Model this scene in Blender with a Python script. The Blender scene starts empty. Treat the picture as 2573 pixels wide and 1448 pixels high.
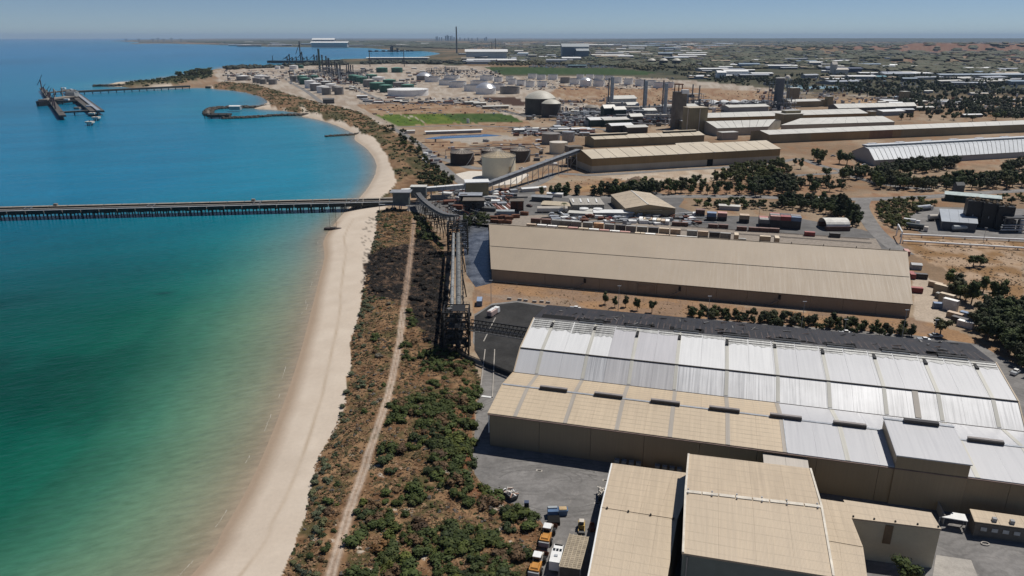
import bpy, math, random
import numpy as np
from mathutils import Vector, Matrix

# ------------------------------------------------------------------ camera, sky, sun, exposure
sc = bpy.context.scene
FPX, CAMH, CX, CY = 1811.0, 115.0, 1286.5, 724.0
PITCH = math.atan((CY - 93.5) / FPX)
CP, SP = math.cos(PITCH), math.sin(PITCH)
cam = bpy.data.cameras.new('camera')
cam.sensor_width = 36.0
cam.lens = 36.0 * FPX / 2573.0
cam.clip_start = 1.0
cam.clip_end = 200000.0
camo = bpy.data.objects.new('camera', cam)
sc.collection.objects.link(camo)
camo.location = (0, 0, CAMH)
camo.rotation_euler = (math.radians(90) - PITCH, 0, 0)
sc.camera = camo

SUNV = Vector((0.43, 0.35, 1.0)).normalized()
w = bpy.data.worlds.new('World')
sc.world = w
w.use_nodes = True
nt = w.node_tree
bg = nt.nodes['Background']
sky = nt.nodes.new('ShaderNodeTexSky')
sky.sky_type = 'NISHITA'
sky.sun_disc = False
sky.sun_elevation = math.asin(SUNV.z)
sky.sun_rotation = math.atan2(SUNV.x, SUNV.y)
sky.altitude = 115
sky.air_density = 0.5
sky.dust_density = 0.1
sky.ozone_density = 4.0
nt.links.new(sky.outputs[0], bg.inputs[0])
bg.inputs[1].default_value = 0.067

sun = bpy.data.lights.new('sun', 'SUN')
sun.energy = 4.1
sun.angle = math.radians(0.53)
sun.color = (1.0, 0.955, 0.89)
suno = bpy.data.objects.new('sun', sun)
sc.collection.objects.link(suno)
suno.rotation_euler = SUNV.to_track_quat('Z', 'Y').to_euler()
suno.location = (200, 200, 500)

sc.view_settings.view_transform = 'Standard'
sc.view_settings.look = 'None'
sc.view_settings.gamma = 1.0
sc.view_settings.exposure = 0.0
sc.view_settings.use_curve_mapping = False
sc.render.engine = 'CYCLES'
sc.cycles.max_bounces = 5
sc.cycles.diffuse_bounces = 3
sc.cycles.glossy_bounces = 3
sc.cycles.transmission_bounces = 2
sc.cycles.volume_bounces = 0
sc.cycles.caustics_reflective = False
sc.cycles.caustics_refractive = False
sc.cycles.use_denoising = True
try:
    sc.cycles.denoiser = 'OPENIMAGEDENOISE'
except Exception:
    pass

# ------------------------------------------------------------------ geometry helpers
def P(x, y, z=0.0):
    """where the line of sight of a photo pixel meets height z, in metres"""
    u = (x - CX) / FPX
    v = (CY - y) / FPX
    a = CP + v * SP
    b = -SP + v * CP
    t = (z - CAMH) / b
    return Vector((u * t, a * t, z))

def Zat(x, y, Y):
    v = (CY - y) / FPX
    return CAMH + (-SP + v * CP) * Y / (CP + v * SP)

def mpp(x, y, z=0.0):
    """metres per photo pixel at that place"""
    p = P(x, y, z)
    return (p.y * CP + (CAMH - z) * SP) / FPX

class MB:
    def __init__(s):
        s.v = []
        s.f = []
        s.m = []
        s.s = []
    def add(s, vs, fs, mi=0, smooth=False):
        o = len(s.v)
        s.v += [tuple(q) for q in vs]
        for f in fs:
            s.f.append([i + o for i in f])
            s.m.append(mi)
            s.s.append(smooth)
        return s
    def quad(s, a, b, c, d, mi=0):
        return s.add([a, b, c, d], [(0, 1, 2, 3)], mi)
    def poly(s, pts, mi=0):
        return s.add(pts, [tuple(range(len(pts)))], mi)
    def hexa(s, p, mi=0):
        """p: 4 bottom points (ccw) then 4 top points"""
        return s.add(p, [(3, 2, 1, 0), (4, 5, 6, 7), (0, 1, 5, 4), (1, 2, 6, 5), (2, 3, 7, 6), (3, 0, 4, 7)], mi)
    def box(s, c, d, ang=0.0, mi=0, taper=1.0):
        ca, sa = math.cos(ang), math.sin(ang)
        pts = []
        for k, tz in ((-1, 1.0), (1, taper)):
            for i, j in ((-1, -1), (1, -1), (1, 1), (-1, 1)):
                x, y = i * d[0] / 2 * tz, j * d[1] / 2 * tz
                pts.append((c[0] + x * ca - y * sa, c[1] + x * sa + y * ca, c[2] + k * d[2] / 2))
        return s.hexa(pts, mi)
    def prism(s, poly, z0, z1, mi=0):
        n = len(poly)
        pts = [(q[0], q[1], z0) for q in poly] + [(q[0], q[1], z1) for q in poly]
        ar = sum(poly[i][0] * poly[(i + 1) % n][1] - poly[(i + 1) % n][0] * poly[i][1] for i in range(n))
        fs = [tuple(range(n - 1, -1, -1)), tuple(range(n, 2 * n))] + [(i, (i + 1) % n, n + (i + 1) % n, n + i) for i in range(n)]
        if ar < 0:
            fs = [tuple(reversed(f)) for f in fs]
        return s.add(pts, fs, mi)
    def cyl(s, p0, p1, r0, r1=None, n=12, caps=True, mi=0, smooth=True):
        r1 = r0 if r1 is None else r1
        p0, p1 = Vector(p0), Vector(p1)
        d = (p1 - p0)
        if d.length < 1e-6:
            return s
        d.normalize()
        u = d.cross(Vector((0, 0, 1)))
        if u.length < 1e-4:
            u = Vector((1, 0, 0))
        u.normalize()
        t = d.cross(u)
        pts = []
        for p, r in ((p0, r0), (p1, r1)):
            for i in range(n):
                q = 2 * math.pi * i / n
                pts.append(p + u * (r * math.cos(q)) + t * (r * math.sin(q)))
        s.add(pts, [(i, n + i, n + (i + 1) % n, (i + 1) % n) for i in range(n)], mi, smooth)
        if caps:
            s.add(pts, [tuple(range(n)), tuple(range(2 * n - 1, n - 1, -1))], mi)
        return s
    def beam(s, p0, p1, wd, ht=None, mi=0):
        ht = wd if ht is None else ht
        p0, p1 = Vector(p0), Vector(p1)
        d = (p1 - p0).normalized()
        u = d.cross(Vector((0, 0, 1)))
        if u.length < 1e-4:
            u = Vector((1, 0, 0))
        u.normalize()
        t = u.cross(d).normalized()
        u, t = u * wd / 2, t * ht / 2
        return s.hexa([p0 - u - t, p0 + u - t, p1 + u - t, p1 - u - t, p0 - u + t, p0 + u + t, p1 + u + t, p1 - u + t], mi)
    def dome(s, c, r, h, n=24, m=5, mi=0, z0=0.0):
        """spherical-cap roof on a circle of radius r, rise h"""
        R = (r * r + h * h) / (2 * h)
        pts = []
        for j in range(m):
            rr = r * (1 - j / m)
            z = math.sqrt(max(R * R - rr * rr, 0)) - (R - h)
            for i in range(n):
                q = 2 * math.pi * i / n
                pts.append((c[0] + rr * math.cos(q), c[1] + rr * math.sin(q), c[2] + z))
        pts.append((c[0], c[1], c[2] + h))
        fs = []
        for j in range(m - 1):
            for i in range(n):
                k = (i + 1) % n
                fs.append((j * n + i, j * n + k, (j + 1) * n + k, (j + 1) * n + i))
        for i in range(n):
            fs.append(((m - 1) * n + i, (m - 1) * n + (i + 1) % n, m * n))
        return s.add(pts, fs, mi, True)
    def mesh(s, name, mats):
        me = bpy.data.meshes.new(name)
        me.from_pydata(s.v, [], s.f)
        if not isinstance(mats, (list, tuple)):
            mats = [mats]
        for m in mats:
            me.materials.append(m)
        if any(s.m):
            me.polygons.foreach_set('material_index', s.m)
        if any(s.s):
            me.polygons.foreach_set('use_smooth', s.s)
        me.update()
        return me

COL = sc.collection
def link(name, data, parent=None, loc=(0, 0, 0), rotz=0.0, scale=None):
    o = bpy.data.objects.new(name, data)
    COL.objects.link(o)
    o.parent = parent
    o.location = loc
    if rotz:
        o.rotation_euler = (0, 0, rotz)
    if scale is not None:
        o.scale = scale
    return o
def tag(o, label, cat=None, group=None, kind=None):
    if label:
        o['label'] = label
    if cat:
        o['category'] = cat
    if group:
        o['group'] = group
    if kind:
        o['kind'] = kind
    return o
def thing(name, label, cat, loc=(0, 0, 0), rotz=0.0, group=None):
    return tag(link(name, None, None, loc, rotz), label, cat, group)
def part(name, mb, mats, root, world=True):
    """a mesh part; mb holds world coordinates when world is set and root is unrotated"""
    o = link(name, mb.mesh(name, mats), root)
    if world:
        o.location = -Vector(root.location) if root.parent is None else -Vector(root.location)
    return o
def single(name, mb, mats, label, cat, group=None, kind=None, base=None):
    if base is not None:
        mb.v = [(q[0] - base[0], q[1] - base[1], q[2] - base[2]) for q in mb.v]
    return tag(link(name, mb.mesh(name, mats), None, base if base is not None else (0, 0, 0)), label, cat, group, kind)
def struct(name, mb, mats, label=None):
    return tag(link(name, mb.mesh(name, mats)), label or name.replace('_', ' '), None, None, 'structure')
def clone(root, loc, rotz=0.0, label=None, group=None, scale=None):
    r = root.copy()
    COL.objects.link(r)
    r.location = loc
    r.rotation_euler = (0, 0, rotz)
    if scale is not None:
        r.scale = scale
    if label:
        r['label'] = label
    if group:
        r['group'] = group
    for ch in list(root.children):
        c = ch.copy()
        COL.objects.link(c)
        c.parent = r
        for g in list(ch.children):
            d = g.copy()
            COL.objects.link(d)
            d.parent = c
    return r

ONES = ['', 'first', 'second', 'third', 'fourth', 'fifth', 'sixth', 'seventh', 'eighth', 'ninth', 'tenth', 'eleventh', 'twelfth', 'thirteenth', 'fourteenth', 'fifteenth', 'sixteenth', 'seventeenth', 'eighteenth', 'nineteenth']
TENS = {20: 'twent', 30: 'thirt', 40: 'fort', 50: 'fift', 60: 'sixt', 70: 'sevent', 80: 'eight', 90: 'ninet'}
def ordn(n):
    if n < 20:
        return ONES[n]
    if n >= 100:
        return 'hundred and ' + ordn(n - 100) if n > 100 else 'hundredth'
    t, u = n - n % 10, n % 10
    return TENS[t] + ('ieth' if u == 0 else 'y-' + ONES[u])

# ------------------------------------------------------------------ materials
class NG:
    """tiny node builder"""
    def __init__(s, name):
        s.mat = bpy.data.materials.new(name)
        s.mat.use_nodes = True
        s.t = s.mat.node_tree
        s.b = s.t.nodes['Principled BSDF']
        s.pos = None
    def n(s, kind, **kw):
        q = s.t.nodes.new('ShaderNode' + kind)
        for k, v in kw.items():
            setattr(q, k, v)
        return q
    def l(s, a, b):
        s.t.links.new(a, b)
    def P(s):
        if s.pos is None:
            s.pos = s.n('NewGeometry').outputs['Position']
        return s.pos
    def rot(s, ang, scale=(1, 1, 1)):
        m = s.n('Mapping')
        m.vector_type = 'POINT'
        r = s.n('VectorRotate')
        r.rotation_type = 'Z_AXIS'
        s.l(s.P(), r.inputs['Vector'])
        r.inputs['Angle'].default_value = -ang
        s.l(r.outputs[0], m.inputs[0])
        m.inputs['Scale'].default_value = scale
        return m.outputs[0]
    def noise(s, scale, detail=3, vec=None, rough=0.6):
        q = s.n('TexNoise')
        q.inputs['Scale'].default_value = scale
        q.inputs['Detail'].default_value = detail
        q.inputs['Roughness'].default_value = rough
        s.l(vec if vec is not None else s.P(), q.inputs['Vector'])
        return q.outputs[0]
    def ramp(s, fac, stops):
        q = s.n('ValToRGB')
        e = q.color_ramp.elements
        while len(e) > 1:
            e.remove(e[-1])
        for i, (p, c) in enumerate(stops):
            if not isinstance(c, (tuple, list)):
                c = (c, c, c)
            if i == 0:
                e[0].position = p
                e[0].color = (*c, 1)
            else:
                k = e.new(p)
                k.color = (*c, 1)
        s.l(fac, q.inputs[0])
        return q.outputs[0]
    def mix(s, fac, a, b, mode='MIX'):
        q = s.n('MixRGB')
        q.blend_type = mode
        for i, v in ((0, fac), (1, a), (2, b)):
            if isinstance(v, (int, float)):
                q.inputs[i].default_value = v if i == 0 else (v, v, v, 1)
            elif isinstance(v, (tuple, list)):
                q.inputs[i].default_value = (*v, 1)
            else:
                s.l(v, q.inputs[i])
        return q.outputs[0]
    def math(s, op, a, b=None):
        q = s.n('Math')
        q.operation = op
        for i, v in ((0, a), (1, b)):
            if v is None:
                continue
            if isinstance(v, (int, float)):
                q.inputs[i].default_value = v
            else:
                s.l(v, q.inputs[i])
        return q.outputs[0]
    def sep(s, vec):
        q = s.n('SeparateXYZ')
        s.l(vec, q.inputs[0])
        return q.outputs
    def bump(s, h, strength=0.3, dist=0.1):
        q = s.n('Bump')
        q.inputs['Strength'].default_value = strength
        q.inputs['Distance'].default_value = dist
        s.l(h, q.inputs['Height'])
        s.l(q.outputs[0], s.b.inputs['Normal'])
    def done(s, col=None, rough=0.6, metal=0.0, spec=0.5):
        if col is not None:
            if isinstance(col, (tuple, list)):
                s.b.inputs['Base Color'].default_value = (*col, 1)
            else:
                s.l(col, s.b.inputs['Base Color'])
        if isinstance(rough, (int, float)):
            s.b.inputs['Roughness'].default_value = rough
        else:
            s.l(rough, s.b.inputs['Roughness'])
        s.b.inputs['Metallic'].default_value = metal
        s.b.inputs['Specular IOR Level'].default_value = spec
        return s.mat

MATS = {}
def plain(name, col, rough=0.7, metal=0.0, var=0.25, scale=0.4, spec=0.4):
    """weathered single-colour surface: two scales of blotch"""
    if name in MATS:
        return MATS[name]
    g = NG(name)
    a = g.noise(scale, 4)
    b = g.noise(scale * 9, 3)
    c = g.mix(1.0, g.mix(1.0, col, g.ramp(a, [(0.3, 1 - var), (0.7, 1 + var * 0.5)]), 'MULTIPLY'), g.ramp(b, [(0.3, 1 - var * 0.5), (0.7, 1 + var * 0.25)]), 'MULTIPLY')
    MATS[name] = g.done(c, rough, metal, spec)
    return MATS[name]

def sheet(name, col, ang, rough=0.45, per=0.0, line=0.75, rib=0.0, streak=0.12, metal=0.0, var=0.12, spec=0.5, dirt=None):
    """profiled metal sheeting: purlin lines every `per` m across, streaks down the fall"""
    if name in MATS:
        return MATS[name]
    g = NG(name)
    v = g.rot(ang)
    st = g.noise(1.0, 3, g.rot(ang, (2.2, 0.05, 0.05)))
    big = g.noise(0.06, 4)
    c = g.mix(1.0, col, g.ramp(st, [(0.3, 1 - streak), (0.7, 1 + streak * 0.4)]), 'MULTIPLY')
    c = g.mix(1.0, c, g.ramp(big, [(0.3, 1 - var), (0.7, 1 + var * 0.4)]), 'MULTIPLY')
    xyz = g.sep(v)
    if per:
        fr = g.math('FRACT', g.math('DIVIDE', xyz[1], per))
        jit = g.noise(1.0, 2, g.rot(ang, (0.25, 1.3, 1)))
        k = g.math('LESS_THAN', fr, 0.12)
        c = g.mix(g.math('MULTIPLY', k, g.ramp(jit, [(0.35, 0.25), (0.65, 1.0)])), c, tuple(q * line for q in col))
    if dirt:
        dn = g.noise(0.35, 6, g.rot(ang, (1.0, 0.35, 1)), 0.7)
        c = g.mix(g.ramp(dn, [(0.55, 0.0), (0.72, dirt[1])]), c, dirt[0])
    if rib:
        wv = g.math('SINE', g.math('MULTIPLY', xyz[0], 2 * math.pi / rib))
        g.bump(wv, 0.35, 0.03)
    MATS[name] = g.done(c, g.ramp(st, [(0.3, rough - 0.08), (0.7, rough + 0.1)]), metal, spec)
    return MATS[name]

# ------------------------------------------------------------------ terrain and sea
SEA = -4.0
_rs = np.random.RandomState(7)
_LAT = _rs.rand(256, 256)
def vnoise(x, y):
    xi = np.floor(x).astype(np.int64)
    yi = np.floor(y).astype(np.int64)
    fx, fy = x - xi, y - yi
    fx = fx * fx * (3 - 2 * fx)
    fy = fy * fy * (3 - 2 * fy)
    g = lambda i, j: _LAT[(xi + i) & 255, (yi + j) & 255]
    return (g(0, 0) * (1 - fx) + g(1, 0) * fx) * (1 - fy) + (g(0, 1) * (1 - fx) + g(1, 1) * fx) * fy
def fbm(x, y, o=4):
    s, a, t = 0, 1.0, 0
    for k in range(o):
        s = s + a * vnoise(x * 2 ** k + 17.3 * k, y * 2 ** k + 5.1 * k)
        t += a
        a *= 0.5
    return s / t
def inside(px, py, poly):
    r = np.zeros(px.shape, bool)
    n = len(poly)
    X0, X1 = min(q[0] for q in poly), max(q[0] for q in poly)
    Y0, Y1 = min(q[1] for q in poly), max(q[1] for q in poly)
    m = (px >= X0) & (px <= X1) & (py >= Y0) & (py <= Y1)
    if not m.any():
        return r
    x, y = px[m], py[m]
    k = np.zeros(x.shape, bool)
    for i in range(n):
        x1, y1 = poly[i][0], poly[i][1]
        x2, y2 = poly[(i + 1) % n][0], poly[(i + 1) % n][1]
        if y1 == y2:
            continue
        k ^= ((y1 > y) != (y2 > y)) & (x < (x2 - x1) * (y - y1) / (y2 - y1) + x1)
    r[m] = k
    return r
def dist_line(px, py, pts):
    d = np.full(px.shape, 1e9)
    for i in range(len(pts) - 1):
        ax, ay = pts[i][0], pts[i][1]
        bx, by = pts[i + 1][0], pts[i + 1][1]
        L = (bx - ax) ** 2 + (by - ay) ** 2
        if L < 1e-9:
            continue
        t = np.clip(((px - ax) * (bx - ax) + (py - ay) * (by - ay)) / L, 0, 1)
        d = np.minimum(d, (px - ax - t * (bx - ax)) ** 2 + (py - ay - t * (by - ay)) ** 2)
    return np.sqrt(d)
def W(pts, z=0.0):
    return [P(x, y, z) for x, y in pts]
def smooth_line(pts, n=4):
    """Catmull-Rom through world points"""
    out = []
    for i in range(len(pts) - 1):
        p0, p1, p2, p3 = pts[max(i - 1, 0)], pts[i], pts[i + 1], pts[min(i + 2, len(pts) - 1)]
        for k in range(n):
            t = k / n
            out.append(0.5 * ((2 * p1) + (p2 - p0) * t + (2 * p0 - 5 * p1 + 4 * p2 - p3) * t * t + (3 * p1 - p0 - 3 * p2 + p3) * t ** 3))
    out.append(pts[-1])
    return out

SHORE_PX = [(480, 1448), (560, 1335), (622, 1228), (672, 1120), (722, 990), (757, 880), (783, 780), (803, 700), (816, 645), (814, 605), (838, 567), (868, 532), (905, 497), (930, 465), (946, 430), (942, 400), (918, 370), (892, 352), (893, 338), (870, 326), (845, 315), (805, 302), (765, 294), (752, 291), (764, 287), (740, 281), (690, 276), (655, 275), (640, 271), (668, 262), (672, 252), (650, 240), (600, 229), (530, 222), (505, 220), (455, 222), (340, 220), (270, 215), (283, 210), (330, 207), (400, 199), (440, 192), (520, 180), (548, 174), (640, 171), (690, 165), (796, 162), (840, 151), (949, 147.5), (1044, 145), (1090, 139), (1106, 134.5), (1066, 129), (990, 126), (908, 120.5), (772, 119), (663, 117.6), (609, 115.5), (500, 111.5), (378, 109.5), (324, 110.8), (350, 106.5), (280, 103)]
shore = [Vector((-125, -120, SEA)), Vector((-96, 60, SEA))] + W(SHORE_PX, SEA)
shore = smooth_line(shore, 4)
land_poly = [(p.x, p.y) for p in shore] + [(-26000, 70000), (90000, 70000), (90000, -400), (-140, -400)]
shore_xy = [(p.x, p.y) for p in shore]

NEAR_DUNE = W([(640, 1600), (705, 1448), (735, 1380), (770, 1290), (775, 1240), (790, 1160), (850, 1050), (880, 960), (885, 900), (880, 860), (905, 780), (915, 700), (930, 640), (945, 580), (950, 530), (985, 524), (1050, 535), (1080, 560), (1108, 620), (1125, 760), (1130, 880), (1190, 905), (1207, 960), (1192, 1050), (1184, 1180), (1225, 1241), (1290, 1277), (1345, 1297), (1368, 1332), (1340, 1400), (1330, 1600)])
NORTH_DUNE = W([(960, 497), (985, 480), (1003, 460), (1000, 440), (985, 410), (965, 370), (940, 345), (905, 333), (895, 320), (860, 305), (810, 291), (768, 280), (700, 271), (680, 266), (677, 252), (652, 237), (600, 226), (530, 219), (560, 205), (640, 212), (720, 235), (790, 256), (850, 268), (905, 283), (960, 315), (1000, 335), (1050, 365), (1075, 400), (1130, 455), (1140, 475), (1060, 492)])
SPIT = W([(292, 214), (330, 208), (400, 201), (440, 194), (500, 185), (530, 178), (532, 195), (480, 205), (450, 212), (360, 216)])
TRACK = smooth_line(W([(1042, 545), (1035, 620), (1025, 700), (1012, 800), (1003, 870), (985, 960), (962, 1050), (925, 1150), (885, 1270), (858, 1360), (825, 1470), (790, 1600)]), 3)
BURNT = W([(925, 640), (1000, 625), (1060, 600), (1110, 640), (1122, 760), (1128, 880), (1060, 860), (1030, 770), (935, 745), (912, 720)])

def build_land():
    th = np.radians(np.linspace(-43, 43, 620))
    ang = np.linspace(math.radians(50), math.atan(115 / 2600), 430)
    r = np.concatenate([[30, 60, 80], 115 / np.tan(ang), np.geomspace(2630, 70000, 120)])
    T, R = np.meshgrid(th, r)
    X, Y = (R * np.sin(T)).ravel(), (R * np.cos(T)).ravel()
    ins = inside(X, Y, land_poly)
    near = np.full(X.shape, 1e6)
    d = dist_line(X, Y, shore_xy)
    sd = np.where(ins, d, -d)
    RR = np.hypot(X, Y)
    # heights
    bw = np.where(Y < 520, 34, 20)
    t = np.clip(sd / bw, 0, 1)
    z = SEA + 4.0 * (t * (1.6 - 0.6 * t))
    z = np.where(sd < 0, np.maximum(SEA + sd * 0.09, -12), z)
    dn = inside(X, Y, NEAR_DUNE) | inside(X, Y, NORTH_DUNE)
    edge = np.minimum(dist_line(X, Y, NEAR_DUNE + NEAR_DUNE[:1]), dist_line(X, Y, NORTH_DUNE + NORTH_DUNE[:1]))
    k = np.where(dn, np.clip(edge / 7, 0, 1), 0)
    z = z + k * (2.6 * fbm(X / 22, Y / 22, 3) + 0.9 * fbm(X / 4.5, Y / 4.5, 3) - 0.9)
    sp = inside(X, Y, SPIT)
    z = z + np.where(sp, np.clip(dist_line(X, Y, SPIT + SPIT[:1]) / 25, 0, 1) * 5, 0)
    far = np.clip((RR - 4500) / 9000, 0, 1) * np.clip((sd - 300) / 2500, 0, 1)
    z = z + far * (34 * fbm(X / 3800 + 3, Y / 3800, 4) - 4)
    # bauxite residue hills on the right
    for (hx, hy, hw, hd, hh) in ((2230, 128, 1500, 500, 30), (2480, 129, 700, 400, 28), (2330, 157, 420, 160, 18), (2460, 155, 300, 120, 16)):
        c = P(hx, hy)
        q = 1 - np.clip(np.maximum(np.abs((X - c.x) / hw), np.abs((Y - c.y) / hd)), 0, 1)
        z = z + hh * np.clip(q * 3.2, 0, 1) * (0.8 + 0.3 * fbm(X / 90, Y / 90, 3))
    # colours
    jit = np.clip(RR * 0.006, 0.6, 14)
    JX = X + jit * (fbm(X / jit / 1.7, Y / jit / 1.7, 3) - 0.5) * 2.4
    JY = Y + jit * (fbm(X / jit / 1.7 + 40, Y / jit / 1.7 + 9, 3) - 0.5) * 2.4
    col = np.empty((X.size, 3))
    n1, n2, n3 = fbm(X / 9, Y / 9, 4), fbm(X / 60, Y / 60, 4), fbm(X / 420, Y / 420, 5)
    def lerp(a, b, k):
        return np.asarray(a) * (1 - k[:, None]) + np.asarray(b) * k[:, None]
    plantg = lerp((0.24, 0.165, 0.105), (0.36, 0.28, 0.20), np.clip((n2 - 0.35) * 3, 0, 1))
    plantg = lerp(plantg, (0.27, 0.145, 0.075), np.clip((n1 - 0.5) * 4, 0, 1) * 0.6)
    col[:] = plantg
    # far country: bush with clearings
    kf = np.clip((Y - 1350) / 350, 0, 1)
    bush = lerp((0.05, 0.056, 0.034), (0.105, 0.095, 0.06), np.clip((n2 - 0.3) * 3, 0, 1))
    clear = np.clip((fbm(X / 500 + 9, Y / 1100, 4) - 0.52) * 9, 0, 1)
    country = lerp(bush, (0.24, 0.16, 0.095), clear * 0.8)
    kf = kf * np.clip((P_line_gt(X, Y) + 60) / 120, 0, 1)
    col = lerp(col, country, kf)
    def paint(poly, c, k=1.0, c2=None):
        if not isinstance(poly[0], Vector):
            poly = W(poly)
        m = inside(JX, JY, poly)
        if c2 is not None:
            q = np.clip((n1[m] - 0.38) * 4, 0, 1)[:, None]
            c = np.asarray(c) * (1 - q) + np.asarray(c2) * q
        col[m] = col[m] * (1 - k) + np.asarray(c) * k
    BR, BR2 = (0.265, 0.16, 0.095), (0.34, 0.24, 0.155)
    DK = (0.10, 0.065, 0.04)
    # refinery ground, tank farm ground
    paint([(540, 176), (700, 168), (1000, 160), (1230, 168), (1260, 190), (1560, 192), (1760, 205), (1960, 225), (1960, 262), (1600, 275), (1300, 300), (960, 315), (900, 285), (780, 256), (640, 213), (545, 205)], (0.33, 0.265, 0.205), 1, (0.44, 0.385, 0.32))
    paint([(1210, 168), (1540, 172), (1680, 186), (1500, 190), (1260, 188)], (0.035, 0.065, 0.018), 1, (0.05, 0.08, 0.03))
    for q in ([(890, 262), (1120, 255), (1230, 268), (1310, 283), (1100, 286), (940, 290)], [(1400, 215), (1560, 222), (1760, 222), (1960, 232), (1930, 262), (1740, 258), (1560, 276), (1480, 262), (1370, 240)], [(1060, 330), (1340, 322), (1480, 322), (1330, 334), (1080, 338)], [(1150, 288), (1330, 305), (1340, 318), (990, 322), (975, 316), (1160, 312)], [(1055, 352), (1120, 348), (1180, 356), (1160, 378), (1080, 372)], [(1210, 345), (1320, 342), (1370, 360), (1320, 375), (1210, 362)], [(1140, 420), (1215, 425), (1215, 434), (1150, 432)], [(1395, 430), (1460, 428), (1440, 442), (1400, 448)], [(1430, 455), (1530, 448), (1640, 462), (1620, 475), (1420, 480)]):
        paint(q, BR, 1, BR2)
    for q in ([(1210, 247), (1290, 245), (1330, 252), (1240, 258)], [(1245, 256), (1360, 255), (1400, 262), (1280, 266)], [(1360, 253), (1450, 253), (1470, 258), (1400, 262)]):
        paint(q, (0.07, 0.04, 0.028), 1)
    paint([(938, 290), (1014, 288), (1070, 314), (991, 317.5)], (0.075, 0.125, 0.02), 1, (0.12, 0.165, 0.03))
    paint([(1019, 288), (1115, 285), (1158, 309), (1074, 313.5)], (0.075, 0.125, 0.02), 1, (0.135, 0.17, 0.03))
    paint([(1117, 287.5), (1261, 286), (1324, 306.5), (1160, 311)], (0.045, 0.085, 0.02), 1, (0.075, 0.11, 0.03))
    paint([(1110, 350), (1160, 344), (1330, 342), (1290, 352), (1180, 362)], (0.38, 0.34, 0.29), 1)
    # pale pad and stockpile ground south of the long tan shed
    paint([(1480, 440), (1780, 422), (1900, 425), (1860, 445), (1740, 462), (1640, 462), (1560, 452)], (0.50, 0.42, 0.33), 1, (0.42, 0.32, 0.23))
    for q in ([(1780, 425), (1860, 428), (1860, 440)], [(1660, 472), (1990, 455), (2080, 445), (2120, 460), (2110, 488), (1660, 494)], [(1985, 405), (2100, 395), (2150, 415), (2060, 430)], [(2130, 432), (2200, 430), (2230, 440), (2160, 452)], [(2400, 405), (2500, 402), (2540, 412), (2400, 418)], [(2150, 488), (2573, 480), (2573, 488), (2200, 495)], [(2168, 510), (2230, 503), (2290, 505), (2200, 545)], [(2200, 560), (2300, 600), (2260, 620), (2190, 560)]):
        paint(q, (0.28, 0.165, 0.10), 1, (0.33, 0.22, 0.14))
    paint([(1440, 470), (1610, 450), (1620, 470), (1450, 483)], (0.36, 0.23, 0.12), 1, (0.28, 0.16, 0.085))
    # dry paddock right of the big shed
    paint([(2270, 592), (2573, 605), (2573, 770), (2480, 770), (2400, 690), (2290, 640)], (0.40, 0.29, 0.20), 1, (0.26, 0.155, 0.075))
    paint([(2290, 690), (2330, 690), (2400, 800), (2330, 830), (2295, 800)], (0.46, 0.38, 0.30), 1)
    # dirt strip between the two near sheds
    paint([(1190, 715), (1240, 700), (1900, 775), (2290, 800), (2460, 850), (2540, 900), (2500, 905), (2300, 845), (1400, 772), (1190, 790)], (0.33, 0.20, 0.11), 1, (0.27, 0.18, 0.12))
    paint([(1200, 742), (1420, 748), (1480, 775), (1300, 762)], (0.28, 0.22, 0.17), 0.6)
    # red mud hills
    paint([(1960, 116), (2573, 118), (2573, 142), (2200, 132), (2030, 128)], (0.19, 0.10, 0.068), 1, (0.23, 0.14, 0.10))
    paint([(2260, 150), (2340, 141), (2573, 142), (2573, 160), (2400, 160), (2240, 162)], (0.27, 0.20, 0.14), 1, (0.20, 0.12, 0.08))
    paint([(1640, 120), (1780, 117), (1900, 123), (1760, 128)], (0.28, 0.17, 0.09), 1)
    paint([(2070, 250), (2190, 248), (2200, 258), (2090, 258)], (0.36, 0.24, 0.14), 1)
    paint([(2290, 252), (2420, 255), (2480, 275), (2330, 262)], (0.36, 0.31, 0.26), 1)
    paint([(2480, 240), (2573, 250), (2573, 268), (2500, 255)], (0.38, 0.29, 0.2), 1)
    # beaches
    beach = (sd > -3) & (sd < np.where(Y < 480, 48, 30)) & (Y < 2300)
    sandn = np.clip((n1 - 0.3) * 2, 0, 1)
    sand = lerp((0.545, 0.46, 0.37), (0.60, 0.515, 0.42), sandn)
    streak = np.exp(-((sd - 11 - 3 * n2) / 0.6) ** 2) * (Y < 480)
    sand = lerp(sand, (0.40, 0.31, 0.22), np.clip(streak * n1 * 1.1, 0, 0.8))
    wetk = np.clip(1 - (sd - 0.6 - 1.8 * n2) / 4.5, 0, 1) * np.where(Y < 480, 1, 0.5)
    sand = lerp(sand, (0.36, 0.275, 0.20), wetk)
    weed = (sd > 22) & (Y < 480) & (fbm(X / 1.8, Y / 1.1, 4) > 0.60)
    sand[weed] = sand[weed] * 0.45
    col[beach] = sand[beach]
    rough_k = np.where(beach, 0.22, 1.0)
    paint([(285, 211), (345, 205), (440, 193), (400, 200), (300, 214)], (0.5, 0.42, 0.32), 1)
    # dunes
    D1, D2 = (0.20, 0.112, 0.058), (0.27, 0.165, 0.09)
    m = inside(JX, JY, NEAR_DUNE)
    rough_k[m] = 1.0
    q = np.clip((fbm(X / 3.2, Y / 3.2, 4) - 0.32) * 3, 0, 1)
    g2 = np.clip((fbm(X / 6 + 31, Y / 6, 4) - 0.52) * 8, 0, 1)
    dcol = lerp(lerp((0.155, 0.085, 0.043), (0.30, 0.185, 0.10), q), (0.07, 0.068, 0.028), g2 * 0.8)
    red = np.clip(1 - dist_line(X, Y, W([(1195, 1040), (1165, 1150), (1215, 1235), (1330, 1310)])) / 9, 0, 1) * np.clip((n1 - 0.3) * 4, 0, 1)
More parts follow.
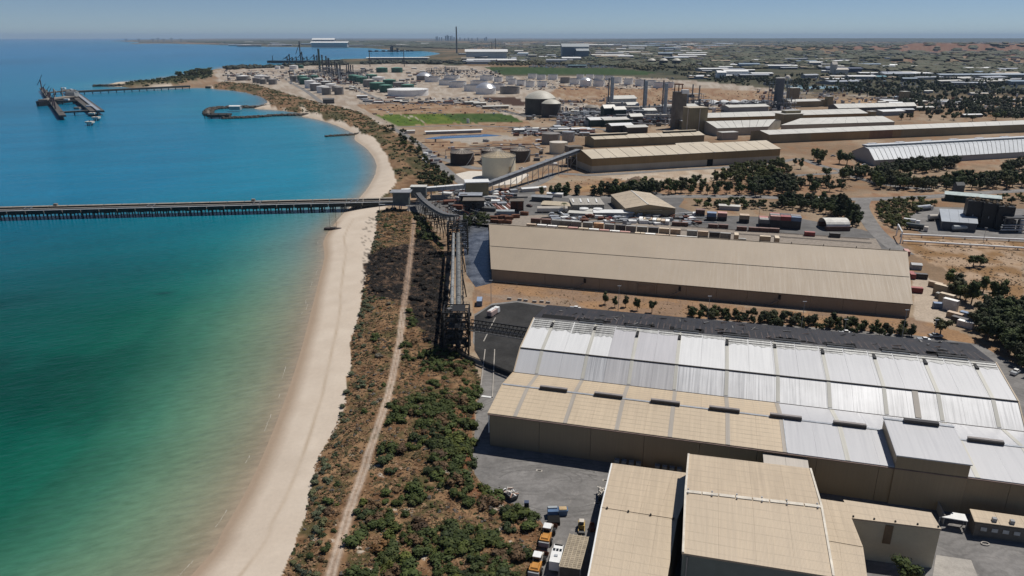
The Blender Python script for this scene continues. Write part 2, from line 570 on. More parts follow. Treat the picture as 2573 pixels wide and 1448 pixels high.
    dcol = lerp(dcol, (0.20, 0.075, 0.04), red * 0.8)
    wht = np.clip((fbm(X / 4 + 77, Y / 4, 4) - 0.70) * 25, 0, 1) * (Y < 190)
    dcol = lerp(dcol, (0.5, 0.43, 0.35), wht)
    col[m] = dcol[m]
    m = inside(JX, JY, NORTH_DUNE)
    dcol = lerp(lerp((0.17, 0.10, 0.055), (0.26, 0.165, 0.095), q), (0.05, 0.058, 0.025), np.clip((fbm(X / 11, Y / 16, 4) - 0.45) * 6, 0, 1) * 0.8)
    col[m] = dcol[m]
    paint(SPIT, (0.04, 0.05, 0.02), 1, (0.12, 0.10, 0.05))
    m = inside(X + (n1 - 0.5) * 14, Y + (n2 - 0.5) * 14, BURNT)
    bq = (fbm(X / 2.2, Y / 2.2, 4))
    burnt = lerp((0.018, 0.016, 0.014), (0.12, 0.078, 0.052), np.clip((bq - 0.42) * 3.5, 0, 1))
    col[m] = burnt[m]
    # sandy track with two wheel lines
    td = dist_line(X, Y, TRACK)
    tk = np.clip(1.4 - np.abs(td) / (0.9 + 1.1 * n1), 0, 1) * np.clip((fbm(X / 1.4, Y / 1.4, 3) - 0.22) * 4, 0.25, 1)
    col = lerp(col, (0.36, 0.26, 0.19), tk * ((Y < 470) & (Y > 100)))
    rut = np.exp(-((td - 0.7) / 0.4) ** 2) * ((Y < 300))
    col = lerp(col, (0.56, 0.47, 0.38), rut * 0.7)
    for ln, wd, c in (([(1058, 372), (1000, 322), (940, 292), (885, 268), (800, 262), (690, 262)], 4, (0.34, 0.28, 0.22)), ([(756, 266), (768, 280), (790, 290)], 3, (0.5, 0.43, 0.34)), ([(890, 278), (1000, 272), (1120, 268), (1230, 272)], 2.5, (0.38, 0.30, 0.22)), ([(1400, 240), (1560, 246), (1760, 246), (1930, 250)], 4, (0.38, 0.29, 0.21)), ([(1560, 270), (1480, 252), (1400, 236)], 4, (0.38, 0.30, 0.22)), ([(1300, 345), (1360, 330), (1480, 326)], 4, (0.36, 0.30, 0.24)), ([(1960, 225), (1990, 250), (2050, 262), (2200, 262)], 6, (0.34, 0.30, 0.26)), ([(2000, 232), (2250, 246), (2573, 262)], 7, (0.36, 0.31, 0.25)), ([(860, 250), (960, 246), (1080, 240), (1200, 250)], 3, (0.36, 0.31, 0.26)), ([(700, 180), (760, 215), (830, 250)], 4, (0.33, 0.29, 0.25))):
        dd = dist_line(X, Y, W(ln))
        col = lerp(col, c, np.clip(1.6 - dd / wd, 0, 1))
    nx, ny = len(th), len(r)
    i = np.arange(nx * ny).reshape(ny, nx)
    f = np.stack([i[:-1, :-1], i[:-1, 1:], i[1:, 1:], i[1:, :-1]], -1).reshape(-1, 4)
    keep = (sd > -140)[f].any(1)
    f = f[keep][:, ::-1]
    used = np.unique(f)
    mp = np.zeros(X.size, np.int64)
    mp[used] = np.arange(used.size)
    me = bpy.data.meshes.new('ground')
    me.from_pydata(np.stack([X, Y, z], 1)[used].tolist(), [], mp[f].tolist())
    ca = me.color_attributes.new('Col', 'FLOAT_COLOR', 'POINT')
    ca.data.foreach_set('color', np.concatenate([np.clip(col, 0, 1), rough_k[:, None]], 1)[used].astype(np.float32).ravel())
    me.polygons.foreach_set('use_smooth', [True] * len(me.polygons))
    g = NG('land_soil')
    at = g.n('VertexColor')
    at.layer_name = 'Col'
    c = g.mix(at.outputs[1], at.outputs[0], g.mix(1.0, at.outputs[0], g.ramp(g.noise(0.9, 5), [(0.25, 0.70), (0.75, 1.18)]), 'MULTIPLY'))
    c = g.mix(at.outputs[1], c, g.mix(1.0, c, g.ramp(g.noise(0.09, 4), [(0.3, 0.85), (0.7, 1.1)]), 'MULTIPLY'))
    g.bump(g.math('MULTIPLY', g.noise(1.3, 5), at.outputs[1]), 0.5, 0.4)
    me.materials.append(g.done(c, 0.95, 0, 0.1))
    return tag(link('ground', me), 'coastal ground with beach, dunes, dry paddocks and plant yards', None, None, 'structure')

def P_line_gt(X, Y):
    """positive north-east of the industrial strip"""
    a, b = P(560, 168), P(2573, 300)
    q = ((b.x - a.x) * (Y - a.y) - (b.y - a.y) * (X - a.x)) / math.hypot(b.x - a.x, b.y - a.y)
    return q
build_land()

def build_sea():
    th = np.radians(np.linspace(-44, 12, 330))
    ang = np.linspace(math.radians(52), math.atan(119 / 3500), 260)
    r = np.concatenate([[40, 70], 119 / np.tan(ang), np.geomspace(3560, 70000, 70)])
    T, R = np.meshgrid(th, r)
    X, Y = (R * np.sin(T)).ravel(), (R * np.cos(T)).ravel()
    ins = inside(X, Y, land_poly)
    d = dist_line(X, Y, shore_xy)
    q = np.where(ins, 0, d)
    sdl = np.where(ins, d, -d)
    n1, n2 = fbm(X / 26, Y / 26, 4), fbm(X / 120, Y / 120, 4)
    q = np.maximum(q * (0.75 + 0.5 * n2), 0)
    A = [(0, (0.36, 0.29, 0.21)), (5, (0.28, 0.26, 0.18)), (13, (0.22, 0.26, 0.175)), (27, (0.14, 0.245, 0.155)), (44, (0.06, 0.205, 0.13)), (64, (0.012, 0.135, 0.085)), (85, (0.002, 0.095, 0.062)), (130, (0.001, 0.082, 0.066)), (220, (0.001, 0.09, 0.105)), (400, (0.002, 0.105, 0.18))]
    B = [(0, (0.32, 0.28, 0.21)), (5, (0.20, 0.25, 0.24)), (18, (0.07, 0.26, 0.34)), (60, (0.008, 0.245, 0.36)), (200, (0.002, 0.20, 0.345)), (700, (0.002, 0.185, 0.355)), (3000, (0.02, 0.205, 0.41))]
    def pal(S):
        return np.stack([np.interp(q, [s[0] for s in S], [s[1][k] for s in S]) for k in range(3)], 1)
    t = (np.clip((Y - 300) / 290, 0, 1) ** 1.2)[:, None]
    col = pal(A) * (1 - t) + pal(B) * t
    # weed beds: darker bottom in patches
    wd = np.clip((fbm(X / 45 + 5, Y / 60, 4) - 0.53) * 7, 0, 1) * np.clip((q - 30) / 40, 0, 1) * np.clip((360 - Y) / 60, 0, 1)
    col = col * (1 - 0.28 * wd[:, None])
    wd2 = np.clip((fbm(X / 300 + 2, Y / 900 + 8, 4) - 0.55) * 6, 0, 1) * np.clip((Y - 900) / 600, 0, 1)
    col = col * (1 - 0.22 * wd2[:, None])
    p = P(412, 738, SEA)
    bl = np.exp(-(((X - p.x) / 4.5) ** 2 + ((Y - p.y) / 3) ** 2))
    col = col * (1 - 0.5 * bl[:, None])
    nx, ny = len(th), len(r)
    i = np.arange(nx * ny).reshape(ny, nx)
    f = np.stack([i[:-1, :-1], i[:-1, 1:], i[1:, 1:], i[1:, :-1]], -1).reshape(-1, 4)
    f = f[((sdl < 60)[f].any(1))][:, ::-1]
    used = np.unique(f)
    mp = np.zeros(X.size, np.int64)
    mp[used] = np.arange(used.size)
    me = bpy.data.meshes.new('sea')
    me.from_pydata(np.stack([X, Y, np.full(X.size, SEA)], 1)[used].tolist(), [], mp[f].tolist())
    ca = me.color_attributes.new('Col', 'FLOAT_COLOR', 'POINT')
    ca.data.foreach_set('color', np.concatenate([np.clip(col * 0.85, 0, 1), np.ones((X.size, 1))], 1)[used].astype(np.float32).ravel())
    g = NG('sea_water')
    at = g.n('VertexColor')
    at.layer_name = 'Col'
    v1 = g.rot(math.radians(25), (0.35, 1.0, 1.0))
    h = g.math('ADD', g.noise(0.55, 4, v1), g.math('MULTIPLY', g.noise(0.07, 3, v1), 2.0))
    c = g.mix(1.0, at.outputs[0], g.ramp(g.math('ADD', g.math('MULTIPLY', g.noise(0.5, 4, v1), .6), g.math('MULTIPLY', g.noise(0.02, 4, v1), .4)), [(0.32, 0.74), (0.68, 1.18)]), 'MULTIPLY')  # ripple light and dark mixed into the water colour as streaks
    g.bump(h, 0.55, 0.7)
    g.b.inputs['IOR'].default_value = 1.33
    me.materials.append(g.done(c, 0.2, 0, 0.2))
    return tag(link('sea', me), 'calm sea, green over the sand and blue offshore', None, None, 'structure')
build_sea()

# thin broken line of foam lapping the beach
fm = MB()
rq = random.Random(4)
sl = [p for p in shore if 95 < p.y < 505]
run = 0
for i in range(len(sl) - 1):
    a, b = sl[i], sl[i + 1]
    L = (b - a).length
    n = max(1, int(L / 1.2))
    d = (b - a).normalized()
    s = Vector((d.y, -d.x, 0)) * (-1 if d.y > 0 else 1)
    for k in range(n):
        if run <= 0:
            on = rq.random() < .35
            run = rq.randint(2, 9)
            off = rq.uniform(2.2, 4.2)
        run -= 1
        if not on:
            continue
        p, q = a + (b - a) * (k / n), a + (b - a) * ((k + 1) / n)
        o0, w0 = off + rq.uniform(-.25, .25), rq.uniform(.03, .13)
        fm.quad(*[(v.x, v.y, SEA + .03) for v in (p + s * o0, q + s * (off + .05), q + s * (off + .05 + w0), p + s * (o0 + w0))])
tag(link('shore_foam', fm.mesh('shore_foam', NG('foam').done((.50, .48, .42), .8))), 'thin broken white foam line along the beach', 'foam', None, 'stuff')

# ------------------------------------------------------------------ palette
AX = math.radians(-14.9)          # axis of the near sheds
AF = math.radians(16.0)           # axis of the far sheds
DARK = plain('dark_gap', (0.05, 0.045, 0.04), 0.8)
BLACK = plain('char_steel', (0.016, 0.015, 0.014), 0.55, 0, 0.5, 0.8)
CHARW = plain('ash_steel', (0.16, 0.155, 0.15), 0.6, 0, 0.6, 1.2)
STEEL = plain('grey_steel', (0.30, 0.31, 0.32), 0.5)
GALV = plain('galvanised', (0.46, 0.48, 0.50), 0.38, 0.3)
WHITE = plain('white_paint', (0.78, 0.78, 0.76), 0.5, 0, 0.12)
CONC = plain('concrete', (0.40, 0.37, 0.33), 0.9, 0, 0.25, 0.3)
CONCD = plain('old_concrete', (0.17, 0.145, 0.12), 0.9, 0, 0.3, 0.15)
PALE = plain('pale_concrete', (0.62, 0.57, 0.50), 0.9, 0, 0.12, 0.2)
ASPH = plain('asphalt', (0.155, 0.15, 0.145), 0.95, 0, 0.3, 0.12, 0.2)
def worn_asphalt():
    g = NG('worn_asphalt')
    v = g.noise(0.035, 2)
    w_ = g.n('TexWave')
    w_.wave_type = 'RINGS'
    w_.inputs['Scale'].default_value = 0.09
    w_.inputs['Distortion'].default_value = 30
    w_.inputs['Detail'].default_value = 4
    w_.inputs['Detail Scale'].default_value = 0.7
    g.l(g.P(), w_.inputs['Vector'])
    c = g.mix(1.0, (0.225, 0.215, 0.205), g.ramp(w_.outputs[1], [(0.1, 0.9), (0.5, 1.0), (0.95, 1.04)]), 'MULTIPLY')
    c = g.mix(1.0, c, g.ramp(g.noise(0.10, 5), [(0.28, 0.68), (0.7, 1.12)]), 'MULTIPLY')
    c = g.mix(1.0, c, g.ramp(g.noise(1.4, 4), [(0.3, 0.85), (0.7, 1.08)]), 'MULTIPLY')
    st = g.ramp(g.noise(0.22, 6, None, 0.75), [(0.60, 0.0), (0.72, 0.6)])
    c = g.mix(st, c, (0.36, 0.33, 0.30))
    return g.done(c, 0.95, 0, 0.2)
ASPHL = worn_asphalt()
CHARG = plain('sooty_asphalt', (0.035, 0.034, 0.033), 0.85, 0, 0.6, 0.10, 0.3)
BARK = plain('bark', (0.12, 0.09, 0.07), 0.9)
RUBBER = plain('rubber', (0.02, 0.02, 0.02), 0.8)
GLASS = plain('dark_glass', (0.02, 0.025, 0.03), 0.08, 0, 0.1, 1, 0.6)
ORANGE = plain('machine_orange', (0.55, 0.25, 0.05), 0.5)
YELLOW = plain('machine_yellow', (0.50, 0.34, 0.10), 0.5)
RUST = plain('rust_red', (0.16, 0.06, 0.035), 0.75, 0, 0.4)
BLUE = plain('bin_blue', (0.09, 0.16, 0.28), 0.5)
ROCK = plain('rock', (0.10, 0.085, 0.07), 0.95, 0, 0.5, 0.5)
POND = NG('pond_water').done((0.03, 0.10, 0.22), 0.08)
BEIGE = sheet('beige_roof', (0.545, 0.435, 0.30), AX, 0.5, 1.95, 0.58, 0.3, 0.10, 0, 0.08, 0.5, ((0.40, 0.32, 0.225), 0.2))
BEIGE2 = sheet('beige_roof_plain', (0.53, 0.425, 0.30), AX, 0.5, 2.6, 0.78, 0.25, 0.12, 0, 0.08, 0.5, ((0.42, 0.335, 0.235), 0.18))
SILVER = sheet('white_roof', (0.70, 0.70, 0.69), AX, 0.42, 0, 1, 0, 0.05, 0, 0.06)
SILVERG = sheet('grey_roof', (0.52, 0.51, 0.52), AX, 0.42, 0, 1, 0, 0.06, 0, 0.05)
SILVERL = sheet('light_grey_roof', (0.56, 0.56, 0.565), AX, 0.42, 0, 1, 0, 0.05, 0, 0.06)
SHINY = sheet('shiny_roof', (0.56, 0.565, 0.575), AX, 0.42, 0, 1, 0, 0.22, 0.30, 0.2)
SHINYG = sheet('shiny_grey_roof', (0.46, 0.455, 0.46), AX, 0.45, 0, 1, 0, 0.12, 0.15, 0.10)
BARE = sheet('burnt_edge_roof', (0.50, 0.50, 0.48), AX, 0.55, 1.3, 0.5, 0, 0.3, 0.1, 0.25, 0.5, ((0.10, 0.095, 0.09), 0.8))
GREYR = sheet('lean_grey_roof', (0.50, 0.50, 0.51), AX, 0.42, 0, 1, 0, 0.04, 0, 0.04)
CHARR = sheet('charred_roof', (0.030, 0.026, 0.026), AX, 0.55, 0, 1, 0, 0.5, 0, 0.4, 0.4, ((0.075, 0.05, 0.042), 0.7))
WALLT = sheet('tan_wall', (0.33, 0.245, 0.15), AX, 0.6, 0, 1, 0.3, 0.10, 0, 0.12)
STRIP = sheet('strip_skylight', (0.37, 0.33, 0.28), AX, 0.5, 0, 1, 0, 0.1)
STRIPW = sheet('strip_pale', (0.52, 0.505, 0.445), AX, 0.5, 0, 1, 0, 0.15)
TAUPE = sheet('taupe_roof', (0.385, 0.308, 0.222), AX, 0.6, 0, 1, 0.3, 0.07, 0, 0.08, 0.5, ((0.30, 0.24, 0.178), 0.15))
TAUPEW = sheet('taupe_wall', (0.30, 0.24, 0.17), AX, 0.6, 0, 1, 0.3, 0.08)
CREAMR = sheet('cream_roof', (0.58, 0.50, 0.375), AF, 0.5, 0, 1, 0, 0.08)
PALER = sheet('pale_roof', (0.62, 0.60, 0.54), AF, 0.45, 0, 1, 0, 0.08)
GREYF = sheet('silver_roof_far', (0.56, 0.585, 0.60), AF, 0.42, 0, 1, 0, 0.08)
TANW = sheet('ochre_wall', (0.30, 0.20, 0.085), AF, 0.7, 0, 1, 0, 0.2, 0, 0.2)
OLIVEW = sheet('olive_wall', (0.27, 0.225, 0.13), AF, 0.7, 0, 1, 0, 0.2, 0, 0.2)
RUSTW = sheet('rusty_wall', (0.22, 0.12, 0.06), AF, 0.7, 0, 1, 0, 0.3, 0, 0.25)
CWALL = sheet('concrete_wall', (0.44, 0.40, 0.32), AF, 0.85, 0, 1, 0, 0.15, 0, 0.15)
GREYW = sheet('grey_wall', (0.28, 0.30, 0.31), AF, 0.6, 0, 1, 0, 0.1)

def lerpv(a, b, t):
    return a + (b - a) * t

def shed(name, label, rails, bays, roof, wall, cat='shed', mirror=True, gapw=0.35, deck=None, wall_low=None, low_h=0.0, over=0.5, group=None, panels=True, wbays=1, thick=0.22, sides=None):
    """rails: [(L, R)] from the near eave to the ridge (mirrored behind it); roof: material or f(strip, bay)"""
    rails = [(Vector(a), Vector(b)) for a, b in rails]
    if mirror:
        eL, eR = rails[0]
        rL, rR = rails[-1]
        rails.append((Vector((2 * rL.x - eL.x, 2 * rL.y - eL.y, eL.z)), Vector((2 * rR.x - eR.x, 2 * rR.y - eR.y, eR.z))))
    base = Vector((rails[0][0].x, rails[0][0].y, 0))
    root = thing(name, label, cat, base, 0, group)
    deck = deck or DARK
    # walls
    def wallq(a, b, nm, n=1):
        for k in range(n):
            p, q = lerpv(a, b, k / n), lerpv(a, b, (k + 1) / n)
            g = (q - p).normalized() * (0.05 if n > 1 else 0)
            p, q = p + g, q - g
            m = MB()
            nrm = (b - a).cross(Vector((0, 0, 1))).normalized() * 0.12
            if low_h:
                m.hexa([(p.x, p.y, 0), (q.x, q.y, 0), (q.x - nrm.x, q.y - nrm.y, 0), (p.x - nrm.x, p.y - nrm.y, 0), (p.x, p.y, low_h), (q.x, q.y, low_h), (q.x - nrm.x, q.y - nrm.y, low_h), (p.x - nrm.x, p.y - nrm.y, low_h)], 1)
            nr2 = nrm * 0.7
            m.hexa([(p.x + nr2.x, p.y + nr2.y, low_h), (q.x + nr2.x, q.y + nr2.y, low_h), (q.x - nrm.x, q.y - nrm.y, low_h), (p.x - nrm.x, p.y - nrm.y, low_h), (p.x + nr2.x, p.y + nr2.y, p.z), (q.x + nr2.x, q.y + nr2.y, q.z), (q.x - nrm.x, q.y - nrm.y, q.z), (p.x - nrm.x, p.y - nrm.y, p.z)], 0)
            part(nm, m, [wall, wall_low or wall], root)
    wallq(rails[0][0], rails[0][1], 'wall_panel' if wbays > 1 else 'front_wall', wbays)
    wallq(rails[-1][1], rails[-1][0], 'back_wall')
    for side, nm in ((0, 'end_wall'), (1, 'end_wall')):
        pts = [r[side] for r in rails]
        m = MB()
        if low_h:
            a, b = pts[0], pts[-1]
            m.poly([(a.x, a.y, 0), (b.x, b.y, 0), (b.x, b.y, low_h), (a.x, a.y, low_h)], 1)
        a, b = pts[0], pts[-1]
        m.poly([(a.x, a.y, low_h), (b.x, b.y, low_h)] + [(q.x, q.y, q.z) for q in reversed(pts)], 0)
        part(nm, m, [sides or wall, wall_low or wall], root)
    # roof deck and panels
    ax = (rails[0][1] - rails[0][0]).normalized() * over
    m = MB()
    n = len(rails) - 1
    ext = []
    for i, (a, b) in enumerate(rails):
        e = Vector()
        if i == 0:
            e = (rails[0][0] - rails[1][0]).normalized() * over
        if i == n:
            e = (rails[n][0] - rails[n - 1][0]).normalized() * over
        ext.append((a + e - ax, b + e + ax))
    up = Vector((0, 0, 1))
    for i in range(n):
        a, b = ext[i]
        d, c = ext[i + 1]
        for k in range(bays):
            q = [lerpv(a, b, k / bays), lerpv(a, b, (k + 1) / bays), lerpv(d, c, (k + 1) / bays), lerpv(d, c, k / bays)]
            m.hexa(q + [v + up * 0.09 for v in q])
    part('roof_deck', m, deck, root)
    for i in range(n):
        a, b = ext[i]
        d, c = ext[i + 1]
        L = (b - a).length
        f = (c - b).normalized() * 0.09
        for k in range(bays):
            g = gapw / 2 / L
            t0, t1 = k / bays + (g if k else 0), (k + 1) / bays - (g if k < bays - 1 else 0)
            q = [lerpv(a, b, t0) + f, lerpv(a, b, t1) + f, lerpv(d, c, t1) - f, lerpv(d, c, t0) - f]
            z0, z1 = up * 0.102, up * (0.102 + thick)
            mm = MB().hexa([p + z0 for p in q] + [p + z1 for p in q])
            part('roof_panel', mm, roof(i, k) if callable(roof) else roof, root)
    root['_r'] = 0
    del root['_r']
    return root, rails

# ------------------------------------------------------------------ hard-edged ground sheets
def pad(name, label, px, mat, z, raw=None):
    pts = raw or W(px)
    m = MB().poly([(p.x, p.y, z) for p in pts])
    a = sum(pts[i].x * pts[(i + 1) % len(pts)].y - pts[(i + 1) % len(pts)].x * pts[i].y for i in range(len(pts)))
    if a < 0:
        m.f = [list(reversed(f)) for f in m.f]
    return struct(name, m, mat, label)
def road(name, label, px, wd, mat, z, line=True, n=4):
    c = smooth_line(W(px), n)
    m = MB()
    L, R = [], []
    for i, p in enumerate(c):
        t = (c[min(i + 1, len(c) - 1)] - c[max(i - 1, 0)]).normalized()
        s = Vector((-t.y, t.x, 0)) * wd / 2
        L.append(p + s)
        R.append(p - s)
    for i in range(len(c) - 1):
        q = [R[i], R[i + 1], L[i + 1], L[i]]
        m.quad(*[(v.x, v.y, z) for v in q])
    o = struct(name, m, mat, label)
    if line:
        m = MB()
        for i in range(0, len(c) - 1):
            a, b = c[i], lerpv(c[i], c[i + 1], 0.55)
            t = (b - a).normalized()
            s = Vector((-t.y, t.x, 0)) * 0.12
            m.quad(*[(v.x, v.y, z + 0.03) for v in (a - s, b - s, b + s, a + s)])
        link('lane_marking', m.mesh('lane_marking', WHITE), o)
    return o

pad('service_yard', 'grey asphalt yard around the burnt shed', [(1215, 920), (1200, 1000), (1187, 1150), (1193, 1192), (1230, 1239), (1292, 1272), (1345, 1290), (1372, 1330), (1336, 1470), (2760, 1470), (2760, 1010), (2530, 905), (2460, 866), (2300, 843), (1400, 773), (1300, 756), (1236, 763), (1192, 790), (1188, 860)], ASPHL, 0.03)
pad('sooty_yard', 'soot blackened asphalt at the end of the burnt shed', [(1193, 795), (1236, 767), (1300, 760), (1390, 775), (1420, 800), (1330, 960), (1222, 930), (1192, 880)], CHARG, 0.06)
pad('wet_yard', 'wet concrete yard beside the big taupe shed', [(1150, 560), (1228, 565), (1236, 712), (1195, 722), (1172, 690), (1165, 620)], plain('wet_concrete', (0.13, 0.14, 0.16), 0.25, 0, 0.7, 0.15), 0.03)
pad('port_yard', 'asphalt yard behind the big taupe shed', [(1018, 528), (1040, 508), (1100, 495), (1215, 497), (1300, 470), (1345, 470), (1345, 488), (1530, 497), (1545, 490), (1640, 482), (1720, 500), (1705, 520), (1760, 540), (2000, 548), (2165, 577), (2235, 600), (2285, 636), (2250, 650), (1220, 572), (1150, 560), (1090, 545)], ASPH, 0.03)
pad('gravel_yard', 'pale gravel hardstand under the container rows', [(1290, 545), (1360, 540), (1900, 583), (2200, 600), (2215, 625), (2170, 645), (1240, 575)], plain('gravel', (0.30, 0.255, 0.21), 0.95, 0, 0.3, 0.5), 0.05)
road('road', 'main road crossing behind the container yard', [(1290, 492), (1520, 496), (1700, 494), (1850, 494), (2000, 498), (2170, 501), (2330, 495), (2460, 485), (2700, 474)], 11, ASPHL, 0.08)
road('road', 'road dropping to the corner of the taupe shed', [(2172, 501), (2165, 520), (2178, 548), (2200, 580), (2235, 612), (2275, 640)], 10, ASPHL, 0.10, False)
road('road', 'winding road past the long silver shed', [(1960, 408), (2010, 400), (2060, 416), (2110, 427), (2180, 430), (2260, 424), (2350, 420)], 8, ASPHL, 0.08, False)
road('road', 'road curving south through the tree belt', [(2105, 425), (2135, 440), (2180, 455), (2260, 470), (2340, 476)], 8, ASPHL, 0.12, False)
road('road', 'track beside the tree belt', [(1960, 447), (2020, 440), (2080, 437), (2120, 432)], 7, ASPHL, 0.10, False)
road('road', 'coast road behind the dunes', [(985, 322), (1010, 335), (1060, 368), (1085, 395), (1125, 432), (1165, 462), (1200, 480)], 9, ASPHL, 0.08, False)
road('road', 'yard road past the dark brown tank', [(1085, 397), (1130, 404), (1180, 421), (1215, 424)], 12, ASPHL, 0.10, False)
road('road', 'curving drive below the sloping gallery', [(1300, 478), (1350, 462), (1375, 448), (1392, 437), (1440, 438), (1500, 440), (1700, 428), (1960, 413)], 9, ASPHL, 0.11, False)
road('road', 'refinery access road', [(725, 205), (770, 230), (800, 252), (812, 262)], 10, ASPHL, 0.1, False)
road('road', 'refinery access road by the wide white tank', [(880, 215), (930, 240), (1000, 262), (1130, 250), (1180, 262), (1300, 288), (1345, 300)], 9, ASPHL, 0.12, False)
road('road', 'service road between the fields and the pond', [(990, 320), (1160, 316), (1300, 320), (1480, 322), (1530, 330)], 8, ASPHL, 0.12, False)
pad('tank_bund', 'pale concrete bund floor round the cream tank', [(1133, 440), (1180, 430), (1310, 433), (1330, 440), (1300, 462), (1215, 470), (1170, 462)], PALE, 0.06)
pad('depot_yard', 'asphalt loading yard at the blackened tower', [(2280, 545), (2330, 520), (2573, 525), (2573, 608), (2420, 600), (2320, 590), (2285, 570)], ASPHL, 0.05)
# tyre marks curving over the yard
m = MB()
rq = random.Random(8)
yc = P(1395, 1225)
for k in range(16):
    R, a0, a1 = rq.uniform(5, 17), rq.uniform(0, 6.28), rq.uniform(.8, 2.6)
    c = yc + Vector((rq.uniform(-7, 7), rq.uniform(-4, 4), 0))
    for off in (0, 1.9):
        n = 22
        for j in range(n):
            t0, t1 = a0 + a1 * j / n, a0 + a1 * (j + 1) / n
            q = [(c.x + (R + off + e) * math.cos(t) * 1.5, c.y + (R + off + e) * math.sin(t) * .72, .036 + k * .0008) for t, e in ((t0, 0), (t0, .35), (t1, .35), (t1, 0))]
            if all(1205 < 0 or (v[1] > 150 and v[1] < 181 and -4 < v[0] < 24) for v in q):
                m.quad(*q)
tag(link('tyre_marks', m.mesh('tyre_marks', plain('tyre_dark', (0.165, 0.158, 0.15), 0.95, 0, .3, .8))), 'faint dark curved tyre marks over the grey yard', 'tyre marks', None, 'stuff')
pad('concrete_apron', 'pale concrete apron in front of the tan block', [(2352, 1395), (2440, 1408), (2465, 1470), (2340, 1470)], CONC, 0.06)
pad('pond', 'blue settling pond behind the dark tanks', [(1066, 349), (1110, 342), (1220, 337.5), (1262, 341), (1200, 345), (1090, 350)], POND, 0.12)
pad('pond', 'narrow pale reservoir among distant trees', [(1972, 216), (2175, 219), (2170, 223), (1985, 224)], plain('reservoir', (0.30, 0.45, 0.50), 0.3), 0.2)

# ------------------------------------------------------------------ near shed complex
A_O = P(1231, 1119)
A_a = Vector((math.cos(AX), math.sin(AX), 0))
A_n = Vector((-A_a.y, A_a.x, 0))
def AL(s, wd, z):
    return A_O + A_a * s + A_n * wd + Vector((0, 0, z))
LA = 147.9
def main_roof(i, k):
    t = (k + 0.5) / 20 * LA
    if i == 2:
        return CHARR
    if t < 29.4:
        q = (SHINY, SILVER)
    elif t < 51.5:
        q = (SHINYG, SILVERG)
    elif t < 80:
        q = (SHINY, SILVER)
    else:
        q = (SHINY, SILVERL)
    if i == 0 and t < 22:
        return SILVERL
    return q[i]
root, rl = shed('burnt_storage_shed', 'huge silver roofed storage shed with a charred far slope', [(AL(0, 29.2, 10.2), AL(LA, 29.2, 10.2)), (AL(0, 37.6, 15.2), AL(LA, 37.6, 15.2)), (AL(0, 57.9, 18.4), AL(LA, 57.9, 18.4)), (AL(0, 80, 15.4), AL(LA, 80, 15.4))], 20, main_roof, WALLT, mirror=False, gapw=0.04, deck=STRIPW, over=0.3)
# pale strips running down the silver slopes
for s in (7.3, 22.5, 37.4, 51.6, 67.2, 82.4, 97.1, 112.6, 127.3, 141.7):
    for (w0, z0, w1, z1) in ((29.4, 10.36, 37.4, 15.12), (37.8, 15.26, 57.4, 18.36)):
        m = MB()
        p = [AL(s - 0.55, w0, z0 + 0.34), AL(s + 0.55, w0, z0 + 0.34), AL(s + 0.55, w1, z1 + 0.34), AL(s - 0.55, w1, z1 + 0.34)]
        m.hexa(p + [q + Vector((0, 0, 0.05)) for q in p])
        part('skylight_strip', m, STRIPW, root)
m = MB()
p = [AL(120.2, 29.4, 10.75), AL(121.8, 29.4, 10.75), AL(121.8, 37.4, 15.5), AL(120.2, 37.4, 15.5)]
part('skylight_strip', m.hexa(p + [q + Vector((0, 0, 0.06)) for q in p]), STRIP, root)
# gutters / step joints
for wd, z in ((29.0, 10.35), (37.6, 15.55)):
    part('gutter', MB().beam(AL(-0.3, wd, z), AL(LA + 0.3, wd, z), 0.5, 0.3), DARK, root)
rnd = random.Random(3)
# burnt band below the ridge: sheets gone, purlins and frames bare, torn sheet ends
for k in range(20):
    s0, s1 = k * LA / 20 + 0.2, (k + 1) * LA / 20 - 0.2
    wid = (8.0 if k < 4 else 2.6 if k < 9 else 4.2) * rnd.uniform(0.8, 1.15)
    zz = lambda ww: 15.2 + (ww - 37.6) * 0.1576
    m = MB()
    n = 7
    top = [AL(lerpv(s0, s1, j / n), 57.7, zz(57.7) + 0.37) for j in range(n + 1)]
    bot = [AL(lerpv(s0, s1, j / n), 57.7 - wid * rnd.uniform(0.75, 1.1), 0) for j in range(n + 1)]
    for j, q in enumerate(bot):
        q.z = zz((q - A_O).dot(A_n)) + 0.37
    for j in range(n):
        q = [bot[j], bot[j + 1], top[j + 1], top[j]]
        m.hexa(q + [v + Vector((0, 0, 0.04)) for v in q])
    part('burnt_sheet', m, BARE, root)
    m = MB()
    for j in range(int(wid / 1.3)):
        ww = 57.2 - j * 1.3
        m.beam(AL(s0, ww, zz(ww) + 0.5), AL(s1, ww, zz(ww) + 0.5), 0.14, 0.1)
    part('bare_purlins', m, CHARW, root)
for s in (7.3, 22.5, 37.4, 51.6, 67.2, 82.4, 97.1, 112.6, 127.3, 141.7):
    part('burnt_rafter', MB().box(AL(s, 54.5 + rnd.uniform(-0.6, 0.6), 18.25), (0.9, rnd.uniform(3, 5.0), 0.5), AX), BLACK, root)
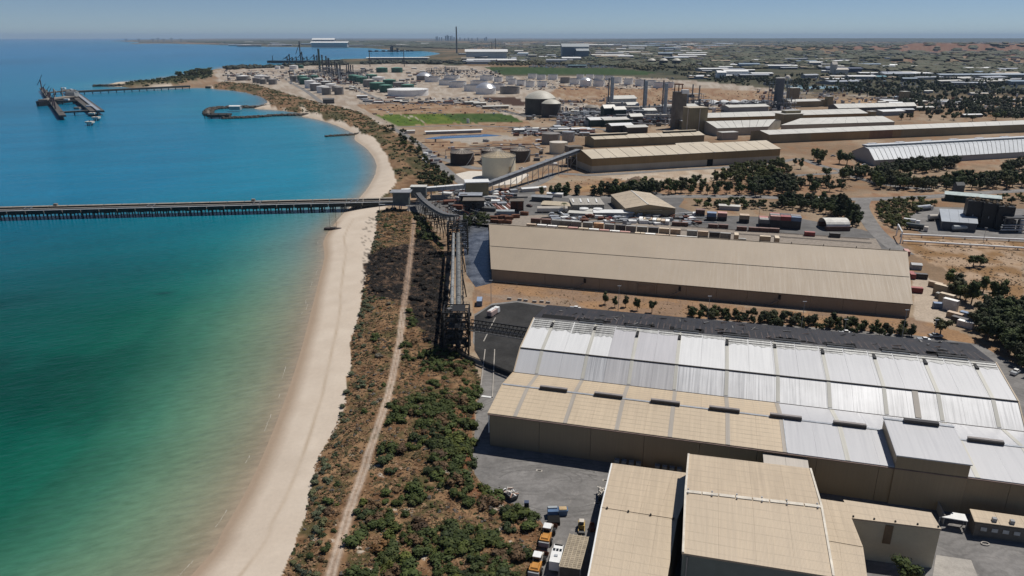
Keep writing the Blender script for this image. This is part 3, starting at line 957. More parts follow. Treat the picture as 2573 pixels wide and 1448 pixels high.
# ridge ventilators and collapsed holes along the ridge
for k in range(8):
    s = 16.4 + 16.5 * k
    m = MB().box(AL(s + 4.2, 58.6, 19.0), (8.4, 1.2, 0.8), AX)
    v = part('ridge_ventilator', m, BLACK, root)
    part('ventilator_flashing', MB().beam(AL(s, 57.75, 18.95), AL(s + 8.4, 57.75, 18.95), 0.3, 0.25), GALV, root)
    m = MB()
    for j in range(9):
        t = rnd.uniform(-1, 10)
        m.box(AL(s + t, 60 + rnd.uniform(0, 2.2), 18.62 - 0.3), (rnd.uniform(1, 3.5), rnd.uniform(0.5, 2.2), 0.5), AX + rnd.uniform(-.3, .3))
    part('roof_hole', m, plain('hole', (0.004, 0.004, 0.004), 0.9), root)['kind'] = 'stuff'
part('roof_hole', MB().box(AL(8, 61.3, 18.25), (12, 3.6, 0.5), AX), MATS['hole'], root)
m = MB()
for k in range(70):
    s = 2 + k * 2.08
    m.beam(AL(s, 60.5, 18.32), AL(s, 79.6, 15.7), 0.28, 0.12)
part('charred_rib', m, plain('char_rib', (0.105, 0.075, 0.062), 0.6, 0, 0.5, 0.5), root)['kind'] = 'stuff'
for k in range(60):
    s, wd = rnd.uniform(1, LA - 2), 59.5 + 19 * rnd.random() ** 1.5
    c = AL(s, wd, 18.4 - (wd - 57.9) * .136 + .45)
    d = Vector((rnd.uniform(-1.6, 1.6), rnd.uniform(-1.2, 1.2), rnd.uniform(0, .35)))
    part('roof_debris', MB().beam(c - d, c + d, rnd.uniform(.15, .7), rnd.uniform(.1, .3)), rnd.choice([BLACK, BLACK, CHARW, MATS['char_rib']]), root)
part('ridge_flashing', MB().beam(AL(0, 57.9, 18.75), AL(LA, 57.9, 18.75), 0.5, 0.12), CHARW, root)
part('barge_flashing', MB().beam(AL(-0.35, 29.2, 10.6), AL(-0.35, 37.6, 15.6), 0.35, 0.2).beam(AL(-0.35, 37.6, 15.6), AL(-0.35, 79.9, 15.8), 0.05, 0.02), BEIGE2, root)
part('barge_flashing', MB().beam(AL(-0.35, 37.6, 15.6), AL(-0.35, 57.9, 18.8), 0.35, 0.2), BEIGE2, root)
part('barge_flashing', MB().beam(AL(LA + 0.35, 29.2, 10.6), AL(LA + 0.35, 37.6, 15.6), 0.35, 0.2).beam(AL(LA + 0.35, 37.6, 15.6), AL(LA + 0.35, 57.9, 18.8), 0.35, 0.2), BEIGE2, root)

def lean_roof(i, k):
    return BEIGE if k < 11 else GREYR
LB = 165.0
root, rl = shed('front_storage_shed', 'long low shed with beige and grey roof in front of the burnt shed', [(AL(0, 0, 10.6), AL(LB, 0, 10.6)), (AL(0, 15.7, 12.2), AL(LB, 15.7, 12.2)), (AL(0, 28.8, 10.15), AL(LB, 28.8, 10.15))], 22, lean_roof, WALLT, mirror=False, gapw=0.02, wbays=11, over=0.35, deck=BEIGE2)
for s in (7.7, 22.5, 37.2, 51.9, 67.3, 82.0, 97.4, 127.5, 142.5):
    for (w0, z0, w1, z1) in ((-0.2, 10.58, 15.4, 12.17), (16.0, 12.15, 28.6, 10.2)):
        p = [AL(s - 0.6, w0, z0 + 0.33), AL(s + 0.6, w0, z0 + 0.33), AL(s + 0.6, w1, z1 + 0.33), AL(s - 0.6, w1, z1 + 0.33)]
        part('skylight_strip', MB().hexa(p + [q + Vector((0, 0, 0.05)) for q in p]), STRIP if s < 90 else STRIPW, root)
part('ridge_cap', MB().beam(AL(-0.3, 15.7, 12.6), AL(112, 15.7, 12.6), 0.75, 0.14).beam(AL(124, 15.7, 12.6), AL(LB, 15.7, 12.6), 0.75, 0.14), GALV, root)
for k in range(9):
    s = 11.6 + 16.83 * k
    if k == 6:
        continue
    m = MB().box(AL(s + 4.25, 15.7, 13.0), (8.5, 1.1, 0.8), AX)
    v = part('ridge_ventilator', m, plain('vent_brown', (0.035, 0.03, 0.03), 0.5), root)
    part('ventilator_cowl', MB().beam(AL(s, 15.95, 13.48), AL(s + 8.5, 15.95, 13.48), .95, 0.14), plain('cowl', (0.30, 0.27, 0.25), 0.4), root)
part('eave_gutter', MB().beam(AL(-0.4, -0.55, 10.55), AL(LB, -0.55, 10.55), 0.25, 0.25), plain('gutter_brown', (0.22, 0.15, 0.12), 0.6), root)
part('roof_verge', MB().beam(AL(-0.45, -0.4, 10.8), AL(-0.45, 15.7, 12.55), 0.2, 0.25).beam(AL(-0.45, 15.7, 12.55), AL(-0.45, 28.8, 10.5), 0.2, 0.25), BEIGE2, root)
part('roof_step', MB().beam(AL(82.5, -0.3, 10.95), AL(82.5, 15.6, 12.6), 0.25, 0.2), GALV, root)
part('downpipe', MB().cyl(AL(-0.15, -0.25, 10.3), AL(-0.15, -0.25, 4.5), 0.14), WHITE, root)
# raised bay rising out of the front shed
rb = thing('raised_roof_bay', 'raised grey roofed bay standing above the front shed roof', 'roof bay', AL(108.5, 0, 0))
p = [AL(s, wd, z) for (s, wd, z) in ((108.5, -0.35, 10.0), (125.2, -0.35, 10.0), (125.2, 16.6, 12.0), (108.5, 16.6, 12.0))]
q = [AL(s, wd, z) for (s, wd, z) in ((108.5, -0.35, 14.3), (125.2, -0.35, 14.3), (125.2, 16.6, 15.9), (108.5, 16.6, 15.9))]
part('bay_wall', MB().hexa(p + q), WALLT, rb)
q2 = [AL(s, wd, z) for (s, wd, z) in ((108.2, -0.8, 14.3), (125.5, -0.8, 14.3), (125.5, 16.9, 15.95), (108.2, 16.9, 15.95))]
part('bay_roof', MB().hexa(q2 + [v + Vector((0, 0, 0.3)) for v in q2]), GREYR, rb)
part('bay_front_wall', MB().box(AL(116.85, -0.45, 7.1), (16.7, 0.12, 14.2), AX), WALLT, rb)
part('ridge_ventilator', MB().box(AL(117.3, 15.2, 16.6), (8.5, 1.25, 1.0), AX), MATS['vent_brown'], rb)
part('ridge_cap', MB().beam(AL(108.2, 15.6, 16.25), AL(125.5, 15.6, 16.25), 0.7, 0.14), GALV, rb)

# ------------------------------------------------------------------ beige sheds at the bottom of the frame
def px_rails(lst):
    return [(P(a[0], a[1], z), P(b[0], b[1], z)) for a, b, z in lst]
def facing_front(r):
    return r
BAX = AX
root, rl = shed('beige_workshop', 'low beige workshop roof beside the loaders', px_rails([((1478, 1470), (1668, 1495), 9.3), ((1514, 1278), (1700, 1307), 10.3), ((1540, 1167), (1745, 1194), 9.3)]), 4, BEIGE2, WALLT, mirror=False, gapw=0.02, over=0.15, deck=BEIGE2)
part('ridge_cap', MB().beam(rl[1][0] + Vector((0, 0, .4)), rl[1][1] + Vector((0, 0, .4)), 0.35, 0.1), BEIGE2, root)
part('verge_gutter', MB().beam(rl[0][0] + Vector((-.3, 0, .2)), rl[1][0] + Vector((-.3, 0, .2)), 0.35, 0.25).beam(rl[1][0] + Vector((-.3, 0, .2)), rl[2][0] + Vector((-.3, 0, .2)), 0.35, 0.25), WHITE, root)
for t in (0.06, 0.35, 0.65, 0.95):
    c = lerpv(rl[1][0], rl[1][1], t)
    part('roof_anchor', MB().box(c + Vector((0, -0.3, 0.6)), (0.35, 0.35, 0.4)), DARK, root)
root, rl = shed('tall_beige_shed', 'tall beige gable shed, highest roof at the bottom of the view', px_rails([((1716, 1392), (2094, 1452), 15.2), ((1722, 1238), (2064, 1277), 16.8), ((1730, 1144), (2036, 1181), 15.4)]), 4, BEIGE2, plain('teal_grey_wall', (0.13, 0.17, 0.165), 0.6, 0, 0.12), mirror=False, gapw=0.02, over=0.25, deck=BEIGE2)
for k in range(8):
    a, b = lerpv(rl[1][0], rl[1][1], k / 8 + 0.004), lerpv(rl[1][0], rl[1][1], (k + 1) / 8 - 0.004)
    part('ridge_cap', MB().beam(a + Vector((0, 0, .42)), b + Vector((0, 0, .42)), 1.0, 0.12), plain('ridge_cream', (0.68, 0.62, 0.52), 0.5), root)
for t in (0.02, 0.2, 0.385, 0.57, 0.75, 0.97):
    for s in (0.7, -0.7):
        c = lerpv(rl[1][0], rl[1][1], t) + A_n * s
        part('roof_anchor', MB().box(c + Vector((0, 0, 0.55)), (0.3, 0.3, 0.35)), GALV, root)
for e in (0, 1):
    m = MB()
    for i in (0, 1):
        m.beam(rl[i][e] + Vector((0, 0, .4)), rl[i + 1][e] + Vector((0, 0, .4)), 0.45, 0.25)
    part('verge_flashing', m, MATS['ridge_cream'], root)
part('front_downpipe', MB().cyl(lerpv(rl[0][0], rl[0][1], .03) + Vector((0, -.3, -.4)), lerpv(rl[0][0], rl[0][1], .03) + Vector((0, -.3, -9)), 0.12), STEEL, root)
root, rl = shed('beige_annex', 'beige annex roof stepping down beside the tall shed', px_rails([((2060, 1500), (2186, 1520), 12.2), ((2052, 1357), (2166, 1377), 12.8), ((2030, 1252), (2122, 1266), 12.2)]), 2, BEIGE2, WALLT, mirror=False, gapw=0.02, over=0.15, deck=BEIGE2)
part('ridge_flashing', MB().beam(rl[1][0] + Vector((0, 0, .4)), rl[1][1] + Vector((0, 0, .4)), 0.25, 0.08), BEIGE2, root)
root, rl = shed('tan_block', 'tan flat roofed block with a tall shaded wall and brown panel', px_rails([((2140, 1305), (2363, 1332), 10.5), ((2120, 1259), (2338, 1291), 10.9)]), 3, BEIGE2, plain('sage_wall', (0.50, 0.46, 0.34), 0.7, 0, 0.1, 0.3), mirror=False, gapw=0.02, over=0.12, deck=BEIGE2)
for t in (0.02, 0.26, 0.5, 0.75, 0.98):
    part('roof_anchor', MB().box(lerpv(rl[0][0], rl[0][1], t) + A_n * 0.5 + Vector((0, 0, .5)), (0.3, 0.3, 0.4)), DARK, root)
c = lerpv(rl[0][0], rl[0][1], 0.435)
part('brown_panel', MB().box((c.x - 0.05, c.y - 0.2, 7.7), (1.7, 0.1, 5.0), AX), plain('brown_panel', (0.17, 0.12, 0.07), 0.6), root)
# connector between front shed and workshop, small sheds by the wall
root, rl = shed('link_building', 'small grey roofed link between the front shed and the tall shed', [(AL(76.5, -9, 8.6), AL(87.5, -9, 8.6)), (AL(76.5, -0.6, 9.6), AL(87.5, -0.6, 9.6))], 2, sheet('greige_roof', (0.47, 0.42, 0.36), AX, 0.5), WALLT, mirror=False, gapw=0.05, over=0.1)
root, rl = shed('amenities_hut', 'long low hut with cream roof and dark windows by the shed wall', px_rails([((2452, 1312), (2640, 1337), 4.0), ((2441, 1284), (2620, 1309), 4.2)]), 3, BEIGE2, CONCD, mirror=False, gapw=0.05, over=0.4)
for k in range(6):
    c = lerpv(rl[0][0], rl[0][1], 0.12 + 0.15 * k)
    wn = part('window', MB().box((c.x, c.y - 0.2, 2.4), (1.3, 0.1, 1.0), AX), GALV, root)
    part('pane', MB().box((c.x, c.y - 0.27, 2.4), (1.1, 0.06, 0.8), AX), GLASS, wn)
    if k in (1, 3):
        part('roof_unit', MB().box(lerpv(rl[0][0], rl[0][1], 0.14 + 0.12 * k) + A_n * 0.9 + Vector((0, 0, .8)), (0.9, 0.9, 0.9), AX), STEEL, root)
sh = thing('open_shelter', 'small white roofed open shelter in the shade of the shed', 'shelter', P(2395, 1322))
for i, (x, y) in enumerate(((2362, 1300), (2430, 1310), (2425, 1296), (2368, 1287))):
    g = P(x, y, 2.8)
    part('post', MB().beam((g.x, g.y, 0.06), g, 0.15), STEEL, sh)
part('shelter_roof', MB().prism([P(2366, 1300, 3), P(2432, 1311, 3), P(2424, 1293, 3), P(2392, 1288, 3), P(2388, 1295, 3)], 2.9, 3.1), WHITE, sh)
part('side_wall', MB().box(P(2358, 1300) + Vector((0.3, 0, 1.4)), (0.2, 6, 2.7), AX), CONC, sh)

# ------------------------------------------------------------------ the big taupe shed
root, rl = shed('taupe_storage_shed', 'very long plain taupe shed with a dark joint along its roof', px_rails([((1235.5, 677), (2290, 765), 6.1), ((1232.5, 620), (2284, 698), 12.6), ((1230.5, 564.5), (2278, 633), 19.2)]), 1, TAUPE, TAUPEW, gapw=0.05, wbays=14, over=0.4, deck=DARK, sides=plain('end_wall_shade', (0.10, 0.085, 0.07), 0.7))  # shade on the end walls is put into their dark colour
part('roof_joint', MB().beam(rl[1][0] + Vector((0, 0, .37)), rl[1][1] + Vector((0, 0, .37)), 0.35, 0.1), DARK, root)
part('ridge_cap', MB().beam(rl[2][0] + Vector((0, 0, .4)), rl[2][1] + Vector((0, 0, .4)), 0.5, 0.15), TAUPEW, root)
for k in range(14):
    c = lerpv(rl[2][0], rl[2][1], (k + 0.5) / 14)
    part('ridge_hook', MB().box(c + Vector((0, 0, .8)), (0.25, 0.25, 0.7)), DARK, root)
for px in (1470, 1709, 1960):
    t = (px - 1235.5) / (2290 - 1235.5)
    t = (P(px, 690 + (px - 1235) * 0.083, 4).x - rl[0][0].x) / (rl[0][1].x - rl[0][0].x)
    c = lerpv(rl[0][0], rl[0][1], t)
    d = part('stair_door', MB().box((c.x, c.y - 0.2, 4.3), (1.1, 0.14, 2.2), AX), plain('door_dark', (0.015, 0.015, 0.015), 0.7), root)
    m = MB()
    for j in range(10):
        f = j / 10
        m.box((c.x - 0.8 - f * 4.4, c.y - 0.7 + f * 1.15, 3.0 - f * 3.0), (0.5, 1.0, 0.08), AX)
    m.beam((c.x - 0.4, c.y - 1.1, 3.9), (c.x - 5.4, c.y + 0.2, 1.0), 0.08).beam((c.x - 0.4, c.y - 1.1, 3.1), (c.x - 5.4, c.y + 0.2, 0.1), 0.12)
    part('stair_flight', m, plain('stair_tan', (0.40, 0.33, 0.25), 0.6), root)
t = (P(1623, 730, 2).x - rl[0][0].x) / (rl[0][1].x - rl[0][0].x)
c = lerpv(rl[0][0], rl[0][1], t)
part('roller_door', MB().box((c.x, c.y - 0.2, 2.6), (8.0, 0.1, 4.6), AX), plain('roller', (0.27, 0.21, 0.15), 0.6), root)
for s in (-4.3, 4.3):
    part('door_jamb', MB().box((c.x + s * A_a.x, c.y + s * A_a.y - 0.3, 2.6), (0.25, 0.3, 5.0), AX), plain('stair_tan', (0.40, 0.33, 0.25)), root)

# ------------------------------------------------------------------ long sheds across the road
def gable_px(name, label, eL, eR, rL, rR, ze, zr, bays, roof, wall, **kw):
    return shed(name, label, px_rails([(eL, eR, ze), (rL, rR, zr)]), bays, roof, wall, **kw)
UP = Vector((0, 0, 1))
root, rl = gable_px('fertiliser_shed', 'long cream roofed shed with ochre upper wall above pale concrete base', (1487.5, 399.7), (1961, 374.3), (1461, 377.5), (1924, 353.3), 12.5, 17.0, 16, CREAMR, TANW, wall_low=CWALL, low_h=6.0, gapw=0.5)
c = lerpv(rl[0][0], rl[0][1], 0.61)
part('doorway', MB().box((c.x, c.y - 0.25, 3.2), (6.0, 0.3, 6.2), AF), MATS['hole'], root)
for t in (0.09, 0.27, 0.44, 0.63):
    part('roof_lamp', MB().box(lerpv(rl[0][0], rl[0][1], t) + Vector((0, -.5, .4)), (0.9, 0.9, 0.6)), WHITE, root)
root, rl = gable_px('ridge_vent_shed', 'cream roofed shed with two dark ridge monitors behind the ochre shed', (1494, 351), (1770, 340), (1482, 342), (1756, 330.5), 8.8, 11.3, 10, CREAMR, OLIVEW, gapw=0.5)
for a, b in ((0.0, 0.33), (0.66, 0.97)):
    p, q = lerpv(rl[1][0], rl[1][1], a) + UP * 0.9, lerpv(rl[1][0], rl[1][1], b) + UP * 0.9
    part('ridge_monitor', MB().beam(p, q, 3.5, 1.4), DARK, root)
    part('monitor_roof', MB().beam(p + UP * 0.95, q + UP * 0.95, 4.6, 0.35), CREAMR, root)
shed('lean_to_shed', 'low flat cream roof tucked between the two cream roofed sheds', px_rails([((1700, 366), (1790, 362), 5.5), ((1698, 361), (1776, 357), 6.5)]), 2, CREAMR, OLIVEW, mirror=False)
def d3wall(k):
    return OLIVEW
root, rl = gable_px('long_store', 'very long pale roofed store with patched olive and rust wall', (1932.7, 338.9), (2640, 310.5), (1910, 328.4), (2640, 300.3), 9.8, 12.6, 20, PALER, OLIVEW, gapw=0.25)
a, b = rl[0]
for t0, t1, mt in ((0.135, 0.33, TANW), (0.33, 0.41, RUSTW), (0.41, 0.44, TANW)):
    p, q = lerpv(a, b, t0), lerpv(a, b, t1)
    n = (q - p).cross(UP).normalized() * 0.2
    part('wall_patch', MB().hexa([Vector((p.x, p.y, 0)), Vector((q.x, q.y, 0)), Vector((q.x, q.y, 0)) + n, Vector((p.x, p.y, 0)) + n, p - UP * .1, q - UP * .1, q + n - UP * .1, p + n - UP * .1]), mt, root)
# silver ribbed store
rails = px_rails([((2198, 403), (2640, 378), 5.6), ((2184, 375.5), (2640, 350.5), 13.5), ((2172, 369), (2640, 344.5), 14.2)])
root, rl = shed('silver_store', 'long silver shed with closely ribbed roof and raised ridge', rails, 40, lambda i, k: GREYF, GREYW, gapw=0.55)
p, q = rl[2][0] + UP * 0.9, rl[2][1] + UP * 0.9
part('ridge_monitor', MB().beam(p, q, 6.0, 1.4), GREYW, root)
part('monitor_roof', MB().beam(p + UP * 0.9, q + UP * 0.9, 7.4, 0.3), plain('bright_roof', (0.68, 0.69, 0.70), 0.45), root)
for k in range(7):
    c = lerpv(p, q, 0.05 + 0.14 * k) + UP * 1.2 + Vector((-1, 4, 0))
    part('roof_turret', MB().box(c, (10, 3, 0.9), AF), MATS['bright_roof'], root)
root, rl = gable_px('panel_wall_shed', 'pale roofed shed with ribbed concrete panel wall', (1802, 322.9), (1930, 318.5), (1775, 305.8), (1948, 300.5), 9.5, 14.8, 8, PALER, CWALL, gapw=0.4, wbays=7)
root, rl = gable_px('far_roof_shed', 'thin pale roofed shed behind the stepped shed', (1777, 296.5), (2181, 285), (1776, 284.8), (2156, 273.5), 7.5, 11.7, 12, PALER, TANW, gapw=0.3)
root, rl = gable_px('stepped_shed', 'pale roofed shed with stepped roof block at its end', (1963, 315), (2248, 306.7), (2012, 298), (2217, 292.3), 8.5, 13.3, 9, PALER, CWALL, gapw=0.3)
bb = thing('roof_block', 'cream block with flat roof stacked on the stepped shed', 'building', P(1960, 322))
a = P(1965, 318)
part('block_wall', MB().box((a.x + 12, a.y + 12, 8), (30, 20, 16), AF), OLIVEW, bb)
part('block_roof', MB().box((a.x + 12, a.y + 12, 16.3), (32, 22, 0.5), AF), PALER, bb)
part('upper_wall', MB().box((a.x + 16, a.y + 16, 18.2), (24, 10, 3.4), AF), OLIVEW, bb)
part('upper_roof', MB().box((a.x + 16, a.y + 16, 20.1), (25.5, 11.5, 0.5), AF), PALER, bb)
root, rl = gable_px('distant_store', 'pale roofed store with dark wall near the grain tower', (2107, 272.7), (2303, 266.7), (2095, 262), (2296, 257.8), 8, 12.3, 8, PALER, plain('dark_wall', (0.10, 0.10, 0.10), 0.7), gapw=0.3)
def block(name, label, x0, x1, yt, yb, mat, roofm=None, dep=0.8, cat='building', ang=AF, extra=None):
    """upright block seen between px x0..x1, standing on ground row yb, top at row yt"""
    b = P((x0 + x1) / 2, yb)
    wd = (x1 - x0) * mpp((x0 + x1) / 2, yb)
    z = Zat(0, yt, b.y)
    dp = wd * dep
    root = thing(name, label, cat, b)
    c = (b.x, b.y + dp / 2, z / 2)
    wdd = wd / (math.cos(ang) + abs(math.sin(ang)) * dep)
    part('wall', MB().box(c, (wdd, wdd * dep, z), ang), mat, root)
    part('roof', MB().box((c[0], c[1], z + 0.25), (wdd * 1.04, wdd * dep * 1.04, 0.5), ang), roofm or PALER, root)
    return root, b, wd, z
r_, b, wd, z = block('tan_mill', 'tan clad mill building beside the concrete tower', 1719, 1777, 272, 336, OLIVEW, CREAMR, 0.7)
for k in (0.1, 0.4, 0.62):
    part('wall_rib', MB().box((b.x - wd / 2 + k * wd, b.y - 0.2 + 2 * k, z / 2), (0.7, 0.4, z * 0.96), AF), PALE, r_)
block('white_roof_annex', 'low annex with white roof flaps at the foot of the tan mill', 1706, 1758, 305, 326, OLIVEW, WHITE, 0.8)
block('loading_hopper', 'pale hopper shed under a short chute', 1806, 1856, 334, 352, CWALL, PALER, 0.5)
block('grain_tower', 'square brown tower rising alone among the trees', 2263, 2285, 231, 258, plain('tower_brown', (0.22, 0.17, 0.11), 0.8), None, 0.9, 'tower')
block('works_tower', 'square brown works tower beside the dark column', 1981, 2008, 222, 262, MATS['tower_brown'], None, 0.9, 'tower')
block('narrow_tower', 'narrow ochre tower by the distant store', 2075, 2093, 243, 268, OLIVEW, None, 0.9, 'tower')
block('narrow_tower', 'stubby ochre block next to the narrow ochre tower', 2054, 2072, 251, 268, OLIVEW, None, 0.9, 'tower')
block('gate_kiosk', 'small square kiosk at the end of the far pale shed', 2182, 2203, 281, 292, OLIVEW, PALER, 0.9)
# concrete tower with steel top
r_, b, wd, z = block('concrete_tower', 'tall dark concrete tower with rusty steel crown', 1688, 1722, 232, 324, CONCD, CONC, 0.8, 'tower')
m = MB()
for i in (-0.4, -0.1, 0.15):
    m.box((b.x + i * wd, b.y + 8, z + 5), (1.2, 1.2, 10))
part('steel_crown', m.box((b.x - 0.12 * wd, b.y + 8, z + 9.5), (11, 8, 1.2)), RUST, r_)
part('head_box', MB().box((b.x + wd * .3, b.y + 2, z + 0.6), (9, 8, 5)), WHITE, r_)
# silver stacks and thin masts
def stack(name, label, x, yt, yb, rpx, mat, top=None, cat='chimney', taper=1.0, rings=4, group=None):
    b = P(x, yb)
    r = rpx * mpp(x, yb)
    z = Zat(x, yt, b.y)
    root = thing(name, label, cat, b, 0, group)
    part('shaft', MB().cyl((b.x, b.y, 0), (b.x, b.y, z), r, r * taper, 14), mat, root)
    m = MB()
    for k in range(rings):
        zz = z * (0.3 + 0.7 * (k + 1) / rings) - 0.6
        m.cyl((b.x, b.y, zz), (b.x, b.y, zz + 0.5), r * 1.12 * (1 + (taper - 1) * zz / z), None, 14)
    if rings:
        part('platform_rings', m, STEEL, root)
    part('ladder', MB().beam((b.x - r * 1.05, b.y - r * .3, 0), (b.x - r * taper * 1.05, b.y - r * .3, z), max(.25, r * .12)), STEEL, root)
    return root
SV = plain('stack_steel', (0.33, 0.37, 0.41), 0.4, 0.3, 0.25)
stack('silver_stack', 'silver stack standing farthest from the concrete tower', 1536, 194, 276, 4.4, SV)
stack('silver_stack', 'silver stack in the middle of three beside the concrete tower', 1620, 204, 283, 4.0, SV)
stack('silver_stack', 'silver stack closest to the concrete tower', 1669, 210, 303, 4.4, SV)
for x, yt, yb, lb in ((1527.5, 196, 276, 'thin pole hugging the lone silver stack'), (1615.5, 199.5, 280, 'thin pole hugging the middle silver stack'), (1662, 202, 300, 'thin pole hugging the silver stack by the concrete tower'), (1738, 212, 262, 'thin hazy column behind the concrete tower'), (1755, 215, 262, 'smoky thin column farther from the concrete tower'), (1545, 240, 270, 'short pipe stack at the foot of the lone silver stack')):
    stack('thin_stack', lb, x, yt, yb, 1.6, plain('dull_steel', (0.16, 0.16, 0.165), 0.6), rings=2)
stack('power_chimney', 'very tall slim chimney rising above the skyline', 1148, 67, 134, 1.9, plain('chim', (0.14, 0.13, 0.13), 0.9), taper=0.75, rings=0)
for x, yt, yb, lb in ((1245, 97, 127, 'thin distant stack, taller of the two behind the white works'), (1236, 106, 128, 'thin distant stack, shorter of the two behind the white works'), (930, 125, 168, 'slim dark mast beside the refinery columns'), (1016, 124.5, 168, 'slim dark mast behind the green tanks'), (1472, 112, 132, 'distant rusty stack far behind the domed tanks'), (686, 140, 158, 'slim mast at the tip of the far jetty'), (729, 176, 200, 'short mast among the refinery sheds')):
    stack('mast', lb, x, yt, yb, 0.9, plain('mast_dark', (0.06, 0.055, 0.055), 0.8), cat='mast', rings=0, taper=0.8)
# refinery columns
for i, (x, yt, yb, rp, c) in enumerate(((804.5, 123, 181, 2.5, 'g'), (812, 138, 181, 1.7, 'd'), (822, 141, 183, 1.7, 'd'), (828, 146, 184, 2.6, 'd'), (843, 153, 186, 1.5, 'd'), (848, 158, 187, 2.4, 'd'), (856, 161, 190, 1.8, 'd'), (872, 160, 187, 1.3, 'd'), (877, 158, 187, 1.4, 'd'), (882, 163, 187, 1.6, 'd'), (888, 164, 190, 1.2, 'd'), (852.5, 172, 200, 1.4, 'l'), (835, 160, 186, 1.5, 'd'))):
    mt = {'g': plain('col_green', (0.04, 0.08, 0.07), 0.6), 'd': plain('col_dark', (0.055, 0.055, 0.058), 0.6), 'l': GALV}[c]
    stack('refinery_column', 'refinery column, %s from the left in the dark cluster' % ordn(i + 1) if c != 'g' else 'tallest dark green refinery column', x, yt, yb, rp, mt, cat='column', rings=3, group='refinery columns')
# big dark column with scaffold
b = P(1952, 277)
k = mpp(1952, 277)
zt = Zat(1952, 198, b.y)
r_ = thing('prill_column', 'thick dark steel column caged in scaffolding', 'tower', b)
part('shaft', MB().cyl((b.x, b.y, 0), (b.x, b.y, zt), 11 * k, None, 20), plain('prill', (0.085, 0.10, 0.12), 0.5), r_)
part('cap', MB().cyl((b.x, b.y, zt), (b.x, b.y, zt + 2), 11.6 * k, None, 20), PALER, r_)
for dx in (-26, -18, 19, 24):
    part('scaffold_mast', MB().beam((b.x + dx * k, b.y - 2, 0), (b.x + dx * k, b.y - 2, zt * (0.92 if dx < 0 else 0.98)), 0.9), plain('scaf', (0.15, 0.19, 0.22), 0.6), r_)
for j in range(6):
    zz = zt * (0.15 + 0.14 * j)
    part('scaffold_deck', MB().box((b.x - 17 * k, b.y - 2, zz), (20 * k, 5, 0.5)).beam((b.x - 26 * k, b.y - 2, zz), (b.x - 8 * k, b.y - 2, zz + zt * .13), 0.35), MATS['scaf'], r_)
b = P(1976, 222)
k = mpp(1976, 222)
r_ = thing('sphere_water_tower', 'pale ball on a mast behind the dark column', 'water tower', b)
zc = Zat(0, 197, b.y)
part('mast', MB().cyl((b.x, b.y, 0), (b.x, b.y, zc), 1.2), STEEL, r_)
m = MB()
m.dome((b.x, b.y, zc), 7.5 * k, 7.4 * k, 16, 5)
part('ball', m.cyl((b.x, b.y, zc - 6 * k), (b.x, b.y, zc), 2.5 * k, 7.5 * k, 16), PALE, r_)
# arched white vaults
for i in range(5):
    x = 1806 + i * 27
    b = P(x, 265.5 - i * 0.2)
    k = mpp(x, 265)
    m = MB()
    R, n, L = 12.5 * k, 8, 40
    for j in range(n):
        a0, a1 = math.pi * j / n, math.pi * (j + 1) / n
        f = lambda a, y: (b.x + R * math.cos(a), b.y + y, R * 0.75 * math.sin(a))
        m.add([f(a0, 0), f(a1, 0), f(a1, L), f(a0, L)], [(3, 2, 1, 0)], 0, True)
    r_ = thing('vault_shed', 'white barrel vaulted shed, %s from the left' % ordn(i + 1), 'shed', b, 0, 'white vaulted sheds')
    part('vault_roof', m, WHITE, r_)
    part('end_wall', MB().poly([(b.x + R * .97 * math.cos(math.pi * j / 8), b.y + 0.3, R * 0.72 * math.sin(math.pi * j / 8)) for j in range(9)]), MATS['dark_wall'], r_)

# ------------------------------------------------------------------ tanks
TW = plain('tank_white', (0.84, 0.83, 0.80), 0.55, 0, 0.14, 0.1)
TG = plain('tank_green', (0.045, 0.13, 0.095), 0.6, 0, 0.2, 0.1)
TGR = plain('tank_grey', (0.24, 0.225, 0.21), 0.65, 0, 0.2, 0.1)
TD = plain('tank_rust_dark', (0.045, 0.03, 0.024), 0.75, 0, 0.5, 0.15)
TC = plain('tank_cream', (0.72, 0.66, 0.50), 0.6, 0, 0.12, 0.1)
TB = plain('tank_brown', (0.085, 0.072, 0.06), 0.75, 0, 0.25, 0.1)
TBD = plain('tank_drab', (0.27, 0.24, 0.20), 0.7, 0, 0.25, 0.1)
DOMEC = plain('dome_cream', (0.55, 0.52, 0.44), 0.55, 0, 0.12)
DOMES = plain('dome_silver', (0.72, 0.72, 0.72), 0.28, 0.6, 0.1)
TFL = plain('floating_deck', (0.14, 0.13, 0.125), 0.8)
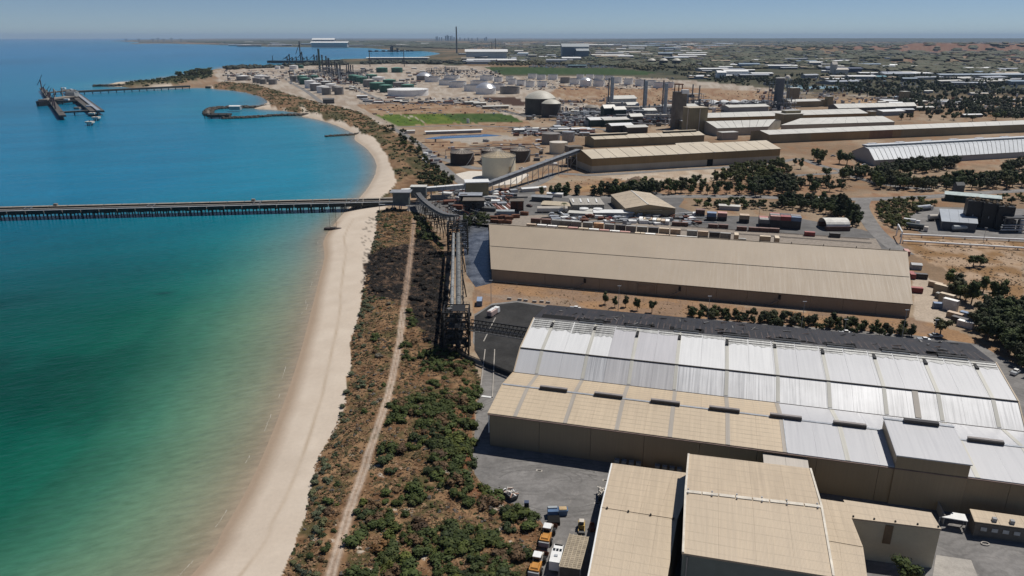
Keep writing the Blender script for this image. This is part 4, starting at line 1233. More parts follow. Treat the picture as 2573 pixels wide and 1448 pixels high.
def tank(label, cx, yb, r, yt, mat, roof='cone', rmat=None, group=None, n=28, ribs=0, rise=None, stair=True, rail=False):
    g = P(cx, yb)
    R = r * mpp(cx, yb) * 1.0
    c = Vector((g.x * (1 + R / g.y), g.y + R, 0))
    h = Zat(cx, yt, c.y)
    R = r * mpp(cx, yb) * (c.y / g.y) ** 0.9
    root = thing('storage_tank', label, 'tank', c, 0, group)
    part('shell', MB().cyl(c, c + UP * h, R, None, n, caps=False), mat, root)
    rmat = rmat or mat
    if roof == 'float':
        m = MB().cyl(c + UP * h, c + UP * (h - 0.01), R * 0.985, R * 0.985, n, caps=False)
        m.v += []
        q = MB().cyl(c + UP * (h * 0.8), c + UP * (h * 0.8 + 0.3), R * 0.98, None, n)
        part('floating_deck', q, TFL, root)
        part('wind_girder', MB().cyl(c + UP * (h - 0.9), c + UP * (h - 0.45), R * 1.03, None, n, caps=False), TGR, root)
    else:
        rs = rise if rise is not None else R * (0.13 if roof == 'cone' else 0.28)
        m = MB()
        if roof == 'cone':
            m.cyl(c + UP * h, c + UP * (h + rs), R * 1.015, 0.05, n, caps=False, smooth=False)
        else:
            m.dome(c + UP * h, R * 1.01, rs, n, 6)
        ro = part('roof', m, rmat, root)
        if ribs:
            for k in range(ribs):
                a = 2 * math.pi * k / ribs
                d = Vector((math.cos(a), math.sin(a), 0))
                o = part('roof_rib', MB().beam(c + d * 0.5 + UP * (h + rs + .05), c + d * R * 0.99 + UP * (h + .25), 0.28, 0.2), plain('rib_pale', (0.55, 0.50, 0.42), 0.6), ro)
                o.location = (0, 0, 0)
        part('rim', MB().cyl(c + UP * (h - 0.25), c + UP * (h + 0.12), R * 1.02, None, n, caps=False), rmat if roof == 'dome' else mat, root)
    if stair:
        m = MB()
        a0 = -1.2
        K = 9
        for k in range(K):
            q0, q1 = a0 + 0.9 * k / K, a0 + 0.9 * (k + 1) / K
            e = R + 0.5
            m.beam(c + Vector((e * math.cos(q0), e * math.sin(q0), h * k / K)), c + Vector((e * math.cos(q1), e * math.sin(q1), h * (k + 1) / K)), 0.7, 0.25)
        part('spiral_stair', m, STEEL, root)
    if rail:
        m = MB()
        for k in range(n):
            q0, q1 = 2 * math.pi * k / n, 2 * math.pi * (k + 1) / n
            a, b = c + Vector((R * math.cos(q0), R * math.sin(q0), h + 1.1)), c + Vector((R * math.cos(q1), R * math.sin(q1), h + 1.1))
            m.beam(a, b, 0.12).beam(a, a - UP * 1.1, 0.1)
        part('handrail', m, STEEL, root)
    return root, c, R, h
_, cT, rT, hT = tank('large cream tank with ribbed cone roof on a pale bund', 1253.3, 452.2, 41.8, 391, TC, 'cone', plain('cone_tan', (0.42, 0.34, 0.22), 0.7, 0, 0.3, 0.3), n=48, ribs=26, rise=5.0, rail=True)
part('stain_streak', MB().box((cT.x + rT * .68, cT.y - rT * .74, hT * .3), (2.5, 0.3, hT * .55), 0.75), plain('streak', (0.46, 0.36, 0.22), 0.7, 0, 0.3), _)
_, c, R, h = tank('rust black tank with ribbed cone roof, apart from the cream tank', 1161.5, 416.8, 29.5, 383, TD, 'cone', plain('cone_dark', (0.20, 0.165, 0.14), 0.7, 0, 0.4, 0.3), n=36, ribs=22, rise=3.2)
_, c, R, h = tank('dark tank with ribbed roof peeping behind the cream tank', 1307, 409, 25.5, 377, TB, 'cone', MATS['cone_dark'], n=32, ribs=20, rise=2.8)
_, c, R, h = tank('brown tank almost hidden behind the cream tank', 1236, 409, 26, 377, TD, 'cone', MATS['cone_dark'], n=32, ribs=20, rise=2.8)
tank('drab steel tank, left of the grey pair near the ochre shed', 1384, 363.8, 23, 335, TBD, 'cone', TGR, rise=1.6)
tank('light grey tank with pale conical roof near the ochre shed', 1428, 358, 16, 331, plain('tank_lgrey', (0.42, 0.41, 0.39), 0.6), 'cone', GALV)
tank('cream tank with low roof beside the sloping conveyor', 1402.6, 388, 22.3, 357, TC, 'cone', PALE, rise=1.2)
tank('huge brown tank with cream dome roof, larger of the pair', 1357, 290, 38, 246, TB, 'dome', DOMEC, n=40, rise=11)
tank('brown domed tank in front of the huge one', 1384.7, 296, 24.2, 259.5, TB, 'dome', DOMEC, n=36, rise=6)
tank('grey tank with low dome in the brown paddock', 1484, 283.6, 16.3, 269.6, TGR, 'dome', TBD, rise=4)
tank('white shell tank with bright silver dome in the tank farm', 1220.8, 238, 25.4, 221, TW, 'dome', DOMES, n=36, rise=11)
tank('grey open topped tank beside the silver domed tank', 1281, 237, 24.6, 218.5, TGR, 'float')
tank('very wide low white tank, broadest in the refinery', 1025.7, 243.3, 51, 224, TW, 'cone', TW, n=48, rise=1.0, rail=True)
tank('grey tank with silver dome at the edge of the tank farm', 1066, 202.5, 19.3, 190, TGR, 'dome', DOMES, rise=9)
tank('small white tank with bright dome among the far open tanks', 1471.6, 218, 14.6, 201, TW, 'dome', DOMES, rise=6)
FAR = sorted([(1187, 230.5, 21, 213), (1150, 221, 22, 205), (1125, 215, 22, 200), (1087.5, 207, 20, 193), (1135, 199, 20, 189.5), (1204, 214, 22, 202.5), (1248, 228, 21, 211), (1224, 203, 18, 190), (1252, 206, 11, 194), (1281, 204.7, 10, 192), (1287, 213, 11, 199), (1309, 216, 11.3, 202), (1332, 220, 11.4, 204.7), (1362, 220, 12.6, 204.7), (1338, 198, 11.5, 185.6), (1360, 201, 11.5, 188), (1389, 201, 12.5, 187.5), (1444, 213, 12.6, 198), (1504, 218, 14.7, 202.5), (1458, 199, 9.5, 187), (1482, 198, 10.2, 187), (1504.5, 201.4, 11.6, 189), (1531, 202, 11.5, 191), (1552, 209.5, 10, 195), (1578.7, 213, 11.6, 198), (1608.7, 217, 13, 200.6), (1634.6, 215.5, 13, 202), (1653.5, 221.5, 13, 207), (1679.5, 221.5, 13, 207)])
for i, (x, yb, r, yt) in enumerate(FAR):
    tank('white open topped tank, %s from the left in the white tank farm' % ordn(i + 1), x, yb, r, yt, TW, 'float', group='white floating roof tanks', stair=r > 12)
tank('dull grey open tank between white ones in the tank farm', 1419.5, 210, 12.2, 195, TGR, 'float', stair=False)
GREEN = sorted([(970.7, 233, 16.3, 214), (948.3, 226.4, 19, 208.2), (909.4, 210.6, 13.6, 193.8), (900, 208.5, 13, 191), (889, 205, 13, 189), (934, 198, 14, 188), (978.8, 217, 16.3, 200.6), (1024.6, 222, 16, 213), (960, 183, 14.3, 170.6), (997.8, 183, 14.1, 170.6), (760, 207, 12, 191), (790, 199, 9.5, 190), (756.5, 172, 6.8, 165), (766.3, 213, 13.3, 196)])
for i, (x, yb, r, yt) in enumerate(GREEN):
    tank('green refinery tank, %s from the left among the green tanks' % ordn(i + 1), x, yb, r, yt, TG, 'cone', plain('green_top', (0.12, 0.27, 0.21), 0.6), group='green refinery tanks', stair=False)
GREY = sorted([(927.8, 219.6, 14.3, 201), (1003, 219.6, 15.2, 207), (852.4, 238.7, 11.6, 219), (820.9, 239, 11.5, 220.4), (846, 230.5, 11, 216), (739, 206, 9, 191), (641.7, 208.5, 6.5, 196), (652, 210, 7, 197), (661.9, 212, 8.2, 199), (673, 207, 7, 192.5), (686, 213, 10.5, 199)])
for i, (x, yb, r, yt) in enumerate(GREY):
    tank('grey refinery tank, %s from the left among the grey tanks' % ordn(i + 1), x, yb, r, yt, TGR, 'cone', plain('grey_top', (0.46, 0.44, 0.41), 0.6), group='grey refinery tanks', stair=r > 10)
WHT = sorted([(951.6, 203, 16, 194), (812, 234.6, 15, 217), (832, 225, 13.3, 211), (794.5, 229, 14.3, 210), (780.2, 222.3, 13.6, 203), (819.4, 214, 12.5, 204.7), (801, 203, 11.6, 197), (611.5, 202.8, 16.3, 191), (655, 196.5, 15, 189.7), (697.6, 174, 6.4, 166.6), (709.5, 173, 5.4, 166), (738.4, 174.7, 10.5, 165)])
for i, (x, yb, r, yt) in enumerate(WHT):
    tank('white roofed refinery tank, %s from the left by the coast' % ordn(i + 1), x, yb, r, yt, TW if i % 3 else TGR, 'cone', WHITE, group='white refinery tanks', stair=False)
for i, (x, yb) in enumerate(((1637, 163.4), (1667, 164), (1699, 165))):
    tank('dark distant tank with cream dome, %s of three from the left' % ordn(i + 1), x, yb, 10.7, 152.2, plain('tank_vdark', (0.04, 0.035, 0.03), 0.8), 'dome', DOMEC, group='cream domed gas tanks', stair=False, rise=9)
for i, (x, yb, yt) in enumerate(((1467, 542, 523.6), (1501.5, 543.5, 524.4))):
    tank('small white yard tank %s the grey shed with skylights' % ('left below', 'right below')[i], x, yb, 11.4, yt, TW, 'cone', WHITE, rise=0.5)
for i, (x, yb, r, yt) in enumerate(((1440, 317, 8, 307), (1461, 316, 7.5, 306), (1330, 302, 8, 292), (1176, 310, 3.5, 299), (1449, 279, 4.5, 270))):
    tank(['small grey tank by the dark green sheds, left one', 'small grey tank by the dark green sheds, right one', 'small tank at the foot of the huge domed tank', 'small pale tank at the corner of the fields', 'tiny white tank beside the brown paddock'][i], x, yb, r, yt, [TGR, TGR, TBD, WHITE, WHITE][i], 'cone', GALV, stair=False)

# ------------------------------------------------------------------ plant clutter: process units, pipe racks, small sheds
def process_unit(x, y, wd, dp, ht, seed, label, dark=False, group='process units'):
    rn = random.Random(seed)
    b = P(x, y)
    root = thing('process_unit', label, 'plant unit', b, 0, group)
    fm = MATS['col_dark'] if dark else plain('frame_grey', (0.16, 0.165, 0.17), 0.6)
    m = MB()
    nx = max(1, int(wd / 8))
    lv = max(1, int(ht / 6))
    for i in range(nx + 1):
        for j in (0, 1):
            m.box((b.x - wd / 2 + wd * i / nx, b.y + dp * j, ht / 2), (0.6, 0.6, ht))
    for k in range(1, lv + 1):
        for j in (0, 1):
            m.box((b.x, b.y + dp * j, ht * k / lv), (wd, 0.5, 0.6))
    part('steel_frame', m, fm, root)
    for k in range(1, lv + 1):
        part('deck', MB().box((b.x + rn.uniform(-.1, .1) * wd, b.y + dp / 2, ht * k / lv + 0.32), (wd * rn.uniform(.5, .95), dp * .9, 0.2)), rn.choice([STEEL, fm, CONC]), root)
    for k in range(rn.randint(3, 5)):
        px, py = b.x + rn.uniform(-.45, .45) * wd, b.y + rn.uniform(.1, .9) * dp
        hh, rr = ht * rn.uniform(.4, 1.25), rn.uniform(.8, 2.2)
        if rn.random() < .35:
            z = rn.uniform(2, ht * .8)
            part('vessel', MB().cyl((px - rr * 2.5, py, z), (px + rr * 2.5, py, z), rr, None, 10), rn.choice([GALV, WHITE, STEEL]), root)
        else:
            part('vessel', MB().cyl((px, py, 0), (px, py, hh), rr, None, 10), rn.choice([GALV, TGR, STEEL, fm]), root)
    m = MB()
    for k in range(4):
        z = rn.uniform(1.5, ht)
        m.cyl((b.x - wd * .6, b.y - .5 + k * .2, z), (b.x + wd * .6, b.y - .5 + k * .2, z), .35, None, 6)
    part('pipe_run', m, GALV, root)
    return root
UN = [(1548, 286, 30, 14, 16), (1585, 290, 36, 14, 12), (1610, 300, 30, 12, 12), (1640, 296, 34, 14, 16), (1655, 312, 36, 12, 12), (1575, 306, 40, 12, 9), (1520, 297, 34, 12, 8), (1480, 293, 36, 12, 7), (1440, 298, 36, 10, 7), (1500, 310, 30, 10, 7), (1700, 290, 30, 14, 14), (1745, 262, 30, 14, 18), (1770, 270, 30, 14, 12), (1690, 268, 34, 14, 10), (1850, 275, 40, 14, 10), (1900, 273, 40, 14, 12), (1925, 280, 26, 14, 16), (1975, 278, 26, 14, 18), (1410, 330, 26, 10, 5), (1330, 335, 26, 8, 5)]
for i, q in enumerate(sorted(UN)):
    process_unit(*q, 40 + i, 'steel process unit with vessels and pipes, %s from the left in the works' % ordn(i + 1))
RU = [(795, 190, 45, 20, 16), (815, 187, 45, 20, 22), (832, 191, 45, 20, 24), (850, 194, 40, 20, 22), (868, 192, 40, 20, 18), (890, 192, 45, 20, 14), (905, 186, 40, 20, 12), (780, 183, 40, 20, 10), (1090, 183, 50, 20, 14), (1132, 182, 45, 20, 16), (1160, 184, 50, 20, 10), (920, 180, 40, 16, 8)]
for i, q in enumerate(sorted(RU)):
    process_unit(*q, 80 + i, 'dark refinery unit, %s from the left along the refinery skyline' % ordn(i + 1), True, 'refinery units')

SHM = {}
def small_shed_mesh(kind):
    if kind in SHM:
        return SHM[kind]
    rm, wm = kind
    m = MB().hexa([(-.5, -.5, 0), (.5, -.5, 0), (.5, .5, 0), (-.5, .5, 0), (-.5, -.5, .8), (.5, -.5, .8), (.5, .5, .8), (-.5, .5, .8)])
    m.add([(-.5, -.5, .8), (-.5, .5, .8), (-.5, 0, 1.0), (.5, -.5, .8), (.5, .5, .8), (.5, 0, 1.0)], [(0, 2, 1), (3, 4, 5)])
    r = MB()
    for s in (-1, 1):
        r.hexa([(-.53, s * .55, .79), (.53, s * .55, .79), (.53, 0, 1.01), (-.53, 0, 1.01), (-.53, s * .55, .84), (.53, s * .55, .84), (.53, 0, 1.06), (-.53, 0, 1.06)])
    SHM[kind] = (m.mesh('wall', wm), r.mesh('roof', rm))
    return SHM[kind]
def small_shed(x, y, wd, dp, ht, label, rm=None, wm=None, ang=None, group=None, cat='shed', name='works_shed', z=0.0):
    b = P(x, y, z)
    root = thing(name, label, cat, b, AF if ang is None else ang, group)
    mw, mr = small_shed_mesh((rm or WHITE, wm or STEEL))
    for nm, me in (('wall', mw), ('roof', mr)):
        o = link(nm, me, root)
        o.scale = (wd, dp, ht)
    return root
DG = plain('green_dark_wall', (0.03, 0.055, 0.045), 0.7)
for q in ((1505, 316, 34, 22, 11, 'dark green shed with pale roof, left of the pair', WHITE, DG), (1545, 316, 40, 22, 11, 'dark green shed with pale roof, right of the pair', PALER, DG), (1556, 330, 30, 18, 10, 'brown shed with white roof behind the monitor roofed shed', WHITE, TB), (1594, 333, 28, 18, 9, 'low white roofed shed next to the brown shed', PALER, TB), (1560, 272, 44, 26, 20, 'tall pale blue grey building at the foot of the lone stack', PALER, plain('bluegrey', (0.36, 0.39, 0.40), .6)), (1585, 284, 20, 16, 16, 'pale grey control building between the stacks', PALER, MATS['bluegrey']), (1527, 300, 18, 14, 20, 'dark green boxy hut, left', PALER, DG), (1553, 301, 18, 14, 18, 'dark green boxy hut, right', PALER, DG), (1594, 315, 18, 14, 15, 'brown box hut below the stacks', PALER, TB), (1628, 297, 20, 14, 14, 'pale green hut below the middle stack', PALER, MATS['bluegrey']), (1870, 283, 70, 26, 12, 'grey long shed in front of the white vaults', PALER, GREYW), (1700, 282, 60, 26, 12, 'grey low shed behind the third stack', PALER, GREYW), (2010, 268, 60, 26, 12, 'grey roofed shed behind the dark column', PALER, OLIVEW), (2230, 289, 40, 24, 8, 'small white roofed shed by the far pale shed', WHITE, GREYW), (1185, 262, 26, 10, 5, 'low tan shed by the refinery road, left', PALER, TBD), (1205, 266, 22, 10, 6, 'low tan shed by the refinery road, middle', PALER, TBD), (1245, 273, 44, 10, 5, 'low tan shed by the refinery road, right', PALER, TBD), (826, 260, 20, 14, 9, 'dark pitched hut at the end of the refinery road', MATS['dark_wall'], MATS['dark_wall']), (1030, 335, 12, 8, 4, 'pale hut by the coastal tree', PALER, PALE), (1140, 335, 70, 8, 4, 'long low white roof beside the pond', WHITE, STEEL)):
    small_shed(*q[:6], rm=q[6], wm=q[7])
rn = random.Random(5)
k = 0
for (x0, y0, x1, y1, cnt) in ((1290, 326, 1480, 342, 26), (1400, 284, 1530, 300, 16), (1560, 262, 1760, 282, 16), (900, 246, 1010, 262, 14), (1010, 262, 1190, 256, 14), (1760, 268, 1900, 282, 10), (570, 182, 720, 196, 20), (730, 180, 800, 200, 12), (900, 172, 1200, 186, 22), (860, 196, 900, 230, 8), (1010, 190, 1060, 214, 8)):
    for _i in range(cnt):
        x, y = rn.uniform(x0, x1), rn.uniform(min(y0, y1), max(y0, y1))
        small_shed(x, y, rn.uniform(6, 22), rn.uniform(4, 9), rn.uniform(2.5, 6), 'small low works hut or equipment box on the plant ground', rn.choice([WHITE, PALER, STEEL, GALV, TBD, RUST]), rn.choice([STEEL, TGR, TBD, MATS['dark_wall'], CONC]), rn.uniform(-.3, .4), 'small works huts', 'hut', 'works_hut')
def pipe(name, label, pts, r, mat, posts=0, post_mat=None, cat='pipe'):
    b = Vector((pts[0][0], pts[0][1], 0))
    root = thing(name, label, cat, b)
    for i in range(len(pts) - 1):
        part('pipe_length', MB().cyl(pts[i], pts[i + 1], r, None, 8), mat, root)
        L = (Vector(pts[i + 1]) - Vector(pts[i])).length
        if posts:
            for k in range(int(L / posts) + 1):
                p = lerpv(Vector(pts[i]), Vector(pts[i + 1]), min(1, k * posts / L))
                part('support', MB().beam((p.x, p.y, 0), p, r * .8), post_mat or STEEL, root)
    return root
def pz(x, y, z):
    """point above ground pixel (x, y) at height z"""
    q = P(x, y)
    q.z = z
    return q
pipe('pipe_rack', 'double pipe rack across the works below the stacks', [pz(1380, 300, 5), pz(1640, 322, 5)], 0.6, GALV, 14)
pipe('pipe_rack', 'pipe rack running behind the brown tanks', [pz(1120, 392, 6), pz(1330, 388, 6)], 0.5, RUST, 12)
pipe('pipe_rack', 'rusty pipe bridge over the brown ground', [pz(1060, 372, 6), pz(1125, 371, 6)], 0.4, RUST, 20)
pipe('pipe_rack', 'long low pipe beside the dark refinery ground', [pz(1130, 248, 2), pz(1330, 296, 2)], 0.6, CONC, 20)
for j in range(3):
    pipe('pipe_rack', 'rack pipe behind the cream tank, %s one' % ('upper', 'middle', 'lower')[j], [pz(1133, 392 + j, 8 - j), pz(1335, 382 + j, 8 - j)], 0.35, STEEL if j else RUST, 16)

# ------------------------------------------------------------------ main jetty and conveyors
DECK = plain('jetty_deck', (0.20, 0.195, 0.185), 0.85, 0, 0.35, 0.2)
PILE = plain('pile', (0.05, 0.045, 0.04), 0.8)
F0, F1 = P(0, 554, SEA), P(870, 532, SEA)
jd = (F1 - F0).normalized()
jn = Vector((-jd.y, jd.x, 0))
JL = F0 - jd * 90 + jn * 5.0
JR = F1 + jd * 36 + jn * 5.0
JL.z = JR.z = 0.6
jt = thing('bulk_jetty', 'long dark pile jetty with pipes and belt crossing the bay', 'jetty', (JR.x, JR.y, SEA))
FASC = plain('jetty_fascia', (0.026, 0.030, 0.028), .8, 0, .5, .2)
TAND = plain('jetty_tan', (0.30, 0.265, 0.22), .85, 0, .3, .3)
nseg = 30
for k in range(nseg):
    a, b = lerpv(JL, JR, k / nseg), lerpv(JL, JR, (k + 1) / nseg - 0.0015)
    part('deck_span', MB().beam(a, b, 11.0, 0.9), DECK, jt)
    part('fascia', MB().beam(a - jn * 5.55 + UP * .35, b - jn * 5.55 + UP * .35, .25, 2.5), FASC, jt)
    part('belt_cover', MB().beam(a + jn * 3.4 + UP * 1.7, b + jn * 3.4 + UP * 1.7, 2.8, 2.0), FASC, jt)
    part('cover_roof', MB().beam(a + jn * 3.4 + UP * 2.8, b + jn * 3.4 + UP * 2.8, 3.2, .2), TAND, jt)
    part('handrail', MB().beam(a - jn * 5.3 + UP * 2.3, b - jn * 5.3 + UP * 2.3, .09, .09), STEEL, jt)
npile = int((JR - JL).length / 7.6)
for k in range(npile):
    p = lerpv(JL, JR, k / npile)
    for s in (-4.9, 4.9):
        for e in (-1.15, 1.15):
            q = p + jn * s + jd * e
            part('pile', MB().cyl((q.x, q.y, -9), (q.x, q.y, .3), 0.42, None, 8), PILE, jt)
    part('cross_head', MB().beam(p - jn * 5.6 + UP * -.85, p + jn * 5.6 + UP * -.85, 3.0, .8), PILE, jt)
for j, (o, r, z, mt) in enumerate(((-4.9, .3, 1.7, WHITE), (-3.9, .25, 1.3, STEEL), (-3.1, .22, 1.2, RUST), (1.2, .25, 1.5, PALE))):
    part('deck_pipe', MB().cyl(JL + jn * o + UP * z, JR + jn * o + UP * z, r, None, 8), mt, jt)
for px, c in ((365, GALV), (78, GALV), (620, GALV), (862, GALV)):
    f_ = lerpv(JL, JR, 0)
    t = (P(px, 515, 3).x - JL.x) / (JR.x - JL.x)
    f_ = lerpv(JL, JR, t) - jn * 3.5 + UP * 1
    part('expansion_loop', MB().beam(f_, f_ + Vector((4, 3, 2.4)), .35).beam(f_ + Vector((4, 3, 2.4)), f_ + Vector((8, 3, 2.4)), .35).beam(f_ + Vector((8, 3, 2.4)), f_ + Vector((5, 0, 0)), .35), c, jt)
for px in (152, 626):
    t = (P(px, 515, 3).x - JL.x) / (JR.x - JL.x)
    q = lerpv(JL, JR, t) + jn * 4
    part('deck_machine', MB().box(q + UP * 3.6, (2.4, 1.8, 1.5)), TBD, jt)
# conveyor from the jetty head inland, then up the long slope
def gallery(name, label, a, b, wd, ht, roof, wall, posts, post_mat=None, segs=8, base_of=None):
    a, b = Vector(a), Vector(b)
    root = thing(name, label, 'conveyor', (a.x, a.y, 0))
    for k in range(segs):
        p, q = lerpv(a, b, k / segs), lerpv(a, b, (k + 1) / segs - 0.004)
        part('gallery_side', MB().beam(p, q, wd, ht), wall, root)
        part('gallery_roof', MB().beam(p + UP * (ht / 2 + .1), q + UP * (ht / 2 + .1), wd * 1.15, 0.2), roof, root)
    d = (b - a).normalized()
    s = Vector((-d.y, d.x, 0)).normalized() * wd * .6
    for k in range(posts):
        p = lerpv(a, b, (k + .5) / posts)
        for e in (-1, 1):
            part('trestle_leg', MB().beam((p.x + s.x * e * 1.3, p.y + s.y * e * 1.3, 0), p + s * e - UP * ht / 2, .45), post_mat or STEEL, root)
        part('trestle_brace', MB().beam((p.x + s.x * 1.2, p.y + s.y * 1.2, p.z * .25), p - s * 1.05 - UP * (ht / 2 + p.z * .15), .25), post_mat or STEEL, root)
    return root
g0, g1 = pz(1010, 505, 7), pz(1185, 497, 9)
gallery('covered_conveyor', 'low covered conveyor from the jetty head to the transfer house', g0, g1, 4, 3, WHITE, MATS['bluegrey'], 6)
b = P(1211, 499)
tr = thing('transfer_house', 'tan transfer house where the conveyors meet', 'building', b)
part('wall', MB().box((b.x - 4, b.y + 5, 6), (17, 11, 12), 0.12), OLIVEW, tr)
part('roof', MB().box((b.x - 4, b.y + 5, 12.3), (18.5, 12.5, .6), 0.12), WHITE, tr)
part('door', MB().box((b.x - 1, b.y - 1.2, 1.6), (2.2, .3, 3.2), 0.12), MATS['dark_wall'], tr)
d1l = P(1462, 378, 16.5)
gallery('sloping_gallery', 'long inclined conveyor gallery climbing to the ochre shed', pz(1215, 496, 8.5), (d1l.x - 3, d1l.y, 16), 4.2, 3.0, plain('gal_roof', (0.24, 0.25, 0.26), .5), plain('gal_side', (0.13, 0.135, 0.14), .6), 9, segs=14)
gb = P(1440, 425)
hd = thing('gallery_head_house', 'shaded open head structure at the end of the ochre shed', 'building', gb)
part('upper_house', MB().box((gb.x + 2, gb.y + 22, 15), (14, 12, 6), AF), CONCD, hd)
for dx in (-4, 8):
    for dy in (16, 28):
        part('column', MB().box((gb.x + dx, gb.y + dy, 6), (.8, .8, 12)), CONC, hd)
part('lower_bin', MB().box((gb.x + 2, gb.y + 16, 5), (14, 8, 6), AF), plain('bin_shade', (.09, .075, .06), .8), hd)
# jetty head house and walkways
b = P(1005, 530)
hh = thing('jetty_head_house', 'small grey green house on stilts at the jetty root', 'building', b)
part('house', MB().box((b.x + 1, b.y + 3, 8.5), (11, 8, 9)), plain('head_green', (0.13, 0.15, 0.14), .6), hh)
part('house_roof', MB().box((b.x + 1, b.y + 3, 13.2), (14.5, 10.5, .5)), STEEL, hh)
for dx in (-5, 0, 6):
    for dy in (-.8, 6.8):
        part('stilt', MB().box((b.x + dx, b.y + dy, 2), (.6, .6, 4.2)), STEEL, hh)
part('walkway', MB().beam(b + Vector((-14, -2, 5)), b + Vector((8, -3, 4)), 1.6, .3).beam(b + Vector((-14, -2, 6.1)), b + Vector((8, -3, 5.1)), .1).beam(b + Vector((-14, -2, 5)), b + Vector((-14, -2, 0)), .3), STEEL, hh)
b = P(1052, 512)
h2 = thing('relay_house', 'small grey box house where the burnt conveyor begins', 'building', b)
part('house', MB().box((b.x, b.y + 4, 8), (11, 7, 8)), plain('head_green2', (0.16, 0.17, 0.16), .6), h2)
part('house_roof', MB().box((b.x, b.y + 4, 12.2), (12, 8, .4)), PALER, h2)
# curved conveyor to the burnt tower: deck segments on black trestles
cz = [pz(1052, 517, 9), pz(1062, 535, 10), pz(1078, 556, 11.5), pz(1098, 578, 13), pz(1122, 600, 15), pz(1150, 613, 17)]
cc = smooth_line(cz, 3)
cv = thing('curved_conveyor', 'curving burnt conveyor with silver hoops up to the charred tower', 'conveyor', (cc[0].x, cc[0].y, 0))
for i in range(len(cc) - 1):
    part('deck_length', MB().beam(cc[i], cc[i + 1], 3.4, 1.2), plain('sooty_steel', (0.12, 0.12, 0.12), .6, 0, .4) if i < 5 else CHARW, cv)
    part('walk_length', MB().beam(cc[i] + Vector((-2.3, -1, -.6)), cc[i + 1] + Vector((-2.3, -1, -.6)), 1.2, .25), BLACK, cv)
    p = cc[i]
    part('trestle', MB().beam((p.x - 2, p.y, 0), p, .4).beam((p.x + 2, p.y, 0), p, .4).beam((p.x - 2, p.y, p.z * .5), (p.x + 2, p.y, p.z * .5), .3), BLACK if i > 3 else STEEL, cv)
# charred transfer towers
def lattice(name, label, b, wd, dp, ht, lv, seed, mat, clutter=26):
    rn = random.Random(seed)
    root = thing(name, label, 'tower', b)
    for i in (-1, 0, 1):
        for j in (0, 1):
            x, y = b.x + i * wd / 2, b.y + j * dp
            part('column', MB().box((x, y, ht / 2), (.55, .55, ht)), mat, root)
    for k in range(1, lv + 1):
        z = ht * k / lv
        m = MB()
        for j in (0, .5, 1):
            m.beam((b.x - wd / 2, b.y + j * dp, z), (b.x + wd / 2, b.y + j * dp, z), .4)
        for i in (-1, -.3, .3, 1):
            m.beam((b.x + i * wd / 2, b.y, z), (b.x + i * wd / 2, b.y + dp, z), .4)
        part('floor_frame', m, mat, root)
        if rn.random() < .8:
            part('floor_plate', MB().box((b.x + rn.uniform(-.15, .15) * wd, b.y + dp * .5, z + .25), (wd * rn.uniform(.5, .8), dp * rn.uniform(.5, .9), .15)), mat, root)
        m = MB()
        z0 = ht * (k - 1) / lv
        for j in (0, dp):
            m.beam((b.x - wd / 2, b.y + j, z0), (b.x, b.y + j, z), .25).beam((b.x, b.y + j, z), (b.x + wd / 2, b.y + j, z0), .25)
        for i in (-wd / 2, wd / 2):
            m.beam((b.x + i, b.y, z0), (b.x + i, b.y + dp, z), .25)
        part('cross_brace', m, mat, root)
        m = MB()
        for j in (0, dp):
            m.beam((b.x - wd / 2, b.y + j, z + 1.1), (b.x + wd / 2, b.y + j, z + 1.1), .1)
            for i in range(9):
                x = b.x - wd / 2 + wd * i / 8
                m.beam((x, b.y + j, z), (x, b.y + j, z + 1.1), .1)
        part('guard_rail', m, CHARW, root)
    for k in range(clutter):
        c = (b.x + rn.uniform(-.5, .5) * wd, b.y + rn.uniform(0, 1) * dp, rn.uniform(.5, ht))
        if rn.random() < .5:
            d = Vector((rn.uniform(-2, 2), rn.uniform(-2, 2), rn.uniform(-1.5, 1.5)))
            part('twisted_steel', MB().beam(Vector(c) - d, Vector(c) + d, .22), rn.choice([mat, mat, CHARW]), root)
        else:
            part('burnt_machine', MB().box(c, (rn.uniform(.6, 2.4), rn.uniform(.6, 2), rn.uniform(.4, 1.6)), rn.uniform(0, 3)), rn.choice([mat, mat, mat, CHARW]), root)
    return root
tA = P(1150, 640)
hA = Zat(1150, 560, tA.y + 4)
lattice('charred_transfer_tower', 'charred steel transfer tower at the head of the twin tubes', tA, 11, 8, hA, 5, 11, BLACK)
tB = P(1147, 893)
hB = Zat(1147, 775, tB.y + 5)
lattice('charred_drive_tower', 'taller charred steel tower at the foot of the twin tubes', tB, 9.5, 9, hB, 5, 12, BLACK, 34)
zA, zB = hA - 5, hB - 1.5
tubes = thing('twin_tube_conveyor', 'pair of soot streaked tube conveyors between the charred towers', 'conveyor', (tB.x, tB.y + 9, 0))
TUBE = plain('tube_grey', (0.36, 0.36, 0.34), .45, .2, .5, .6)
a0, b0 = Vector((tA.x, tA.y, zA)), Vector((tB.x, tB.y + 9, zB))
